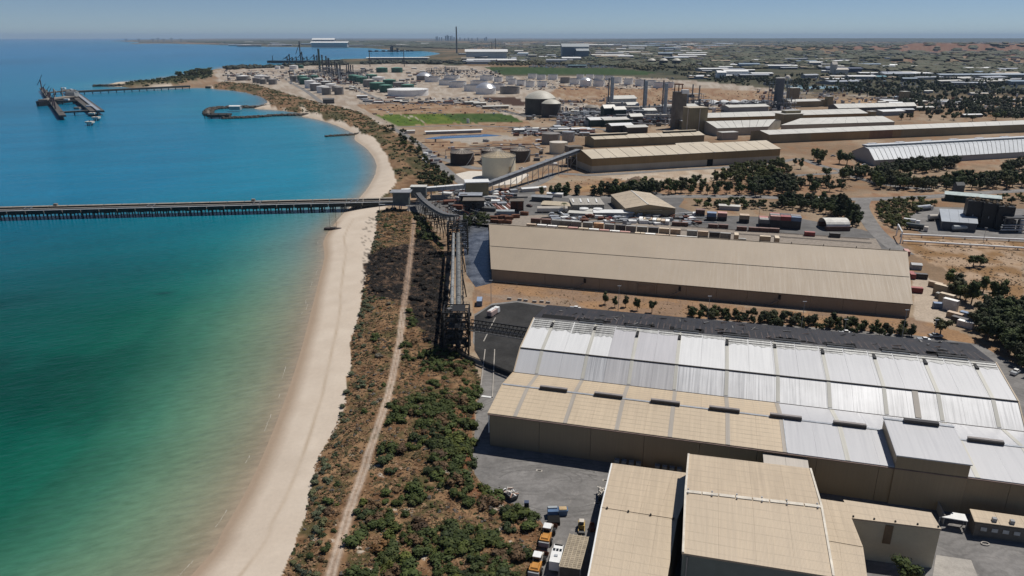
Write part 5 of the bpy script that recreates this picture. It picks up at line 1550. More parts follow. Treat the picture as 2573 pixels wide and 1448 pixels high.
for k in range(10):
    for o, r, mt in ((-2.0, .75, TUBE), (0.6, 1.15, plain('tube_dark', (0.22, 0.22, 0.205), .5, .2, .6, .8))):
        p, q = lerpv(a0, b0, k / 10) + Vector((o, 0, 0)), lerpv(a0, b0, (k + 1) / 10 - .004) + Vector((o, 0, 0))
        part('tube_length', MB().cyl(p, q, r, None, 12), mt, tubes)
    p = lerpv(a0, b0, (k + .5) / 10)
    part('truss_side', MB().beam(p + Vector((2.4, -4, -1.2)), p + Vector((2.4, 4, -1.2)), .3).beam(p + Vector((2.4, -4, 1.2)), p + Vector((2.4, 4, 1.2)), .25).beam(p + Vector((2.4, -4, -1.2)), p + Vector((2.4, 0, 1.2)), .2).beam(p + Vector((2.4, 0, 1.2)), p + Vector((2.4, 4, -1.2)), .2), BLACK, tubes)
    if k in (2, 5, 8):
        part('support_bent', MB().beam((p.x - 4, p.y, 0), p + Vector((-2, 0, -1)), .5).beam((p.x + 4, p.y, 0), p + Vector((2, 0, -1)), .5), BLACK, tubes)
jk = thing('junction_steelwork', 'dark tangle of steel and pipes where the conveyors meet the jetty', 'steelwork', P(1100, 540))
rq = random.Random(15)
for k in range(110):
    p = P(rq.uniform(1062, 1200), rq.uniform(508, 580))
    z = rq.uniform(.5, 9)
    a = rq.uniform(0, 3.14)
    d = Vector((math.cos(a), math.sin(a), rq.uniform(-.2, .2))) * rq.uniform(1.5, 5)
    q = Vector((p.x, p.y, z))
    part('steel_member', MB().beam(q - d, q + d, rq.uniform(.2, .5)).beam((p.x, p.y, 0), q, .25), rq.choice([BLACK, BLACK, BLACK, RUST, MATS['sooty_steel']]), jk)
# burnt bridge from the drive tower to the shed gable
ga, gb2 = Vector((tB.x + 4.5, tB.y + 5, hB * .62)), AL(0.2, 52, 14.8)
br = thing('burnt_bridge', 'burnt black truss bridge from the drive tower to the silver shed', 'bridge', (ga.x, ga.y, 0))
bd = (gb2 - ga)
bs = Vector((-bd.y, bd.x, 0)).normalized() * 1.7
N = 16
for e in (-1, 1):
    for zo in (-1.4, 1.4):
        part('chord', MB().beam(ga + bs * e + UP * zo, gb2 + bs * e + UP * zo, .35), BLACK, br)
    for k in range(N):
        p, q = lerpv(ga, gb2, k / N) + bs * e, lerpv(ga, gb2, (k + 1) / N) + bs * e
        part('web_member', MB().beam(p - UP * 1.4, p + UP * 1.4, .16).beam(p - UP * 1.4, q + UP * 1.4, .13), BLACK, br)
part('belt_deck', MB().beam(ga - UP * 1.1, gb2 - UP * 1.1, 2.6, .2), BLACK, br)
part('walkway', MB().beam(ga - bs * 1.6 - UP * 1.3, gb2 - bs * 1.6 - UP * 1.3, .9, .12), CHARW, br)
# wash-down kerbs and drain beside the bridge
for i, (a, b) in enumerate((((1219, 880), (1205, 1000)), ((1243, 880), (1237, 1000)), ((1245, 800), (1215, 860)))):
    p, q = P(*a), P(*b)
    single('concrete_kerb', MB().beam((p.x, p.y, .25), (q.x, q.y, .25), .35, .3, 0), CONC, ['pale kerb of the weighbridge lane nearer the dune', 'pale kerb of the weighbridge lane nearer the shed', 'short kerb along the sooty turning loop'][i], 'kerb', base=Vector((p.x, p.y, 0)))
p = P(1222, 998)
single('speed_hump', MB().box((p.x, p.y, .12), (3.4, 1.0, .2), AX), WHITE, 'white painted bar across the weighbridge lane', 'road marking', base=Vector((p.x, p.y, 0)))

# ------------------------------------------------------------------ oil jetty with berths, ship and dolphins
oj = thing('oil_jetty', 'distant oil jetty with ladder shaped berths', 'jetty', P(430, 222, SEA))
def span(a, b, wd, nm='deck', z=2.0, pile=9, mat=None, ht=2.6):
    A, B = P(a[0], a[1], z), P(b[0], b[1], z)
    part(nm, MB().beam(A, B, wd, ht), mat or plain('berth_dark', (0.10, 0.09, 0.08), .85), oj)
    L = (B - A).length
    n = int(L / pile)
    for k in range(n + 1):
        p = lerpv(A, B, k / max(n, 1))
        part('pile', MB().cyl((p.x, p.y, -9), (p.x, p.y, z - .5), 1.0, None, 6), PILE, oj)
span((475, 217), (190, 231), 13, pile=16, ht=4)
span((165, 229), (112, 234), 8, pile=14)
span((245, 281), (172, 226), 20, pile=16)
span((210, 253), (128, 255), 8, pile=14)
span((222, 279), (150, 283), 8, pile=14)
span((158, 292), (105, 222), 9, 'berth_deck', pile=14)
part('pipe_bank', MB().beam(P(248, 278, 5), P(178, 224, 5), 5, 1.5), GALV, oj)
for x, y, ht in ((106, 228, 34), (112, 236, 20), (122, 246, 22), (128, 258, 26), (134, 268, 22), (140, 276, 28)):
    p = P(x, y, 2)
    m = MB().beam(p, p + UP * ht * .7, 1.6).beam(p + UP * ht * .7, p + Vector((-6, -4, ht * .35)), 1.0).beam(p + UP * ht * .7, p + Vector((5, 2, ht)), .8)
    part('loading_arm', m, plain('arm_red', (0.10, 0.06, 0.065), .7), oj)
for x, y in ((225, 271), (195, 276), (168, 254), (185, 231), (160, 225)):
    p = P(x, y, 2)
    part('deck_hut', MB().box((p.x, p.y, 4.4), (9, 6, 3.6)), rn.choice([WHITE, TBD]), oj)
def dolphin(x, y, label):
    p = P(x, y, SEA)
    root = thing('mooring_dolphin', label, 'mooring', p)
    for dx in (-2.5, 2.5):
        for dy in (0, 4):
            part('pile', MB().cyl((p.x + dx, p.y + dy, -9), (p.x + dx, p.y + dy, -.5), .8, None, 6), PILE, root)
    part('cap', MB().box((p.x, p.y + 2, .6), (10, 8, 2.4)), PALE, root)
    part('bollard', MB().cyl((p.x, p.y + 2, 1.8), (p.x, p.y + 2, 3.4), .6), PILE, root)
dolphin(232, 293, 'pale mooring block nearest the end of the oil jetty')
dolphin(241, 304, 'pale mooring block, middle one off the oil jetty')
dolphin(225, 316, 'pale mooring block farthest from the oil jetty')
dolphin(120, 262, 'mooring block between the ship and the berth')
b = P(96, 268, SEA)
ship = thing('tanker_ship', 'dark hulled tanker moored bow on at the oil jetty', 'ship', b)
k = mpp(96, 268, SEA)
def hull(L, Wd, z0, z1, b, mt, fwd=-1, nm='hull'):
    m = MB()
    sec = [(0, .25), (.08, .7), (.2, 1), (.85, 1), (1, .8)]
    pts = []
    for t, wf in sec:
        for z, wz in ((z0, .8), (z1, 1)):
            pts += [(b.x - Wd / 2 * wf * wz, b.y + L * t, z), (b.x + Wd / 2 * wf * wz, b.y + L * t, z)]
    fs = []
    for i in range(len(sec) - 1):
        o, q = i * 4, i * 4 + 4
        fs += [(o, q, q + 2, o + 2), (o + 1, o + 3, q + 3, q + 1), (o + 2, q + 2, q + 3, o + 3)]
    fs += [(0, 2, 3, 1), (16, 17, 19, 18)]
    return m.add(pts, fs)
part('hull', hull(130, 30 * k, SEA - 3, 5, b, None), plain('hull_dark', (.03, .03, .035), .6), ship)
part('deck_cargo', MB().box((b.x, b.y + 62, 6.0), (24 * k, 90, 2.0)), TBD, ship)
part('superstructure', MB().box((b.x, b.y + 112, 9.5), (24 * k, 16, 9)).box((b.x, b.y + 112, 14.8), (26 * k, 6, 1.6)), plain('ship_white', (.40, .40, .38), .6), ship)
part('funnel', MB().box((b.x, b.y + 123, 10), (7, 7, 12)), MATS['hull_dark'], ship)
for y in (30, 55, 80):
    part('deck_crane', MB().beam((b.x, b.y + y, 8), (b.x, b.y + y, 24), 1.6).beam((b.x, b.y + y, 23), (b.x + 9, b.y + y - 6, 18), .8), TBD, ship)
# two-masted boat lying at the beach
b = P(838, 578, SEA)
bo = thing('beached_sailboat', 'dark two masted boat lying at the water edge under the jetty', 'boat', b, 1.45)
m = hull(12, 3.2, -.3, 1.3, Vector((0, -6, 0)), None)
part('hull', m, plain('boat_hull', (.05, .035, .03), .6), bo, False)
part('cabin', MB().box((0, 0, 1.7), (1.8, 3.5, .8)), TBD, bo, False)
for y, h in ((-2.2, 13.5), (2.2, 11)):
    part('mast', MB().cyl((0, y, 1), (0, y, h), .09, None, 6), PILE, bo, False)
    part('boom', MB().beam((0, y, 2.2), (0, y + 2.6, 2.4), .12), PILE, bo, False)
# far bulk jetty with ship loader
fj = thing('far_bulk_jetty', 'far dark jetty with tall ship loader beyond the refinery', 'jetty', P(800, 156, SEA))
A, B = P(686, 155, 4), P(860, 152, 4)
part('deck', MB().beam(A, B, 26, 5), PILE, fj)
for x, ht in ((756, 92), (760, 45), (722, 24), (728, 34), (735, 20), (772, 22), (790, 32), (797, 28), (745, 22)):
    p = P(x, 154.5, 4)
    part('loader_frame', MB().beam(p, p + UP * ht, 4.5).beam(p + UP * ht * .9, p + Vector((-22, 0, ht * .35)), 2.2).beam(p + UP * ht * .5, p + Vector((14, 0, 6)), 2), MATS['mast_dark'], fj)
part('moored_hull', MB().box((lerpv(A, B, .38).x, A.y - 30, 4), (250, 30, 11)), MATS['hull_dark'], fj)
nj = thing('far_pier', 'low dotted pier crossing the far bay', 'pier', P(1000, 132, SEA))
A, B = P(930, 130, 6), P(1060, 128.6, 6)
part('deck', MB().beam(A, B, 14, 4), PILE, nj)
for t in (0, .12, .25, .36, .48, .6, .72, .8):
    p = lerpv(A, B, t)
    part('pier_block', MB().box((p.x, p.y, 9), (26, 20, 12)), PILE, nj)
for t, h in ((.42, 50), (.4, 40), (.52, 30)):
    p = lerpv(A, B, t)
    part('loader_frame', MB().box((p.x, p.y, h / 2), (16, 14, h)), MATS['mast_dark'], nj)

# ------------------------------------------------------------------ breakwaters and groyne: real boulders
_rock = []
def rock_mesh(seed):
    rn = random.Random(seed)
    m = MB()
    pts = []
    for z, r in ((-.5, .8), (0, 1), (.45, .75)):
        for i in range(6):
            a = i * math.pi / 3 + rn.uniform(-.3, .3)
            q = r * rn.uniform(.7, 1.1)
            pts.append((q * math.cos(a), q * math.sin(a), z + rn.uniform(-.12, .12)))
    pts.append((0, 0, .7))
    fs = []
    for j in (0, 1):
        for i in range(6):
            k = (i + 1) % 6
            fs.append((j * 6 + i, j * 6 + k, j * 6 + 6 + k, j * 6 + 6 + i))
    fs += [(12 + i, 12 + (i + 1) % 6, 18) for i in range(6)]
    return m.add(pts, fs)
for sd_ in range(5):
    _rock.append(rock_mesh(sd_))
def breakwater(name, label, px, wd, ht, size, cnt, cap=None):
    c = smooth_line(W(px, SEA), 4)
    rn = random.Random(len(px) * 7 + cnt)
    root = thing(name, label, 'breakwater', c[0])
    m = MB()
    for i in range(len(c) - 1):
        d = (c[i + 1] - c[i]).normalized()
        s = Vector((-d.y, d.x, 0))
        p, q = c[i], c[i + 1]
        m.hexa([p - s * wd - UP * 4, q - s * wd - UP * 4, q + s * wd - UP * 4, p + s * wd - UP * 4, p - s * wd * .35 + UP * ht, q - s * wd * .35 + UP * ht, q + s * wd * .35 + UP * ht, p + s * wd * .35 + UP * ht])
    part('core', m, cap or ROCK, root)
    m = MB()
    for k in range(cnt):
        i = rn.randrange(len(c) - 1)
        p = lerpv(c[i], c[i + 1], rn.random())
        d = (c[i + 1] - c[i]).normalized()
        s = Vector((-d.y, d.x, 0))
        e = rn.choice([-1, 1]) * rn.uniform(.3, 1.0)
        o = p + s * wd * e * 1.05 + UP * (ht * (1.15 - abs(e)) + rn.uniform(-.4, .3))
        src = _rock[rn.randrange(5)]
        z = size * rn.uniform(.6, 1.3)
        a = rn.uniform(0, 6.28)
        m.add([(o.x + z * (v[0] * math.cos(a) - v[1] * math.sin(a)), o.y + z * (v[0] * math.sin(a) + v[1] * math.cos(a)), o.z + z * v[2]) for v in src.v], src.f)
    part('boulders', m, ROCK, root)['kind'] = 'stuff'
    return root
breakwater('breakwater', 'rocky upper arm of the small boat harbour', [(690, 268), (640, 271), (590, 272), (545, 274), (527, 278), (523, 286), (527, 292)], 7, 3.4, 2.6, 420, CONCD)
breakwater('breakwater', 'rocky lower arm of the small boat harbour', [(775, 290), (740, 291), (690, 292), (640, 296), (590, 298), (560, 299)], 5, 2.6, 2.2, 380)
breakwater('groyne', 'short dark rock groyne running off the beach', [(905, 337), (880, 340), (850, 342), (818, 344)], 2.6, 1.6, 1.3, 150)
breakwater('breakwater', 'straight dark wall beside the oil jetty root', [(455, 214), (380, 216), (300, 217), (236, 218)], 6, 5, 2.4, 200)
b = P(545, 299, SEA)
qu = thing('harbour_quay', 'dark timber quay at the harbour mouth', 'quay', b)
part('deck', MB().box((b.x + 2, b.y + 5, 0), (34, 10, 4)), PILE, qu)
part('upper_deck', MB().box((b.x, b.y + 18, 1), (30, 12, 3)), PILE, qu)
for dx in (-18, -8, 4, 16):
    part('pile', MB().cyl((b.x + dx, b.y - .5, -8), (b.x + dx, b.y - .5, 4), .6, None, 6), PILE, qu)
b = P(592, 276, SEA)
bh = small_shed(592, 276, 18, 9, 7, 'small white boat shed on the harbour arm', WHITE, MATS['bluegrey'], 0.0, z=-1)
b = P(524, 222, SEA)
single('slipway_block', MB().box((b.x, b.y, -2), (12, 10, 5)), ROCK, 'small dark block on the beach of the refinery bay', 'block', base=b)

# ------------------------------------------------------------------ vegetation
def foliage(name, c1, c2, c3):
    g = NG(name)
    oi = g.n('ObjectInfo')
    a = g.noise(0.45, 3)
    c = g.ramp(a, [(0.3, c1), (0.55, c2), (0.75, c3)])
    c = g.mix(1.0, c, g.ramp(oi.outputs['Random'], [(0.0, (0.62, 0.62, 0.66)), (0.35, (0.95, 0.95, 0.95)), (0.7, (1.15, 1.12, 1.0)), (1.0, (1.6, 1.35, 0.95))]), 'MULTIPLY')
    return g.done(c, 0.75, 0, 0.25)
LEAF = foliage('tree_leaves', (0.026, 0.038, 0.015), (0.046, 0.062, 0.022), (0.080, 0.092, 0.034))
LEAFL = foliage('light_leaves', (0.035, 0.052, 0.014), (0.060, 0.082, 0.022), (0.095, 0.112, 0.032))
SCRUB = foliage('scrub_leaves', (0.022, 0.034, 0.009), (0.044, 0.060, 0.014), (0.085, 0.098, 0.026))
SCRUBG = foliage('grey_scrub', (0.10, 0.09, 0.075), (0.15, 0.135, 0.11), (0.20, 0.18, 0.15))
SALT = foliage('salt_scrub', (0.055, 0.066, 0.040), (0.085, 0.10, 0.060), (0.12, 0.13, 0.08))
SCRUBB = foliage('brown_scrub', (0.07, 0.045, 0.025), (0.12, 0.075, 0.04), (0.17, 0.11, 0.06))
CHARL = foliage('burnt_scrub', (0.008, 0.007, 0.006), (0.016, 0.013, 0.011), (0.04, 0.03, 0.022))

def leaf_clumps(rn, blobs, per, size, core=0.72):
    """leaf-sized faces spread over lumps; each lump has a small solid heart so no light leaks straight through"""
    m = MB()
    for (c, r) in blobs:
        c = Vector(c)
        # heart
        pts = []
        for z, q in ((-.75, .6), (-.1, 1), (.55, .8)):
            for i in range(6):
                a = i * math.pi / 3 + z
                e = r * core * q * rn.uniform(.8, 1.1)
                pts.append(c + Vector((e * math.cos(a), e * math.sin(a), z * r * core)))
        pts.append(c + Vector((0, 0, r * core)))
        fs = []
        for j in (0, 1):
            for i in range(6):
                k = (i + 1) % 6
                fs.append((j * 6 + i, j * 6 + k, j * 6 + 6 + k, j * 6 + 6 + i))
        fs += [(12 + i, 12 + (i + 1) % 6, 18) for i in range(6)]
        m.add(pts, fs)
        for k in range(per):
            while True:
                d = Vector((rn.gauss(0, 1), rn.gauss(0, 1), rn.gauss(0.25, 1)))
                if d.length > .1:
                    break
            d.normalize()
            p = c + Vector((d.x, d.y, d.z * .85)) * r * rn.uniform(.72, 1.12)
            nrm = (d + Vector((rn.uniform(-.6, .6), rn.uniform(-.6, .6), rn.uniform(-.3, .7)))).normalized()
            u = nrm.orthogonal().normalized()
            v = nrm.cross(u)
            a = rn.uniform(0, 6.28)
            u, v = u * math.cos(a) + v * math.sin(a), v * math.cos(a) - u * math.sin(a)
            s = size * rn.uniform(.6, 1.3)
            m.add([p - u * s, p - v * s * .7, p + u * s, p + v * s * .7], [(0, 1, 2, 3)])
    return m
def make_tree(seed, kind):
    """unit tree about 1 m tall, scaled on placing: (trunk mesh, crown mesh)"""
    rn = random.Random(seed)
    t = MB()
    blobs = []
    if kind == 'round':
        for k in range(13):
            a, q = rn.uniform(0, 6.28), rn.uniform(0, .30)
            blobs.append(((q * math.cos(a), q * math.sin(a), rn.uniform(.36, .84)), rn.uniform(.12, .2)))
        tr = .3
    elif kind == 'tall':
        for k in range(12):
            z = .25 + .68 * k / 11
            a, q = rn.uniform(0, 6.28), rn.uniform(0, .16) * (1.15 - abs(z - .5))
            blobs.append(((q * math.cos(a), q * math.sin(a), z), rn.uniform(.1, .16) * (1.2 - .55 * z)))
        tr = .3
    else:
        for k in range(14):
            a, q = rn.uniform(0, 6.28), rn.uniform(.05, .48)
            blobs.append(((q * math.cos(a), q * math.sin(a), rn.uniform(.45, .82) - q * .25), rn.uniform(.11, .19)))
        tr = .34
    t.cyl((0, 0, -.03), (.02, .01, tr + .1), .035, .022, 7)
    for k in range(5):
        b = blobs[rn.randrange(len(blobs))][0]
        t.cyl((.01, .005, tr * rn.uniform(.6, 1)), (b[0] * .8, b[1] * .8, b[2]), .016, .006, 5)
    return t, leaf_clumps(rn, blobs, 46, .045)
TREES = {}
TREE_SRC = {}
LEAFD = foliage('olive_leaves', (0.034, 0.040, 0.020), (0.058, 0.064, 0.030), (0.095, 0.098, 0.048))
for kind in ('round', 'tall', 'wide'):
    for s in range(3):
        t, c = make_tree(100 + s, kind)
        TREE_SRC[(kind, s)] = (t, c)
        for mt, nm in ((LEAF, 'd'), (LEAFL, 'l'), (LEAFD, 'o')):
            TREES[(kind, s, nm)] = (t.mesh('trunk', BARK), c.mesh('crown', mt))
        
def tree(x, y, h, wr, label, kind='round', mt='d', group=None, name='tree', rn=random, world=None):
    p = world if world is not None else P(x, y)
    root = thing(name, label, 'tree', p, rn.uniform(0, 6.28), group)
    tm, cm = TREES[(kind, rn.randrange(3), 'o' if mt == 'd' and rn.random() < .4 else mt)]
    wx = {'round': 1.0, 'tall': 2.2, 'wide': .8}[kind] * wr * h
    for nm, me in (('trunk', tm), ('crown', cm)):
        o = link(nm, me, root)
        o.scale = (wx, wx, h)
    return root
SHRUBS = []
for s in range(5):
    rn = random.Random(300 + s)
    blobs = []
    for k in range(5 + s % 3):
        a, q = rn.uniform(0, 6.28), rn.uniform(0, .32)
        blobs.append(((q * math.cos(a), q * math.sin(a), rn.uniform(.12, .34)), rn.uniform(.16, .27)))
    SHRUBS.append(leaf_clumps(rn, blobs, 34, .055))
SHM2 = {k: [m.mesh('shrub_leaves', mt) for m in SHRUBS] for k, mt in (('g', SCRUB), ('l', LEAFL), ('y', SCRUBG), ('s', SALT), ('b', SCRUBB), ('c', CHARL), ('d', LEAF))}

def sample_poly(poly, n, rn, mind=0.0, dens=None):
    """n world points inside a world polygon, at least mind apart"""
    X0, X1 = min(p.x for p in poly), max(p.x for p in poly)
    Y0, Y1 = min(p.y for p in poly), max(p.y for p in poly)
    rs = np.random.RandomState(rn.randrange(1 << 30))
    x, y = rs.uniform(X0, X1, n * 14), rs.uniform(Y0, Y1, n * 14)
    ok = inside(x, y, [(p.x, p.y) for p in poly])
    if dens is not None:
        ok &= rs.rand(x.size) < dens(x, y)
    x, y = x[ok], y[ok]
    out = []
    cell = {}
    for a, b in zip(x, y):
        if mind:
            k = (int(a // mind), int(b // mind))
            if any((a - c) ** 2 + (b - d) ** 2 < mind * mind for i in (-1, 0, 1) for j in (-1, 0, 1) for (c, d) in cell.get((k[0] + i, k[1] + j), ())):
                continue
            cell.setdefault(k, []).append((a, b))
        out.append((float(a), float(b)))
        if len(out) >= n:
            break
    return out
# ground height lookup for dune planting
_dep = bpy.context.evaluated_depsgraph_get()
_gnd = bpy.data.objects['ground']
_gnd_ev = _gnd.evaluated_get(_dep)
def gz(x, y):
    ok, loc, n, i = _gnd_ev.ray_cast(Vector((x, y, 400)), Vector((0, 0, -1)))
    return loc.z if ok else 0.0

# near dune: 300 shrubs one by one, the rest and the dry grass as ground cover
rn = random.Random(21)
def dens_shrub(x, y):
    d = dist_line(x, y, TRACK)
    east = x > np.interp(y, [p.y for p in reversed(TRACK)], [p.x for p in reversed(TRACK)])
    n = fbm(x / 9, y / 9, 3)
    k = np.clip((n - np.where(east, .44, .52)) * 12, 0.02, 1) * np.where(east, 1, .55)
    k = k * (d > 2.6)
    vx = dist_line(x, y, NEAR_DUNE[:17])
    k = np.maximum(k, np.where((vx < 5) & ~east, .35, 0))
    k = np.where((y < 150), k * 1.2, k)
    return np.clip(k * np.where(inside(x, y, BURNT), .25, 1), 0, 1)
pts = sample_poly(NEAR_DUNE, 800, rn, 1.7, dens_shrub)
pts = [q for q in pts if q[1] > 100]
def in_poly(x, y, poly):
    return bool(inside(np.array([x]), np.array([y]), [(p.x, p.y) for p in poly])[0])
tx = lambda y: float(np.interp(y, [p.y for p in reversed(TRACK)], [p.x for p in reversed(TRACK)]))
pts.sort(key=lambda q: q[1])
rest = MB()
for i, (x, y) in enumerate(pts):
    east = x > tx(y)
    veg = float(dist_line(np.array([x]), np.array([y]), NEAR_DUNE[:17])[0])
    burnt = in_poly(x, y, BURNT)
    k = 'c' if burnt else 's' if (veg < 5 and not east) else rn.choice('ggggglldb' if east else 'gglbbys')
    size = (rn.uniform(3.4, 7.8) if y < 215 else rn.uniform(3.0, 6.0)) if east else rn.uniform(2.0, 4.4)
    if rn.random() < .25:
        size *= .6
    if i < 300:
        o = link('dune_shrub', rn.choice(SHM2[k]), None, (x, y, gz(x, y) - .1), rn.uniform(0, 6.28), (size, size * rn.uniform(.85, 1.2), size * rn.uniform(.6, .8)))
        lab = {'g': 'rounded dark green shrub on the dune between beach and sheds', 'd': 'rounded dark green shrub on the dune between beach and sheds', 'l': 'light green shrub on the dune between beach and sheds', 'y': 'grey dead shrub on the dune between beach and sheds', 's': 'grey green salt bush at the top of the beach', 'b': 'brown dry shrub on the dune between beach and sheds', 'c': 'burnt black shrub beside the sandy track'}[k]
        tag(o, lab, 'shrub', 'dune shrubs')
    else:
        src = SHRUBS[rn.randrange(5)]
        a, z = rn.uniform(0, 6.28), gz(x, y) - .1
        ca, sa = math.cos(a) * size, math.sin(a) * size
        mi = {'g': 0, 'd': 0, 'l': 1, 'y': 2, 's': 3, 'b': 4, 'c': 5}[k]
        rest.add([(x + v[0] * ca - v[1] * sa, y + v[0] * sa + v[1] * ca, z + v[2] * size * .7) for v in src.v], src.f, mi)
tag(link('dune_scrub', rest.mesh('dune_scrub', [SCRUB, LEAFL, SCRUBG, SALT, SCRUBB, CHARL])), 'low scrub covering the far part of the dune', 'scrub', None, 'stuff')
# dry grass tufts
def grass(name, label, poly, n, size, mats, seed, ymax=1e9, skip_track=True):
    rn = random.Random(seed)
    pp = sample_poly(poly, n, rn, 0)
    m = MB()
    v, f, mi = [], [], []
    arr = np.array(pp)
    td = dist_line(arr[:, 0], arr[:, 1], TRACK)
    nn = fbm(arr[:, 0] / 3, arr[:, 1] / 3, 3)
    bn = inside(arr[:, 0], arr[:, 1], [(p.x, p.y) for p in BURNT])
    for (x, y), d, q, bu in zip(pp, td, nn, bn):
        if (skip_track and d < 1.7) or q < .36 or y > ymax or y < 100:
            continue
        z = gz(x, y)
        s = size * rn.uniform(.5, 1.3)
        o = len(v)
        k = 2 if bu else (1 if q > .58 else 0)
        for j in range(4):
            a = rn.uniform(0, 6.28)
            dx, dy = math.cos(a) * s * .5, math.sin(a) * s * .5
            lx, ly = math.cos(a + 1.57) * s * rn.uniform(.5, 1), math.sin(a + 1.57) * s * rn.uniform(.5, 1)
            v += [(x - dx, y - dy, z - .05), (x + dx, y + dy, z - .05), (x + lx, y + ly, z + s * rn.uniform(.15, .4))]
            f.append((o + j * 3, o + j * 3 + 1, o + j * 3 + 2))
            mi.append(k)
    m.v, m.f, m.m, m.s = v, f, mi, [False] * len(f)
    return tag(link(name, m.mesh(name, mats)), label, 'grass', None, 'stuff')
GR1 = foliage('straw', (0.19, 0.105, 0.05), (0.29, 0.175, 0.09), (0.40, 0.27, 0.15))
GR2 = foliage('green_straw', (0.07, 0.06, 0.025), (0.11, 0.085, 0.035), (0.16, 0.115, 0.05))
grass('dune_grass', 'dry straw coloured grass tufts over the dune', NEAR_DUNE, 26000, 0.75, [GR1, GR2, CHARL], 5)

# the north dune: clumps of coastal bush and the darker trees above the bay
rn = random.Random(33)
def zone_trees(zone, poly, n, mind, h, wr, kinds, cols, label, seed, group, dens=None, name='tree', mass=False):
    rn = random.Random(seed)
    name = 'bush' if zone in ('bay', 'cont', 'dunetop', 'belt10', 'belt12') else name  # bay, cont and dunetop are trees; only their object name says bush
    mass = zone in ('bay2', 'bay4', 'spit', 'belt3', 'belt4', 'belt7', 'belt9', 'belt11', 'clumpR', 'mid')
    if not isinstance(poly[0], Vector):
        poly = W(poly)
    pp = sample_poly(poly, n, rn, mind, dens)
    pp.sort(key=lambda q: q[0] / q[1])
    if mass:
        m = MB()
        for (x, y) in pp:
            k, hh, z, a = rn.choice(kinds), rn.uniform(*h), gz(x, y), rn.uniform(0, 6.28)
            wx = {'round': 1.0, 'tall': 2.2, 'wide': .8}[k] * rn.uniform(*wr) * hh
            ca, sa = math.cos(a) * wx, math.sin(a) * wx
            mi = rn.randrange(3)
            t, c = TREE_SRC[(k, rn.randrange(3))]
            for src, mm in ((t, 3), (c, mi)):
                m.add([(x + v[0] * ca - v[1] * sa, y + v[0] * sa + v[1] * ca, z + v[2] * hh) for v in src.v], src.f, mm)
        return tag(link('tree_grove', m.mesh('tree_grove', [LEAF, LEAFD, LEAFL, BARK])), 'dense grove, ' + label.split(',')[0].replace('tree in the ', '').replace('bush in the ', ''), 'grove', None, 'stuff')
    for i, (x, y) in enumerate(pp):
        tree(0, 0, rn.uniform(*h), rn.uniform(*wr), label % ordn(i + 1), rn.choice(kinds), rn.choice(cols), group, name, rn, Vector((x, y, gz(x, y) - (1.0 if zone in ('hedge', 'belt1') else .2))))
    return len(pp)
zone_trees('bay', [(1000, 345), (1040, 352), (1060, 375), (1055, 400), (1020, 390), (1005, 365)], 26, 5, (4, 8), (.9, 1.3), ['round', 'wide'], 'ddl', 'dark coastal tree above the curved beach, %s from the left', 1, 'coastal trees above the bay')
zone_trees('bay2', [(1045, 455), (1100, 430), (1140, 462), (1135, 478), (1060, 485)], 30, 4.5, (4, 8), (.9, 1.3), ['round', 'wide'], 'dd', 'dark tree in the thicket by the jetty root, %s from the left', 2, 'thicket by the jetty root')
zone_trees('bay3', [(955, 310), (985, 318), (1000, 345), (975, 345)], 8, 6, (4, 7), (1, 1.4), ['wide'], 'd', 'dark tree on the dune crest by the green fields, %s from the left', 3, 'dune crest trees')
tree(1012, 338, 9, 1.2, 'single round dark tree by the pale hut and pond', 'wide', 'd', None, 'tree', rn)
zone_trees('bay4', [(1060, 395), (1085, 415), (1130, 450), (1100, 440), (1040, 420)], 16, 5, (3, 6), (1, 1.3), ['round', 'wide'], 'dl', 'bush on the bank beside the coast road, %s from the left', 4, 'bank bushes')
zone_trees('spit', [(440, 197), (500, 186), (528, 180), (530, 192), (490, 200)], 22, 12, (10, 20), (1, 1.6), ['wide', 'round'], 'd', 'dark tree on the wooded point, %s from the left', 5, 'trees on the point')
zone_trees('cont', [(1165, 548), (1228, 545), (1225, 572), (1170, 575)], 14, 4, (4, 7), (1, 1.3), ['round', 'wide'], 'dl', 'green tree behind the charred tower, %s from the left', 6, 'trees behind the charred tower')
zone_trees('dunetop', [(1045, 560), (1075, 570), (1085, 620), (1050, 600)], 9, 4, (3.5, 6), (1, 1.3), ['round', 'wide'], 'dl', 'leafy tree beside the curved conveyor, %s from the left', 7, 'trees by the curved conveyor')
# tree belts between the road and the long sheds
zone_trees('belt1', [(1360, 490), (1420, 488), (1520, 494), (1660, 490), (1665, 474), (1560, 480), (1510, 480), (1500, 490), (1360, 495)], 46, 4.5, (8, 12), (.55, .85), ['round', 'tall', 'tall'], 'ddl', 'tree in the row between road and tan gable shed, %s from the left', 8, 'road row trees')
zone_trees('belt2', [(1665, 470), (1760, 468), (1860, 478), (1880, 492), (1670, 492)], 26, 6, (8, 12), (.7, 1), ['round', 'wide'], 'ddl', 'tree on the red verge by the road, %s from the left', 9, 'verge trees')
zone_trees('belt3', [(1790, 448), (1850, 425), (1920, 418), (1985, 415), (1990, 440), (1940, 452), (1900, 470), (1800, 462)], 95, 4.0, (6, 10), (.8, 1.2), ['round', 'wide'], 'dl', 'tree in the grove below the ochre shed, %s from the left', 10, 'grove below the ochre shed')
zone_trees('belt4', [(1880, 470), (1990, 458), (2000, 490), (1890, 496)], 44, 4.4, (8, 13), (.8, 1.1), ['round', 'wide'], 'dd', 'dark tree in the thick clump at the road, %s from the left', 11, 'thick clump at the road')
zone_trees('belt5', [(1990, 470), (2050, 462), (2120, 468), (2110, 486), (2000, 488)], 14, 9, (8, 12), (.9, 1.2), ['wide', 'round'], 'dl', 'spreading tree on the red ground by the winding road, %s from the left', 12, 'trees on the red ground')
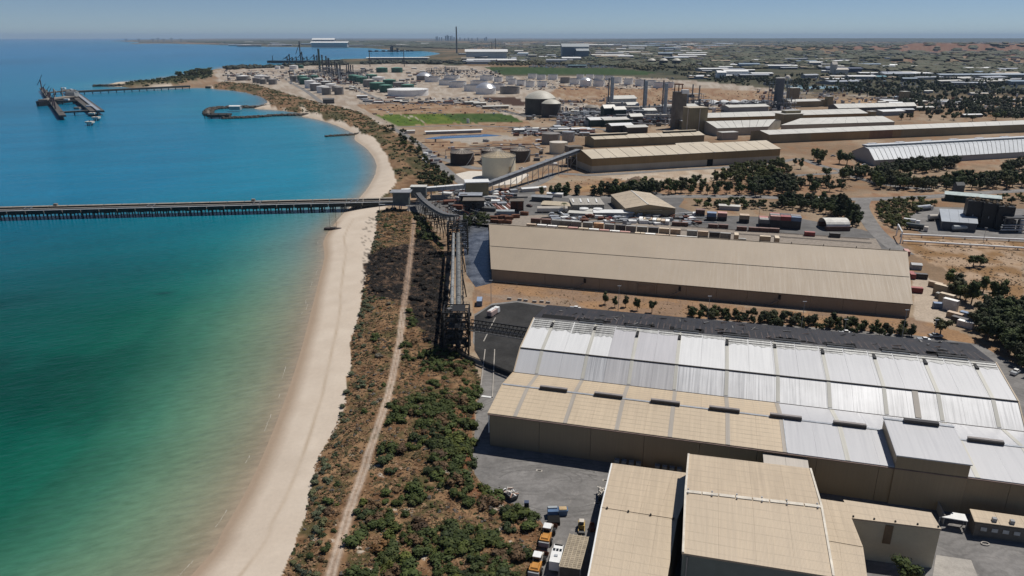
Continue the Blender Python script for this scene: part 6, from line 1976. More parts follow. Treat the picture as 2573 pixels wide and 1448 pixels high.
zone_trees('belt6', [(2110, 455), (2180, 450), (2200, 475), (2300, 482), (2573, 474), (2573, 460), (2400, 455), (2320, 470), (2240, 455), (2190, 440), (2120, 440)], 92, 5.2, (9, 14), (.8, 1.1), ['round', 'wide', 'wide'], 'ddl', 'tall tree in the belt along the main road, %s from the left', 13, 'main road belt')
zone_trees('belt7', [(2215, 432), (2280, 418), (2400, 412), (2405, 424), (2300, 440), (2230, 450)], 52, 5.6, (9, 13), (.9, 1.2), ['round', 'wide'], 'dl', 'tree in the grove before the silver store, %s from the left', 14, 'grove before the silver store')
zone_trees('belt8', [(2500, 440), (2573, 415), (2640, 420), (2640, 455), (2520, 458)], 26, 6.4, (10, 15), (.9, 1.1), ['round', 'wide'], 'd', 'dark tree at the right border by the silver store, %s from the left', 15, 'border trees')
for i, (x, y, h, wr) in enumerate(((2052, 408, 14, .8), (2062, 412, 12, .9), (2045, 402, 13, .9), (2068, 402, 12, .8), (2108, 412, 14, 1.0), (2128, 414, 13, 1.1), (2012, 425, 11, .8), (2057, 415, 6, 1.2), (2075, 448, 11, 1.0), (1997, 415, 7, 1.0))):
    tree(x, y, h, wr, 'separate dark tree near the winding road junction, %s from the left' % ordn([6, 8, 3, 7, 9, 10, 2, 5, 4, 1][i]), 'round', 'd' if i % 2 else 'l', 'junction trees', 'tree', rn)
zone_trees('belt9', [(1960, 505), (2080, 510), (2110, 508), (2140, 530), (2165, 560), (2150, 575), (2130, 560), (2050, 535), (1965, 525)], 84, 3.6, (6, 10), (.8, 1.1), ['round', 'wide'], 'dd', 'dark tree in the belt behind the container stacks, %s from the left', 16, 'belt behind the container stacks')
for i, (x, y, h) in enumerate(((2113, 550, 17), (2128, 558, 15), (2142, 570, 10), (2105, 540, 15))):
    tree(x, y, h, .35, 'tall dark pine at the end of the container yard, %s' % ('tallest', 'second tallest', 'short one at the road side', 'rearmost one')[i], 'tall', 'd', None, 'pine_tree', rn)
zone_trees('belt10', [(1745, 512), (1850, 508), (1960, 515), (1950, 530), (1800, 526), (1750, 522)], 34, 5, (3, 6), (1.1, 1.5), ['wide', 'round'], 'ld', 'low bush along the road by the tan gable shed, %s from the left', 17, 'roadside bushes')
zone_trees('belt11', [(2205, 515), (2260, 506), (2330, 508), (2350, 516), (2290, 545), (2270, 580), (2230, 570), (2205, 540)], 95, 3.2, (3, 5.5), (1.1, 1.5), ['wide', 'round'], 'ld', 'bush in the green thicket by the depot, %s from the left', 18, 'depot thicket')
zone_trees('belt12', [(2400, 505), (2573, 497), (2573, 515), (2420, 515)], 14, 7, (4, 7), (1, 1.3), ['wide'], 'dl', 'bush behind the blackened tower, %s from the left', 19, 'bushes behind the blackened tower')
# right side clumps near the taupe shed
for i, (x, y, h, wr) in enumerate(((2445, 672, 8, 1.3), (2462, 668, 7, 1.2), (2385, 718, 9, 1.1), (2405, 735, 10, 1.1), (2440, 765, 13, .75), (2500, 772, 15, .7), (2470, 735, 9, .9), (2425, 760, 9, 1.0), (2412, 752, 8, 1.2), (2395, 745, 8, 1.2))):
    tree(x, y, h, wr, 'tree in the clump right of the taupe shed, %s from the back' % ordn([2, 1, 3, 5, 9, 10, 4, 8, 7, 6][i]), 'wide' if i < 2 else 'round', 'ld'[i % 2], 'clump right of the taupe shed', 'tree', rn)
zone_trees('clumpR', [(2440, 800), (2500, 785), (2700, 800), (2700, 960), (2560, 930), (2490, 870), (2450, 830)], 90, 3.2, (7, 11), (.9, 1.2), ['round', 'wide'], 'ddl', 'tree in the dense dark grove at the right border, %s from the left', 20, 'dense grove at the border')
tree(2362, 843, 8.5, 1.1, 'round tree with clear shadow at the shed corner', 'round', 'd', None, 'tree', rn)
for i, (x, y, h) in enumerate(((1520, 765, 6.5), (1545, 772, 5.5), (1572, 772, 6), (1601, 780, 6.5), (1638, 786, 6.5))):
    tree(x, y, h, .75, 'small tree in front of the taupe shed, %s of five from the left' % ordn(i + 1), 'round', 'd', 'five small trees before the taupe shed', 'tree', rn)
zone_trees('hedge', [(1728, 782), (1900, 798), (2100, 818), (2290, 838), (2300, 852), (2100, 838), (1900, 815), (1735, 800)], 60, 3.2, (5, 7.5), (.8, 1.1), ['round', 'wide'], 'dd', 'dark tree in the hedge row below the taupe shed, %s from the left', 22, 'hedge row trees')
tree(2272, 1470, 7.5, 1.1, 'leafy tree top poking up below the tan block', 'round', 'l', None, 'tree', rn, )
# north dune low bushes and scattered scrub as ground cover
def cover(name, label, poly, n, size, kinds, seed, dens=None, flat=.65):
    rn = random.Random(seed)
    poly = poly if isinstance(poly[0], Vector) else W(poly)
    m = MB()
    lite = SHRUB_LITE
    for (x, y) in sample_poly(poly, n, rn, 0, dens):
        src = lite[rn.randrange(len(lite))]
        s = rn.uniform(*size)
        a, z = rn.uniform(0, 6.28), gz(x, y) - .1
        ca, sa = math.cos(a) * s, math.sin(a) * s
        mi = rn.randrange(len(kinds))
        m.add([(x + v[0] * ca - v[1] * sa, y + v[0] * sa + v[1] * ca, z + v[2] * s * flat) for v in src.v], src.f, mi)
    return tag(link(name, m.mesh(name, kinds)), label, 'scrub', None, 'stuff')
SHRUB_LITE = []
for s in range(4):
    r2 = random.Random(500 + s)
    SHRUB_LITE.append(leaf_clumps(r2, [((r2.uniform(-.3, .3), r2.uniform(-.3, .3), r2.uniform(.15, .4)), r2.uniform(.2, .3)) for _ in range(3)], 9, .11, .9))
cover('dune_heath', 'low brown and olive heath between the dune shrubs', NEAR_DUNE, 2600, (.7, 2.0), [SCRUBB, GR1, GR2, SCRUBG, SCRUB, GR1], 47, lambda x, y: np.clip((fbm(x / 4 + 3, y / 4, 3) - .35) * 4, 0.1, 1) * (dist_line(x, y, TRACK) > 2.2) * np.where(inside(x, y, BURNT), .1, 1), .5)
nz = lambda x, y: np.clip((fbm(x / 14, y / 18, 3) - .36) * 5, 0.05, 1)
cover('dune_bush', 'low green and brown bush over the dune behind the bay', NORTH_DUNE, 1500, (2.0, 5.5), [SCRUB, SCRUB, LEAFL, SCRUBB, LEAF], 41, nz)
cover('point_bush', 'dark low bush over the wooded point', SPIT, 260, (6, 14), [LEAF, SCRUB], 42)
cover('paddock_tussock', 'dry tussocks on the paddock by the pipelines', [(2275, 600), (2573, 612), (2573, 760), (2480, 740), (2400, 680), (2300, 640)], 700, (.5, 1.5), [SCRUBB, GR1, SCRUBB, GR2], 43, lambda x, y: np.clip((fbm(x / 9, y / 5, 3) - .4) * 6, 0, 1), .5)
cover('verge_scrub', 'scattered dry scrub on the red verges', [(1430, 452), (1660, 448), (2120, 432), (2150, 480), (1660, 492), (1430, 482)], 300, (.8, 2.2), [SCRUBB, GR1, SCRUB], 44, None, .6)
cover('yard_weeds', 'small weeds on the dirt strip between the near sheds', [(1240, 722), (1900, 785), (2300, 815), (2290, 835), (1400, 770)], 420, (.4, 1.2), [SCRUBB, GR1, GR2], 45, None, .5)
cover('plant_scrub', 'scattered dark scrub over the works ground', [(900, 262), (1330, 262), (1560, 226), (1950, 232), (1930, 262), (1560, 275), (1340, 318), (990, 322)], 420, (1.5, 4.5), [LEAF, SCRUBB, SCRUB], 46, nz)

# ------------------------------------------------------------------ shipping containers
CCOL = {'grey': (0.20, 0.195, 0.18), 'brown': (0.11, 0.055, 0.04), 'beige': (0.42, 0.34, 0.24), 'orange': (0.42, 0.24, 0.12), 'dark': (0.045, 0.04, 0.04), 'red': (0.22, 0.05, 0.045), 'blue': (0.12, 0.17, 0.26), 'white': (0.62, 0.60, 0.57), 'pink': (0.36, 0.19, 0.16), 'tan': (0.36, 0.27, 0.19), 'green': (0.05, 0.10, 0.08)}
CM = {}
def container_meshes(c, L=6.06):
    if (c, L) in CM:
        return CM[(c, L)]
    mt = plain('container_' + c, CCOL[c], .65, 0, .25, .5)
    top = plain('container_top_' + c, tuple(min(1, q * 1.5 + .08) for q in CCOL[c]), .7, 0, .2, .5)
    m = MB()
    n = 20 if L < 8 else 36
    for s in (-1, 1):                          # corrugated long sides
        pts = []
        for i in range(n + 1):
            x = -L / 2 + .12 + (L - .24) * i / n
            y = s * (1.2 if i % 2 else 1.14)
            pts += [(x, y, .12), (x, y, 2.5)]
        m.add(pts, [((2 * i, 2 * i + 2, 2 * i + 3, 2 * i + 1) if s < 0 else (2 * i + 1, 2 * i + 3, 2 * i + 2, 2 * i)) for i in range(n)])
    f = MB()
    for s in (-1, 1):
        f.box((0, s * 1.17, .08), (L, .1, .16)).box((0, s * 1.17, 2.53), (L, .1, .1))
        for e in (-1, 1):
            f.box((e * (L / 2 - .06), s * 1.16, 1.3), (.14, .14, 2.56))
    d = MB().box((L / 2 - .05, 0, 1.3), (.08, 2.3, 2.4))
    f.box((-L / 2 + .05, 0, 1.3), (.08, 2.3, 2.4))
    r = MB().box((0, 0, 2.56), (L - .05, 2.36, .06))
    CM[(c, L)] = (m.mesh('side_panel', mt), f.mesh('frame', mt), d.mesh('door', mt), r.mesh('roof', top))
    return CM[(c, L)]
def container(p, ang, c, label, group, L=6.06):
    root = thing('shipping_container', label, 'container', p, ang, group)
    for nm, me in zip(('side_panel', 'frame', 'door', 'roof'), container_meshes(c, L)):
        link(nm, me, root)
    return root
zx = lambda X, Y: (1300 + X / 3.676, 300 + Y / 3.676)
ROW = [(125, 'brown'), (222, 'brown'), (318, 'grey'), (408, 'grey'), (500, 'grey'), (605, 'grey'), (705, 'orange'), (805, 'grey'), (905, 'dark'), (1002, 'grey'), (1105, 'grey'), (1208, 'dark'), (1308, 'beige'), (1412, 'tan'), (1565, 'grey'), (1665, 'tan'), (1772, 'dark'), (1872, 'grey'), (1972, 'beige'), (2015, 'dark'), (2237, 'beige'), (2345, 'beige')]
for i, (X, c) in enumerate(ROW):
    base = 915 + (X - 318) * .0805 + 88
    p = P(*zx(X + 44, base))
    for lv in (0, 1):
        if X == 2015 and lv:
            continue
        cc = c if lv else rn.choice(['grey', 'grey', c])
        container(p + UP * (2.6 * lv + .06), AX + (0 if X not in (1972, 2345) else math.pi / 2), cc, '%s of a stacked pair behind the taupe shed ridge, %s pair from the left' % ('top container' if lv else 'bottom container', ordn(i + 1)), 'stacked containers behind the taupe shed')
OTHER = []
for i in range(16):                                    # a front row whose tops just clear the ridge
    X = 90 + i * 96 + (40 if i > 9 else 0)
    base = 965 + (X - 90) * .083 + 38
    OTHER.append((zx(X + 40, base), rn.choice(['pink', 'beige', 'white', 'tan', 'pink']), 0, 'flat topped container just showing over the ridge, %s from the left' % ordn(i + 1), 'front row containers'))
for i, (X, Y) in enumerate(((1140, 945), (1182, 950), (1225, 952), (1265, 955), (1305, 958), (1345, 965), (1385, 968))):
    OTHER.append((zx(X, Y), ['white', 'beige', 'tan'][i % 3], math.pi / 2, 'small pale container end on behind the double row, %s from the left' % ordn(i + 1), 'pale end-on containers'))
for i, (X, Y) in enumerate(((1470, 985), (1530, 988), (1805, 1005), (1900, 1008), (2070, 1028), (2180, 1035), (2275, 1040), (2370, 1045))):
    OTHER.append((zx(X, Y), 'brown', 0, 'rust brown open wagon box on the siding, %s from the left' % ordn(i + 1), 'wagon boxes on the siding'))
for X, Y, c, lb in ((590, 1078, 'red', 'red brown box on the siding near the arched shelter'), (822, 1090, 'dark', 'dark box on the siding nearest the road'), (668, 915, 'brown', 'lone brown box by the white yard tanks')):
    OTHER.append(((1873 + X / 3.676, 300 + Y / 3.676) if c != 'brown' else zx(X, Y), c, 0, lb, None))
for (px, c, a, lb, g) in OTHER:
    container(P(*px) + UP * .06, AX + a, c, lb, g)
# stacks in the container yard
k = 0
for X, Y, cols, lv, lb in ((1685, 905, ['brown'], 2, 'brown'), (1790, 935, ['blue'], 2, 'blue topped'), (1888, 935, ['pink'], 2, 'pink topped'), (2092, 957, ['tan'], 2, 'cream topped')):
    p = P(*zx(X, Y))
    for l in range(lv):
        for j in (0, 1):
            container(p + A_n * 2.6 * j + UP * (2.6 * l + .06), AX, cols[0] if l else 'dark', '%s %s container, %s of the block, container yard' % (('lower', 'upper')[l], lb, ('front', 'rear')[j]), 'yard blocks')
base = P(*zx(2420, 1005))
for a in range(4):
    for b_ in range(4):
        lv = 3 if a > 0 else 2
        for l in range(lv):
            if l < lv - 1 and 0 < a < 3 and b_ > 0:
                continue
            q = base + A_a * (a - 1.5) * 6.25 + A_n * b_ * 2.6 + UP * (2.6 * l + .06)
            container(q, AX, rn.choice(['dark', 'dark', 'brown', 'blue', 'pink', 'red', 'grey']) if l == lv - 1 else 'dark', 'container in the big dark stack by the arched shelter', 'big dark stack')
# cluster of rusty skips near the left end of the taupe shed
for i, (X, Y) in enumerate(((1250, 925), (1300, 920), (1350, 915), (1395, 925), (1260, 955), (1330, 960), (1380, 962), (1455, 910), (1535, 885))):
    p = P(900 + X / 3.676, 300 + Y / 3.676)
    m = MB().box((0, 0, 1.1), (5.5, 2.3, 2.2)).box((0, 0, 2.2), (5.2, 2.0, .05), 0, 1)
    r_ = thing('skip_bin', 'rusty orange skip near the end of the taupe shed, %s from the left' % ordn([1, 3, 5, 7, 2, 4, 6, 8, 9][i]), 'skip', p, AX + (.4 if i % 2 else 0), 'rusty skips')
    part('tub', m, plain('skip_rust', (0.20, 0.09, 0.05), .8, 0, .4), r_, False)
    part('rim', MB().box((0, 1.15, 2.25), (5.6, .15, .15)).box((0, -1.15, 2.25), (5.6, .15, .15)), RUST, r_, False)
# containers stacked along the yard right of the taupe shed
for i, (x, y, c, lv) in enumerate(((2350, 722, 'tan', 1), (2362, 742, 'beige', 2), (2368, 752, 'grey', 1), (2376, 766, 'beige', 2), (2385, 780, 'white', 2), (2362, 775, 'blue', 1), (2398, 800, 'tan', 1), (2410, 812, 'dark', 1), (2425, 822, 'white', 1), (2392, 735, 'grey', 1), (2430, 800, 'blue', 1))):
    for l in range(lv):
        container(P(x, y) + UP * (2.6 * l + .03), math.radians(-52) if i not in (5,) else AX, c, '%s container, %s along the pale yard right of the taupe shed%s' % (c, ordn(i + 1), ', upper' if l else ''), 'containers along the pale yard')
container(P(2299, 735) + UP * .03, AX, 'red', 'red container standing alone on the pale yard', None)
container(P(2312, 700) + UP * .03, AX, 'dark', 'dark container against the taupe shed end wall', None)
container(P(2290, 698) + UP * .03, AX + 1.57, 'red', 'red box tight against the taupe shed corner', None)
container(P(2277, 640) + UP * .03, AX + 1.57, 'pink', 'pink box at the far corner of the taupe shed', None)
small_shed(2300, 676, 5, 4, 3.2, 'small blue grey hut beside the dry paddock', STEEL, MATS['bluegrey'], AX)
container(P(1205, 765) + UP * .05, 1.57 + AX * 0, 'blue', 'white topped blue container beside the sooty loop', None)
# ------------------------------------------------------------------ yard buildings behind the taupe shed
a_b, a_f = (P(1536, 490, 5.7), P(1572, 524.4, 5.7))
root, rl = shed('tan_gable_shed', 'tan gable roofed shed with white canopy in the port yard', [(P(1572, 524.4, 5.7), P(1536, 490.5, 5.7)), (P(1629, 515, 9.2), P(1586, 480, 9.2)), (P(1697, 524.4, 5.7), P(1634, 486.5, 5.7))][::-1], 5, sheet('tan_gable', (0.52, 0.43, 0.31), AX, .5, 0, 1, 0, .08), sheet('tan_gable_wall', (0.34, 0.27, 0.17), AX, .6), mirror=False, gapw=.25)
part('ridge_cap', MB().beam(rl[1][0] + UP * .4, rl[1][1] + UP * .4, .8, .2), PALER, root)
q = [P(1599, 531, 4.6), P(1664, 530, 4.6), P(1658, 521, 5.2), P(1595, 522, 5.2)]
part('canopy', MB().hexa(q + [v + UP * .25 for v in q]), sheet('canopy_cream', (.62, .54, .36), AX, .5), root)
d_ = P(1630, 544)
part('doorway', MB().box((d_.x, d_.y + .4, 2.1), (17, .3, 4.2), 0.06), MATS['dark_wall'], root)
shed('skylight_shed', 'grey shed with four white skylights in the port yard', px_rails([((1440, 516), (1518, 515), 4.6), ((1430.6, 499), (1505.4, 498), 6.2)]), 5, sheet('grey_shed_roof', (.36, .335, .29), AX, .6), sheet('grey_shed_wall', (.30, .28, .24), AX, .7), mirror=False, gapw=.1)
for i, X in enumerate((520, 590, 660, 735)):
    a, b = P(1300 + X / 3.676, 300 + 765 / 3.676, 5.8), P(1300 + (X - 12) / 3.676, 300 + 733 / 3.676, 6.4)
    part('skylight', MB().beam(a, b, 1.0, .12), WHITE, bpy.data.objects['skylight_shed'])
small_shed(1407, 524, 24, 12, 4.2, 'low tan roofed hut beside the palm', sheet('tan_hut', (.50, .42, .30), AX, .6), CONC, AX)
small_shed(1540, 543, 26, 9, 4, 'long white site cabin by the tan gable shed', WHITE, STEEL, AX + .25)
small_shed(1460, 543, 16, 7, 3.2, 'flat white cabin beside the white yard tanks', PALER, STEEL, AX)
small_shed(1483, 540, 9, 7, 4, 'boxy plant room between the white yard tanks', PALER, STEEL, AX)
small_shed(1363, 505, 15, 7, 4.2, 'dark weighbridge hut by the row of trees', STEEL, MATS['dark_wall'], AX)
small_shed(1395, 494, 12, 5, 3, 'small white hut among the row of trees', WHITE, PALE, AX)
small_shed(1832, 527, 14, 5, 3.6, 'pale blue cabin at the edge of the container yard', PALER, MATS['bluegrey'], AX)
small_shed(1340, 480, 20, 5, 3.2, 'white transportable hut by the curving drive', WHITE, PALE, .35)
small_shed(2080, 507, 24, 6, 3, 'white roofed shelter beside the main road', WHITE, PALE, -.3)
b = P(1388, 536)
r_ = thing('horizontal_tank', 'long pale horizontal tank lying in the port yard', 'tank', b)
part('shell', MB().cyl((b.x - 10.5, b.y + 2, 2.2), (b.x + 10.5, b.y + 2, 2.2), 2.1, None, 16), PALE, r_)
for dx in (-7, 0, 7):
    part('saddle', MB().box((b.x + dx, b.y + 2, .5), (1, 3.6, 1.0)), CONC, r_)
# palm
b = P(1417, 536)
r_ = thing('palm_tree', 'single palm beside the low tan roofed hut', 'tree', b)
part('trunk', MB().cyl(b, b + UP * 6.5, .3, .2, 7), BARK, r_)
m = MB()
for k in range(16):
    a = k * 2 * math.pi / 16
    d = Vector((math.cos(a), math.sin(a), 0))
    s = Vector((-d.y, d.x, 0)) * .28
    p0, p1, p2 = b + UP * 6.5, b + d * 1.6 + UP * 7.1, b + d * 2.9 + UP * 5.9
    m.add([p0 - s * .5, p0 + s * .5, p1 + s, p1 - s, p2], [(0, 1, 2, 3), (3, 2, 4)])
part('fronds', m, LEAFL, r_)
# open sheds and clutter by the conveyor
def open_shed(label, x, y, wd, dp, ht, roofm, fill):
    b = P(x, y)
    root = thing('open_shed', label, 'shed', b)
    for i in (-1, 0, 1):
        for j in (0, 1):
            part('post', MB().box((b.x + i * wd / 2 * .96, b.y + j * dp, ht / 2), (.45, .45, ht)), BLACK, root)
    part('roof', MB().box((b.x, b.y + dp / 2, ht + .2), (wd + 1, dp + 1, .35)), roofm, root)
    part('back_wall', MB().box((b.x, b.y + dp, ht * .5), (wd, .2, ht)), fill, root)
    return root
open_shed('dark open steel shed on the port yard near the transfer house', 1190, 538, 14, 10, 9, CONCD, MATS['dark_wall'])
open_shed('dark open steel shed with pale roof behind the first one', 1182, 520, 16, 10, 8, GALV, MATS['dark_wall'])
open_shed('rusty red open shed beside the skip cluster', 1299, 535, 9, 7, 8, CONCD, RUST)
for i in range(7):
    x = 1238 + i * 7.2
    a, b2 = P(x - 4, 513), P(x + 18, 531)
    single('steel_bundle', MB().beam((a.x, a.y, .6), (b2.x, b2.y, .6), 1.3, .9), [RUST, plain('pink_steel', (.42, .25, .22), .6), RUST, WHITE][i % 4], 'long bundle of steel sections on the yard, %s from the left' % ordn(i + 1), 'steel bundle', 'steel bundles', base=Vector((a.x, a.y, 0)))
for i, (x, y, wd, mt) in enumerate(((1145, 520, 10, MATS['dark_wall']), (1152, 525, 7, RUST), (1160, 516, 6, YELLOW), (1130, 512, 9, RUST), (1230, 530, 9, MATS['dark_wall']), (1245, 512, 6, WHITE), (1148, 505, 12, PALE), (1105, 500, 14, CONC), (1125, 492, 8, WHITE), (1270, 538, 12, MATS['bluegrey']))):
    small_shed(x, y, wd, 5, 3, 'yard skip, crate or hut near the transfer house, %s of ten' % ordn(i + 1), mt, mt, rn.uniform(-.3, .3), 'yard clutter', 'hut', 'yard_hut')
# arched white shelter, blackened tower depot
b = P(2104, 580)
r_ = thing('arched_shelter', 'white arched shelter at the end of the siding', 'shelter', b)
m = MB()
R = 6.5
for j in range(9):
    a0, a1 = math.pi * j / 9, math.pi * (j + 1) / 9
    f = lambda a, x: (b.x + x, b.y + 6 + R * math.cos(a), 2.8 + R * .6 * math.sin(a))
    m.add([f(a0, -7.5), f(a1, -7.5), f(a1, 7.5), f(a0, 7.5)], [(0, 1, 2, 3)], 0, True)
part('arched_roof', m, plain('canvas', (.70, .68, .62), .7), r_)
part('side_box', MB().box((b.x, b.y, 1.4), (15, 2.4, 2.8)), plain('container_brown', CCOL['brown']), r_)
part('side_box', MB().box((b.x, b.y + 12, 1.4), (15, 2.4, 2.8)), plain('container_brown', CCOL['brown']), r_)
b = P(2489, 575)
hT2 = Zat(2489, 505, b.y + 6)
r_ = thing('blackened_tower', 'big black clad tower with a crusted brown top in the depot', 'tower', b)
for j, (dx, dy, wd, ht) in enumerate(((-7, 10, 9, hT2 * .98), (0, 5, 9, hT2 * .96), (6.5, 0, 9, hT2 * .9))):
    part('tower_block', MB().box((b.x + dx, b.y + dy, ht / 2), (wd, 8.5, ht), -.35), plain('soot_clad', (.012, .013, .017), .5, 0, .4), r_)
    m = MB()
    rq = random.Random(j)
    for k in range(26):
        m.box((b.x + dx + rq.uniform(-4, 4), b.y + dy + rq.uniform(-3.5, 3.5), ht + rq.uniform(0, 1.2)), (rq.uniform(.4, 1.8), rq.uniform(.4, 1.8), rq.uniform(.3, 1.2)), rq.uniform(0, 3))
    part('crusted_top', m, plain('crust', (.17, .12, .07), .9, 0, .6, .6), r_)['kind'] = 'stuff'
    for k in range(4):
        part('vent_slot', MB().box((b.x + dx - 2.5 + k * 1.6, b.y + dy - 4.5 + k * .5, ht * (.45 + .1 * k)), (.5, .2, 1.3), -.35), STEEL, r_)
shed('depot_building', 'dark walled depot building with pale grey roof', px_rails([((2368, 557), (2455, 563), 5.5), ((2362, 526), (2452, 530), 6.5)]), 4, sheet('depot_roof', (.40, .43, .46), -.08, .45), plain('depot_wall', (.055, .06, .075), .6), mirror=False, gapw=.1)
small_shed(2440, 507, 34, 12, 6, 'green roofed shed behind the blackened tower', plain('pale_green_roof', (.42, .50, .48), .5), DG, -.5)
small_shed(2405, 492, 6, 5, 10, 'slim dark sign tower at the road edge', MATS['dark_wall'], MATS['dark_wall'], 0)
for i, (x, y, L, r) in enumerate(((2297, 578, 10, 1.5), (2284, 563, 7, 1.2), (2318, 530, 12, 1.4), (2350, 555, 10, 1.5), (2408, 567, 7, 2.0), (2426, 568, 7, 2.0), (2412, 582, 10, 1.4))):
    p = P(x, y)
    r_ = thing('tank_trailer', 'tank trailer or vessel in the depot yard, %s from the left' % ordn([2, 1, 3, 4, 5, 7, 6][i]), 'tank trailer', p, [-.6, -.6, .35, .1, -.35, -.35, .05][i], 'depot tank trailers')
    part('barrel', MB().cyl((-L / 2, 0, 1.3 + r), (L / 2, 0, 1.3 + r), r, None, 14), [plain('trailer_dark', (.05, .065, .07), .35), WHITE, GALV, PALE, WHITE, WHITE, MATS['bluegrey']][i], r_, False)
    part('chassis', MB().box((0, 0, 1.0), (L, 2, .5)), MATS['dark_wall'], r_, False)
    for dx in (-L * .38, -L * .22, L * .32):
        part('axle_wheels', MB().cyl((dx, -1.2, .5), (dx, 1.2, .5), .5, None, 10), RUBBER, r_, False)
    part('cab', MB().box((L / 2 + 1.4, 0, 1.7), (2.2, 2.4, 2.6)), WHITE if i % 2 else PALE, r_, False)
process_unit(2555, 585, 18, 8, 9, 777, 'steel pipe frame at the right border of the depot', True, None)
# rail siding, pipelines, fences
def rail(label, a, b, n):
    A, B = P(*a), P(*b)
    root = thing('rail_track', label, 'rail track', A)
    d = (B - A).normalized()
    s = Vector((-d.y, d.x, 0))
    for e in (-.75, .75):
        part('rail', MB().beam(A + s * e + UP * .3, B + s * e + UP * .3, .16, .2), plain('rail_steel', (.28, .25, .22), .4), root)
    m = MB()
    L = (B - A).length
    for k in range(int(L / 1.4)):
        p = A + d * k * 1.4
        m.beam(p - s * 1.3 + UP * .12, p + s * 1.3 + UP * .12, .3, .16)
    o = part('sleepers', m, CONC, root)
    o['kind'] = 'stuff'
rail('rail siding nearer the container pairs', zx(1500, 1025), (2190, 612), 1)
rail('rail siding farther from the container pairs', zx(1430, 985), (2185, 602), 1)
for i, (a, b2) in enumerate((((2268, 612), (2640, 634)), ((2262, 595), (2640, 612)))):
    A, B = pz(*a, 1.6), pz(*b2, 1.6)
    pipe('pipeline', 'white pipeline across the dry paddock, %s' % ('near one', 'far one')[i], [A, B], .55, WHITE, 12, CONC)
pipe('pipeline', 'pipe goalpost over the road at the paddock corner', [pz(2262, 612, 0), pz(2262, 612, 7), pz(2252, 592, 7), pz(2252, 592, 0)], .4, WHITE)
def fence(label, px, ht, step, mat=None):
    c = W(px)
    root = thing('wire_fence', label, 'fence', c[0])
    for i in range(len(c) - 1):
        L = (c[i + 1] - c[i]).length
        for k in range(int(L / step) + 1):
            p = lerpv(c[i], c[i + 1], min(1, k * step / L))
            z = gz(p.x, p.y)
            part('fence_post', MB().beam((p.x, p.y, z - .2), (p.x, p.y, z + ht), .09), mat or STEEL, root)
        for q in (.3, .95):
            part('wire', MB().beam((c[i].x, c[i].y, ht * q), (c[i + 1].x, c[i + 1].y, ht * q), .035), mat or STEEL, root)
fence('wire fence along the front of the taupe shed', [(1190, 712), (1300, 722), (1500, 743), (1800, 778), (2100, 806), (2290, 825)], 2.2, 5.5)
fence('old fence following the sandy dune track', [(1040, 570), (1028, 680), (1016, 800)], 1.6, 6)
# light poles
for i, (x, y, zt) in enumerate(((1553, 783, 12), (1234, 762, 11), (1778, 805, 11), (2012, 832, 13), (2120, 843, 7), (2265, 855, 13), (2345, 850, 8), (2470, 610, 9), (1905, 560, 10))):
    b = P(x, y)
    r_ = thing('light_pole', 'slim light pole, %s from the left around the near sheds' % ordn([2, 1, 3, 5, 6, 7, 8, 9, 4][i]), 'light pole', b, 0, 'yard light poles')
    part('pole', MB().cyl(b, b + UP * zt, .13, .09, 7), STEEL, r_)
    part('lamp_head', MB().box(b + Vector((0, 0, zt)), (1.6, .35, .18)), GALV, r_)

# ------------------------------------------------------------------ vehicles
def wheels(root, xs, y, r, wd):
    for x in xs:
        for s in (-1, 1):
            w_ = part('wheel', MB().cyl((x, s * y - wd / 2, r), (x, s * y + wd / 2, r), r, None, 14), RUBBER, root, False)
            part('hub', MB().cyl((x, s * (y + wd * .52) - .03, r), (x, s * (y + wd * .52) + .03, r), r * .5, None, 10), STEEL, w_, False)
def loader(p, ang, label, sc_=1.0):
    r = thing('wheel_loader', label, 'wheel loader', p, ang)
    part('rear_body', MB().box((-2.4, 0, 1.75), (3.4, 2.3, 1.5)).box((-2.6, 0, 2.65), (2.6, 1.9, .4), 0, 0, .8), ORANGE, r, False)
    part('counterweight', MB().box((-4.3, 0, 1.5), (.6, 2.5, 1.2)), STEEL, r, False)
    part('front_frame', MB().box((1.3, 0, 1.3), (2.6, 1.4, 1.0)), PALE, r, False)
    cb = part('cab', MB().box((-.4, 0, 2.9), (1.7, 1.7, 1.7), 0, 0, .9).box((-.4, 0, 3.85), (2.0, 1.9, .18)), WHITE, r, False)
    part('cab_glass', MB().box((-.4, 0, 3.05), (1.74, 1.5, 1.0)).box((-.4, 0, 3.05), (1.3, 1.74, 1.0)), GLASS, cb, False)
    for s in (-.55, .55):
        part('lift_arm', MB().beam((1.0, s, 2.3), (4.0, s, 1.0), .3, .5), PALE, r, False)
    m = MB()
    prof = [(3.7, 1.5), (3.9, .25), (5.3, .12)]
    for (x0, z0), (x1, z1) in zip(prof, prof[1:]):
        m.hexa([(x0, -1.6, z0), (x1, -1.6, z1), (x1, 1.6, z1), (x0, 1.6, z0), (x0 + .08, -1.6, z0 + .12), (x1, -1.6, z1 + .12), (x1, 1.6, z1 + .12), (x0 + .08, 1.6, z0 + .12)])
    for s in (-1.58, 1.58):
        m.add([(3.7, s, 1.5), (3.9, s, .25), (5.3, s, .15)], [(0, 1, 2), (2, 1, 0)])
    part('bucket', m, RUST, r, False)
    wheels(r, (1.8, -2.2), 1.25, .85, .7)
    return r
PH = math.atan2(*reversed((P(1380, 1330) - P(1350, 1420)).xy))
loader(P(1376, 1352), PH, 'orange wheel loader parked at the dune edge, the farther of two')
loader(P(1351, 1425), PH, 'orange wheel loader parked at the dune edge, the nearer of two')
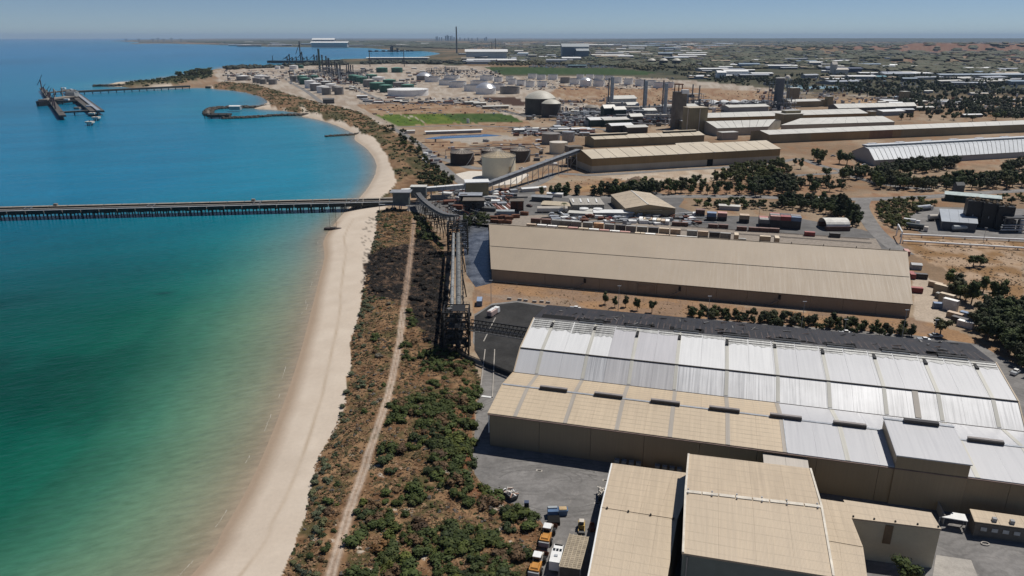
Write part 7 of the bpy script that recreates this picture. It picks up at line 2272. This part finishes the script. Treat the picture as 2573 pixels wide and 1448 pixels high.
def car(p, ang, label, mt, L=4.6, pick=False):
    r = thing('parked_car', label, 'car', p, ang)
    part('body', MB().box((0, 0, .72), (L, 1.8, .7)), mt, r, False)
    cbn = part('cabin', MB().box((-.2 if not pick else .4, 0, 1.35), (L * (.55 if not pick else .38), 1.65, .6), 0, 0, .82), GLASS, r, False)
    part('car_roof', MB().box((-.2 if not pick else .4, 0, 1.67), (L * (.44 if not pick else .3), 1.35, .05)), mt, cbn, False)
    if pick:
        part('tray', MB().box((-L * .3, 0, 1.12), (L * .38, 1.8, .15)), GALV, r, False)
    wheels(r, (L * .31, -L * .31), .8, .35, .25)
    return r
for i, (x, y, a, mt, lb, pk) in enumerate(((1136, 527, .2, WHITE, 'white van parked on the wet port yard', False), (1145, 533, .3, GALV, 'silver car beside the white van', False), (1198, 531, 1.2, WHITE, 'white car in front of the dark open shed', False), (1358, 531, 1.4, WHITE, 'white car at the port yard corner', False), (1330, 520, -.5, MATS['container_brown'], 'dark red car crossing the port yard', False), (2122, 840, .1, WHITE, 'white utility below the hedge row', True), (2270, 838, .1, WHITE, 'white utility in the shade of the hedge', True), (2320, 858, .1, WHITE, 'white utility at the end of the sooty roof', True), (2172, 417, .1, WHITE, 'white car by the silver store gable', False), (2093, 394, .1, GALV, 'silver car under the trees by the silver store', False), (1660, 545, .2, RUST, 'red machine beside the tan gable shed', True), (1530, 552, .2, plain('car_red', (.35, .04, .03), .5), 'small red vehicle near the container pairs', True), (1445, 779, 0, WHITE, 'white utility on the far side of the charred roof', True), (2550, 940, .9, WHITE, 'white vehicle under the right border trees', True), (1310, 425, .2, WHITE, 'white truck beside the cream tank', True), (2365, 425, .1, WHITE, 'white car on the grey road by the grove', False), (1945, 562, .4, WHITE, 'white truck cab by the wagon boxes', False), (2350, 848, .2, GALV, 'silver car by the corner tree', False))):
    car(P(x, y) + UP * .12, a + AX, lb, mt, 4.9, pk)
# white fire truck on the sooty loop
p = P(1240, 792)
r_ = thing('fire_truck', 'pale fire truck on the soot blackened loop', 'truck', p + UP * .06, math.radians(62))
part('body', MB().box((-1.2, 0, 1.7), (5.2, 2.4, 2.0)), plain('truck_pink', (.55, .42, .38), .5), r_, False)
cb = part('cab', MB().box((2.8, 0, 1.7), (2.2, 2.4, 2.2), 0, 0, .92), WHITE, r_, False)
part('windscreen', MB().box((3.9, 0, 2.1), (.15, 2.0, .9)), GLASS, cb, False)
part('roof_gear', MB().box((-1.2, 0, 2.9), (4.2, 1.0, .4)).box((-1.2, .9, 2.85), (4.6, .3, .3)), WHITE, r_, False)
wheels(r_, (2.8, -.8, -2.4), 1.0, .5, .35)
# white truck cab and slatted trailer roof beside the workshop
p = P(1398, 1418)
r_ = thing('white_truck', 'white truck parked beside the slatted flat roof', 'truck', p + UP * .05, PH + .04)
part('body', MB().box((-.8, 0, 1.9), (4.6, 2.5, 2.4)), WHITE, r_, False)
cb = part('cab', MB().box((2.5, 0, 1.7), (2.0, 2.4, 2.2), 0, 0, .9), WHITE, r_, False)
part('windscreen', MB().box((3.2, 0, 2.5), (.5, 1.9, .6)), GLASS, cb, False)
part('roof_vent', MB().box((-1, 0, 3.2), (.6, .8, .2)), GALV, r_, False)
for yy in (-.75, 0, .75):
    part('roof_window', MB().box((1.1, yy, 3.12), (.9, .55, .06)), GLASS, r_, False)
wheels(r_, (2.4, -1.4), 1.0, .55, .35)
a_, b_ = P(1448, 1345, 4.2), P(1436, 1418, 4.2)
r_ = thing('slatted_shelter', 'flat weathered slatted roof shelter against the workshop', 'shelter', Vector((b_.x, b_.y, 0)))
q = [P(1405, 1425, 4.2), P(1458, 1432, 4.2), P(1480, 1350, 4.2), P(1432, 1342, 4.2)]
N = 18
for k in range(N):
    a0, a1 = lerpv(q[0], q[3], k / N), lerpv(q[0], q[3], (k + .86) / N)
    c0, c1 = lerpv(q[1], q[2], k / N), lerpv(q[1], q[2], (k + .86) / N)
    part('roof_slat', MB().hexa([a0, c0, c1, a1, a0 + UP * .12, c0 + UP * .12, c1 + UP * .12, a1 + UP * .12]), plain('old_slat', (.36, .30, .22), .8, 0, .35, .7), r_)
for k in range(6):
    t = k / 5
    part('roof_batten', MB().beam(lerpv(q[0], q[1], t) + UP * .18, lerpv(q[3], q[2], t) + UP * .18, .15, .1), plain('batten', (.46, .39, .28), .8), r_)
for c in q:
    part('post', MB().beam((c.x, c.y, 0), c, .25), STEEL, r_)
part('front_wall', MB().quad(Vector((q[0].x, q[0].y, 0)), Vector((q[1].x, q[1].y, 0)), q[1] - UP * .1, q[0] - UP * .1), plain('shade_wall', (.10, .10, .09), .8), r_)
# skid loader, debris bins, blue bins
p = P(1461, 1330)
r_ = thing('skid_loader', 'small cream skid loader facing the camera beside the workshop', 'loader', p + UP * .03, -math.pi / 2 - .1)
part('body', MB().box((-.4, 0, 1.0), (2.2, 1.4, 1.1)), YELLOW, r_, False)
part('cab_frame', MB().box((-.2, 0, 1.9), (1.3, 1.1, .9), 0, 0, .9), MATS['dark_wall'], r_, False)
part('cab_top', MB().box((-.2, 0, 2.4), (1.3, 1.2, .1)), PALE, r_, False)
for s in (-.75, .75):
    part('lift_arm', MB().beam((-1.2, s, 1.7), (1.6, s, .5), .18), YELLOW, r_, False)
part('bucket', MB().box((1.9, 0, .35), (.8, 1.8, .6), 0, 0, .8), MATS['dark_wall'], r_, False)
wheels(r_, (.5, -.8), .75, .4, .3)
def bin_of(label, x, y, ang, L, wd, ht, mat, heap=None, lid=None):
    r = thing('skip_bin', label, 'skip', P(x, y) + UP * .035, ang)
    m = MB()
    t = .08
    m.hexa([(-L / 2 * .8, -wd / 2, 0), (L / 2 * .8, -wd / 2, 0), (L / 2 * .8, wd / 2, 0), (-L / 2 * .8, wd / 2, 0), (-L / 2, -wd / 2, ht), (L / 2, -wd / 2, ht), (L / 2, wd / 2, ht), (-L / 2, wd / 2, ht)])
    part('tub', m, mat, r, False)
    for (c, d) in (((0, -wd / 2, ht), (L, .15, .15)), ((0, wd / 2, ht), (L, .15, .15)), ((-L / 2, 0, ht), (.15, wd, .15)), ((L / 2, 0, ht), (.15, wd, .15))):
        part('rim', MB().box(c, d), mat, r, False)
    if heap:
        rq = random.Random(x)
        for k in range(22):
            c = Vector((rq.uniform(-.4, .4) * L, rq.uniform(-.4, .4) * wd, ht + rq.uniform(.05, .6)))
            d = Vector((rq.uniform(-1, 1), rq.uniform(-1, 1), rq.uniform(-.3, .3)))
            part('scrap_piece', MB().beam(c - d, c + d, rq.uniform(.1, .35), rq.uniform(.05, .2)), rq.choice(heap), r, False)
    if lid:
        part('load', MB().box((0, 0, ht + .1), (L * .8, wd * .8, .4)), lid, r, False)
    return r
bin_of('dark skip heaped with pale timber scrap on the open yard', 1282, 1250, -.9, 4.2, 2.4, 1.5, MATS['dark_wall'], [PALE, plain('timber', (.40, .24, .17), .8), WHITE])
bin_of('skip full of pale bags against the workshop wall', 1511, 1250, 1.45, 4.0, 1.7, 1.4, MATS['dark_wall'], [PALE, CONC, plain('bagcream', (.55, .50, .40), .9)])
bin_of('blue skip with cardboard on top beside the big blue bin', 1414, 1292, .05, 2.4, 1.7, 1.5, BLUE, None, plain('card', (.50, .36, .20), .8))
p = P(1389, 1300)
r_ = thing('front_lift_bin', 'large blue bin with open dark front on the yard', 'bin', p + UP * .035, .05)
part('tub', MB().hexa([(-1.3, -1.2, 0), (1.3, -1.2, 0), (1.3, 1.4, 0), (-1.3, 1.4, 0), (-1.3, -.5, 2.0), (1.3, -.5, 2.0), (1.3, 1.6, 2.0), (-1.3, 1.6, 2.0)]), BLUE, r_, False)
part('lid', MB().hexa([(-1.2, .6, 2.0), (1.2, .6, 2.0), (1.2, 1.6, 2.0), (-1.2, 1.6, 2.0), (-1.2, .7, 2.3), (1.2, .7, 2.3), (1.2, 1.5, 2.3), (-1.2, 1.5, 2.3)]), MATS['bluegrey'], r_, False)
part('bucket_mouth', MB().hexa([(-1.5, -3.4, 0), (1.5, -3.4, 0), (1.5, -1.4, 0), (-1.5, -1.4, 0), (-1.5, -3.3, .9), (1.5, -3.3, .9), (1.5, -1.4, 1.6), (-1.5, -1.4, 1.6)]), MATS['hole'], r_, False)
p = P(1323, 1279)
r_ = thing('portable_cabinet', 'narrow dark blue upright cabinet at the dune edge of the yard', 'cabinet', p + UP * .03)
part('body', MB().box((0, 0, 1.1), (1.2, 1.2, 2.2)), plain('navy', (.06, .08, .14), .5), r_, False)
part('door', MB().box((-.05, -.62, 1.1), (1.0, .05, 2.0)), plain('navy_dark', (.02, .025, .04), .5), r_, False)
p = P(1488, 1332)
r_ = thing('attachment_frame', 'dark red machine attachment in the workshop shadow', 'attachment', p + UP * .03)
part('frame', MB().box((0, 0, .6), (1.2, 1.8, 1.0)).box((0, .6, 1.4), (1.0, .3, .8)), RUST, r_, False)
# pallets of drums in the shade of the long wall
for i in range(16):
    s, w_, lv = 38 + (i % 8) * 2.0 + (3.2 if i % 8 > 3 else 0), -2.0 - 1.9 * (i // 8), 1 + (i // 8 == 0)
    r_ = thing('wrapped_pallet', 'wrapped pallet stack by the long wall, %s from the left, %s row' % (ordn(i % 8 + 1), ('wall', 'yard')[i // 8]), 'pallet', AL(s, w_, .035), AX, 'wrapped pallets')
    for l in range(lv):
        part('pallet_load', MB().box((0, 0, .75 + 1.3 * l), (1.3, 1.3, 1.1)), plain('wrap', (.22, .235, .25), .5, 0, .3, 2), r_, False)
        part('pallet_base', MB().box((0, 0, .1 + 1.3 * l), (1.3, 1.3, .14)), plain('timber', (.40, .24, .17), .8), r_, False)
for x, y in ((1355, 1183), (1522, 1208), (1501, 1266)):
    g = P(x, y)
    single('drain_grate', MB().box((g.x, g.y, .05), (1.8, .9, .05), AX).box((g.x, g.y, .06), (1.0, .5, .06), AX, 1), [CONC, MATS['hole']], 'concrete framed drain grate in the yard asphalt, %s' % {1355: 'nearest the long wall shadow', 1522: 'beside the workshop roof corner', 1501: 'below the bag skip'}[x], 'drain', base=Vector((g.x, g.y, 0)))
g = P(2475, 1368)
m = MB()
for k in range(14):
    a0, a1 = k * 2 * math.pi / 14, (k + 1) * 2 * math.pi / 14
    m.beam((g.x + .9 * math.cos(a0), g.y + .6 * math.sin(a0), .2), (g.x + .9 * math.cos(a1), g.y + .6 * math.sin(a1), .2), .25)
single('old_tyre_ring', m, CONC, 'pale oval ring lying on the yard by the hut', 'ring', base=Vector((g.x, g.y, 0)))
for i, (x, y) in enumerate(((1280, 753), (1306, 755), (1321, 757), (1343, 760), (1361, 760), (1377, 762))):
    g = P(x, y)
    single('concrete_block', MB().box((g.x, g.y, .45), (2.0, .9, .9), AX, 0, .95), CONC, 'pale concrete barrier block on the sooty loop, %s from the left' % ordn(i + 1), 'barrier', 'barrier blocks', base=Vector((g.x, g.y, 0)))
g = P(1600, 463)
m = MB()
rq = random.Random(9)
n, R = 14, 11
rings = []
for j, (q, z) in enumerate(((1, -.3), (.7, 2.2), (.38, 4.8), (.12, 6.4))):
    for i in range(n):
        a = 2 * math.pi * i / n
        e = R * q * (1 + rq.uniform(-.12, .12))
        rings.append((g.x + e * 1.3 * math.cos(a), g.y + e * .8 * math.sin(a), z + rq.uniform(-.3, .3)))
m.add(rings, [(j * n + i, j * n + (i + 1) % n, (j + 1) * n + (i + 1) % n, (j + 1) * n + i) for j in range(3) for i in range(n)] + [tuple(range(3 * n, 4 * n))])
single('earth_stockpile', m, plain('earth', (.30, .215, .15), .95, 0, .3, .6), 'pointed brown earth stockpile beside the tree row', 'stockpile', base=Vector((g.x, g.y, 0)))

# ------------------------------------------------------------------ distant country
rn = random.Random(77)
def ico(sub=0):
    t = (1 + 5 ** .5) / 2
    v = [Vector(q).normalized() for q in ((-1, t, 0), (1, t, 0), (-1, -t, 0), (1, -t, 0), (0, -1, t), (0, 1, t), (0, -1, -t), (0, 1, -t), (t, 0, -1), (t, 0, 1), (-t, 0, -1), (-t, 0, 1))]
    f = [(0, 11, 5), (0, 5, 1), (0, 1, 7), (0, 7, 10), (0, 10, 11), (1, 5, 9), (5, 11, 4), (11, 10, 2), (10, 7, 6), (7, 1, 8), (3, 9, 4), (3, 4, 2), (3, 2, 6), (3, 6, 8), (3, 8, 9), (4, 9, 5), (2, 4, 11), (6, 2, 10), (8, 6, 7), (9, 8, 1)]
    return v, f
IV, IF = ico()
def bush_mass(name, label, spots, mats, seed):
    """a far wood: thousands of uneven little crowns as one mass"""
    rq = random.Random(seed)
    m = MB()
    for (x, y, s, h) in spots:
        z = gz(x, y)
        j = [rq.uniform(.7, 1.25) for _ in range(12)]
        m.add([(x + v.x * s * q, y + v.y * s * q, z + h * .45 + v.z * h * .55 * q) for v, q in zip(IV, j)], IF, rq.randrange(len(mats)))
    return tag(link(name, m.mesh(name, mats)), label, 'woodland', None, 'stuff')
def tree_mass(name, label, spots, mats, seed):
    rq = random.Random(seed)
    m = MB()
    for (x, y, s, h) in spots:
        src = SHRUB_LITE[rq.randrange(4)]
        a, z = rq.uniform(0, 6.28), gz(x, y) - .3
        ca, sa = math.cos(a) * s * 1.7, math.sin(a) * s * 1.7
        m.add([(x + v[0] * ca - v[1] * sa, y + v[0] * sa + v[1] * ca, z + v[2] * h * 1.5) for v in src.v], src.f, rq.randrange(len(mats)))
    return tag(link(name, m.mesh(name, mats)), label, 'woodland', None, 'stuff')
def px_spots(poly, n, size, seed, gap=.42, hk=1.0, freq=(36, 6)):
    """spots spread evenly as seen; size in metres at 1 km growing slowly with distance"""
    rs = np.random.RandomState(seed)
    X0, X1 = min(q[0] for q in poly), max(q[0] for q in poly)
    Y0, Y1 = min(q[1] for q in poly), max(q[1] for q in poly)
    x, y = rs.uniform(X0, X1, n * 6), rs.uniform(Y0, Y1, n * 6)
    ok = inside(x, y, poly) & (fbm(x / freq[0], y / freq[1], 3) > gap)
    out = []
    for a, b in list(zip(x[ok], y[ok]))[:n]:
        p = P(a, b)
        k = max(1.0, (p.y / 1500) ** .75)
        s = rs.uniform(*size) * k
        out.append((p.x, p.y, s, min(rs.uniform(6, 13), s * 2) * hk * (1 + .12 * k)))
    return out
FARL = [foliage('far_leaves', (.036, .047, .028), (.056, .066, .040), (.085, .092, .056)), foliage('far_leaves_olive', (.048, .05, .032), (.07, .07, .045), (.10, .095, .06))]
bush_mass('distant_woodland', 'dark woodland filling the plain towards the hills', px_spots([(1180, 128), (1450, 112), (2000, 108), (2573, 116), (2640, 200), (2100, 175), (1700, 172), (1300, 160), (1200, 150)], 3000, (8, 18), 1, .44), FARL, 1)
tree_mass('middle_woodland', 'dark tree belts between the works and the far suburbs', px_spots([(1690, 185), (1960, 190), (2200, 190), (2640, 195), (2640, 300), (2330, 290), (2250, 262), (2150, 235), (1960, 226), (1780, 205)], 1500, (3.5, 7.5), 2, .47, 1.0), FARL + [LEAF, LEAFD], 2)
tree_mass('works_trees', 'tree belt in front of the domed gas tanks', px_spots([(1180, 158), (1330, 154), (1560, 158), (1760, 164), (1790, 178), (1640, 180), (1500, 164), (1250, 166)], 520, (5, 10), 3, .36), FARL, 3)
bush_mass('coast_trees', 'thin line of coastal trees behind the refinery', px_spots([(560, 172), (720, 166), (800, 160), (1000, 156), (1180, 158), (1180, 162), (980, 161), (790, 165), (640, 173), (560, 177)], 300, (5, 10), 4, .35), FARL, 4)
bush_mass('harbour_woods', 'hazy woods along the far coast', px_spots([(480, 108), (700, 112), (1000, 117), (1150, 124), (1200, 116), (1000, 107), (700, 105), (500, 105)], 900, (14, 40), 5, .35, 1.2), FARL, 5)
zone_trees('mid', [(2250, 300), (2573, 285), (2640, 292), (2640, 303), (2300, 308)], 26, 12, (8, 13), (.9, 1.2), ['wide', 'round'], 'd', 'tree behind the very long store, %s from the left', 60, 'trees behind the long store')
# distant buildings one by one
FC = [WHITE, PALER, GALV, plain('far_blue', (.22, .30, .38), .6), plain('far_tan', (.36, .28, .19), .7), STEEL]
FW = [STEEL, MATS['dark_wall'], MATS['bluegrey'], TBD, plain('far_pale_wall', (.48, .46, .42), .7)]
SPOT = []
for (x0, y0, x1, y1, n, w0, w1, h0, h1) in ((1170, 136, 1440, 162, 30, 30, 110, 8, 24), (1440, 120, 1780, 150, 34, 60, 200, 8, 22), (1780, 150, 2120, 198, 34, 30, 110, 6, 14), (2100, 168, 2573, 215, 40, 25, 120, 6, 12), (2200, 225, 2573, 300, 24, 12, 40, 4, 7), (1300, 112, 1900, 122, 26, 120, 400, 15, 30), (560, 107, 1100, 117, 34, 80, 300, 12, 30), (1750, 175, 1900, 200, 14, 20, 70, 5, 10), (2080, 190, 2240, 210, 10, 30, 90, 5, 9)):
    for _i in range(n):
        SPOT.append((rn.uniform(x0, x1), rn.uniform(y0, y1), rn.uniform(w0, w1), rn.uniform(h0, h1)))
for (x, y, wd, ht) in SPOT:
    small_shed(x, y, wd, wd * rn.uniform(.25, .6), ht * rn.uniform(.7, 1.2), 'distant low building on the hazy plain behind the works', rn.choice(FC[:3] + FC), rn.choice(FW), rn.uniform(-.3, .4), 'distant buildings', 'building', 'distant_building')
for x, y, wd, dp, ht, lb, r1, w1 in ((1222, 152, 210, 60, 52, 'large white slab sided works building on the plain', WHITE, plain('works_white', (.80, .77, .72), .7)), (1225, 160, 180, 40, 20, 'white low hall in front of the large white works', WHITE, WHITE), (830, 119, 420, 120, 62, 'long white two tier hall on the far coast', WHITE, MATS['bluegrey']), (815, 115, 300, 120, 95, 'upper tier of the white hall on the far coast', WHITE, STEEL), (1443, 146, 150, 80, 75, 'blue grey power station block', MATS['bluegrey'], plain('power_blue', (.16, .21, .27), .6)), (1462, 147, 70, 60, 50, 'smaller blue grey power station block', MATS['bluegrey'], MATS['power_blue']), (1176, 158, 60, 30, 24, 'brown block beside the tall chimney', TBD, TB), (1000, 150, 320, 30, 12, 'long low white shed behind the refinery', WHITE, STEEL), (2115, 182, 120, 40, 16, 'dark blue long shed on the plain', plain('navy_roof', (.05, .07, .12), .5), MATS['navy_roof']), (2092, 190, 16, 16, 40, 'pale slim silo block by the navy shed', PALE, PALE), (2110, 190, 40, 24, 22, 'pale block beside the slim silo', PALE, PALE), (1845, 195, 70, 30, 22, 'white hall among trees right of the tank farm', WHITE, WHITE), (1810, 197, 26, 20, 20, 'white cube left of the white hall among trees', WHITE, WHITE), (2480, 196, 300, 40, 12, 'long grey blue roof near the right border', plain('bluer', (.30, .36, .42), .5), STEEL), (2200, 200, 50, 20, 10, 'turquoise roofed shed on the plain', plain('turq', (.12, .32, .38), .5), STEEL), (1830, 168, 110, 30, 10, 'white flat roof by the blue sheds on the plain', WHITE, MATS['far_blue']), (1880, 170, 80, 30, 16, 'blue shed row on the plain', MATS['far_blue'], MATS['far_blue']), (1450, 170, 70, 20, 10, 'teal shed at the edge of the dark field', plain('teal_shed', (.16, .26, .30), .6), MATS['dark_wall'])):
    small_shed(x, y, wd, dp, ht, lb, r1, w1, .05, None, 'building', 'distant_hall')
# glitter of parked vehicles in the far yard, as one mass
m = MB()
for _i in range(420):
    p = P(rn.uniform(1330, 1600), rn.uniform(159, 171))
    m.box((p.x, p.y, 1.5), (rn.uniform(4, 12), 4, 3), 0, rn.randrange(3))
tag(link('far_yard_vehicles', m.mesh('far_yard_vehicles', [WHITE, GALV, STEEL])), 'mass of tiny pale vehicles in a far storage yard', 'vehicles', None, 'stuff')
m = MB()
for _i in range(1500):
    x, y = rn.uniform(1180, 2573), 106 + 62 * rn.random() ** 1.6
    if y > 150 and x < 1750:
        continue
    p = P(x, y)
    k = max(1, p.y / 2500)
    m.box((p.x, p.y, gz(p.x, p.y) + 3), (rn.uniform(10, 30) * k ** .6, rn.uniform(8, 16) * k ** .5, rn.uniform(5, 9)), rn.uniform(-.4, .4), rn.randrange(4))
tag(link('suburb_roofs', m.mesh('suburb_roofs', [WHITE, PALER, MATS['far_tan'], STEEL])), 'countless tiny pale roofs scattered over the hazy plain', 'roofs', None, 'stuff')
m = MB()
for (x0, y0, x1, y1, n, h1) in ((1400, 280, 1700, 318, 700, 8), (1290, 324, 1490, 342, 260, 4), (560, 178, 800, 204, 260, 5), (730, 184, 930, 214, 420, 9), (880, 205, 1060, 236, 160, 4), (1060, 178, 1260, 196, 240, 6), (1230, 196, 1700, 226, 420, 3), (1700, 258, 2000, 284, 240, 8), (900, 246, 1260, 264, 140, 3), (1330, 250, 1560, 300, 120, 4), (1900, 200, 2250, 262, 380, 6), (2250, 205, 2573, 280, 260, 6), (1180, 128, 1500, 158, 300, 18), (940, 262, 1340, 290, 60, 2), (1060, 355, 1400, 420, 90, 3), (1130, 478, 1300, 520, 120, 3), (1380, 540, 1760, 566, 150, 2.5)):
    for _i in range(n):
        p = P(rn.uniform(x0, x1), rn.uniform(y0, y1))
        k = rn.random()
        if k < .3:
            a = rn.choice([AF, AF + 1.57, 0])
            d = Vector((math.cos(a), math.sin(a), 0)) * rn.uniform(4, 16)
            m.beam(p - d + UP * rn.uniform(.5, h1 * .6), p + d + UP * rn.uniform(.5, h1 * .6), rn.uniform(.4, 1.0), None, rn.randrange(5))
        elif k < .45:
            m.cyl(p, p + UP * rn.uniform(1.5, h1 * 1.3), rn.uniform(.6, 2.2), None, 8, True, rn.randrange(5), False)
        else:
            hh = rn.uniform(.8, h1)
            m.box((p.x, p.y, hh / 2), (rn.uniform(1.5, 7), rn.uniform(1.5, 5), hh), rn.uniform(-.3, .5), rn.randrange(5))
tag(link('plant_clutter', m.mesh('plant_clutter', [WHITE, STEEL, MATS['dark_wall'], GALV, RUST])), 'small pipes, bins and equipment strewn over the works ground', 'equipment', None, 'stuff')
# city skyline
for i, (x, yt) in enumerate(((1096, 92.5), (1099, 91.5), (1104, 94), (1110, 94), (1120, 90.5), (1124, 88.5), (1127, 90), (1132, 91), (1136, 90), (1141, 93), (1156, 94), (1177, 95), (1200, 95), (1222, 93), (1218, 95.5), (1186, 96), (1168, 96))):
    Yd = 24000
    b = Vector(((x - CX) / FPX * (Yd * CP + CAMH * SP), Yd, 0))
    zt = Zat(x, yt, Yd)
    single('city_tower', MB().box((b.x, b.y, zt / 2), (rn.uniform(22, 40), 40, zt)), MATS['power_blue'], 'hazy city tower on the skyline, %s from the left' % ordn(sorted([1096, 1099, 1104, 1110, 1120, 1124, 1127, 1132, 1136, 1141, 1156, 1177, 1200, 1222, 1218, 1186, 1168]).index(x) + 1), 'tower', 'city skyline', base=b)
# port cranes on the far left horizon
for i, x in enumerate((350, 385, 398, 412, 432, 455, 318)):
    Yd = 19000
    b = Vector(((x - CX) / FPX * (Yd * CP + CAMH * SP), Yd, 0))
    zt = Zat(x, 94.5 if i in (2, 4) else 96.5, Yd)
    single('port_crane', MB().box((b.x - 14, b.y, zt * .4), (7, 10, zt * .8)).box((b.x + 14, b.y, zt * .4), (7, 10, zt * .8)).box((b.x, b.y, zt * .8), (90, 10, 7)).box((b.x + 8, b.y, zt * .9), (6, 8, zt * .2)), MATS['power_blue'], 'hazy port crane on the far horizon, %s from the left' % ordn([2, 3, 4, 5, 6, 7, 1][i]), 'crane', 'port cranes', base=b)
# scarp
n = 160
xs = np.linspace(-3000, 24000, n)
top = []
for x in xs:
    t = np.clip((x - 800) / 5000, 0, 1) ** .7
    top.append(14 + 68 * t + 9 * (fbm(np.array([x / 1500.0]), np.array([1.5]), 4)[0] - .5) * 2)
m = MB()
v = []
for x, z in zip(xs, top):
    for dy, q in ((0, -5), (900, .6), (1800, .95), (3000, 1.0), (6000, -5)):
        v.append((x, 20000 + dy, q * z if q > 0 else -5))
f = []
for i in range(n - 1):
    for j in range(4):
        a = i * 5 + j
        f.append((a, a + 5, a + 6, a + 1))
m.add(v, f, 0, True)
m.f = [list(reversed(q)) for q in m.f] if (Vector(v[5]) - Vector(v[0])).cross(Vector(v[1]) - Vector(v[0])).z < 0 else m.f
struct('hills', m, plain('hill_bush', (.045, .052, .035), .95, 0, .3, .0006), 'long low hazy hills on the horizon')
# air: one closed box of even pale haze round camera and scene
hz = MB().hexa([(-45000, -1500, -13.5), (50000, -1500, -13.5), (50000, 71500, -13.5), (-45000, 71500, -13.5), (-45000, -1500, 330), (50000, -1500, 330), (50000, 71500, 330), (-45000, 71500, 330)])
hm = bpy.data.materials.new('haze_air')
hm.use_nodes = True
t = hm.node_tree
for q in list(t.nodes):
    if q.type == 'BSDF_PRINCIPLED':
        t.nodes.remove(q)
pv = t.nodes.new('ShaderNodeVolumePrincipled')
pv.inputs['Color'].default_value = (0.55, 0.75, 1.0, 1)
pv.inputs['Density'].default_value = 2.3e-5
pv.inputs['Anisotropy'].default_value = 0.0
out = [q for q in t.nodes if q.type == 'OUTPUT_MATERIAL'][0]
t.links.new(pv.outputs[0], out.inputs['Volume'])
tag(link('haze', hz.mesh('haze', hm)), 'pale summer haze over the coast', 'haze', None, 'stuff')
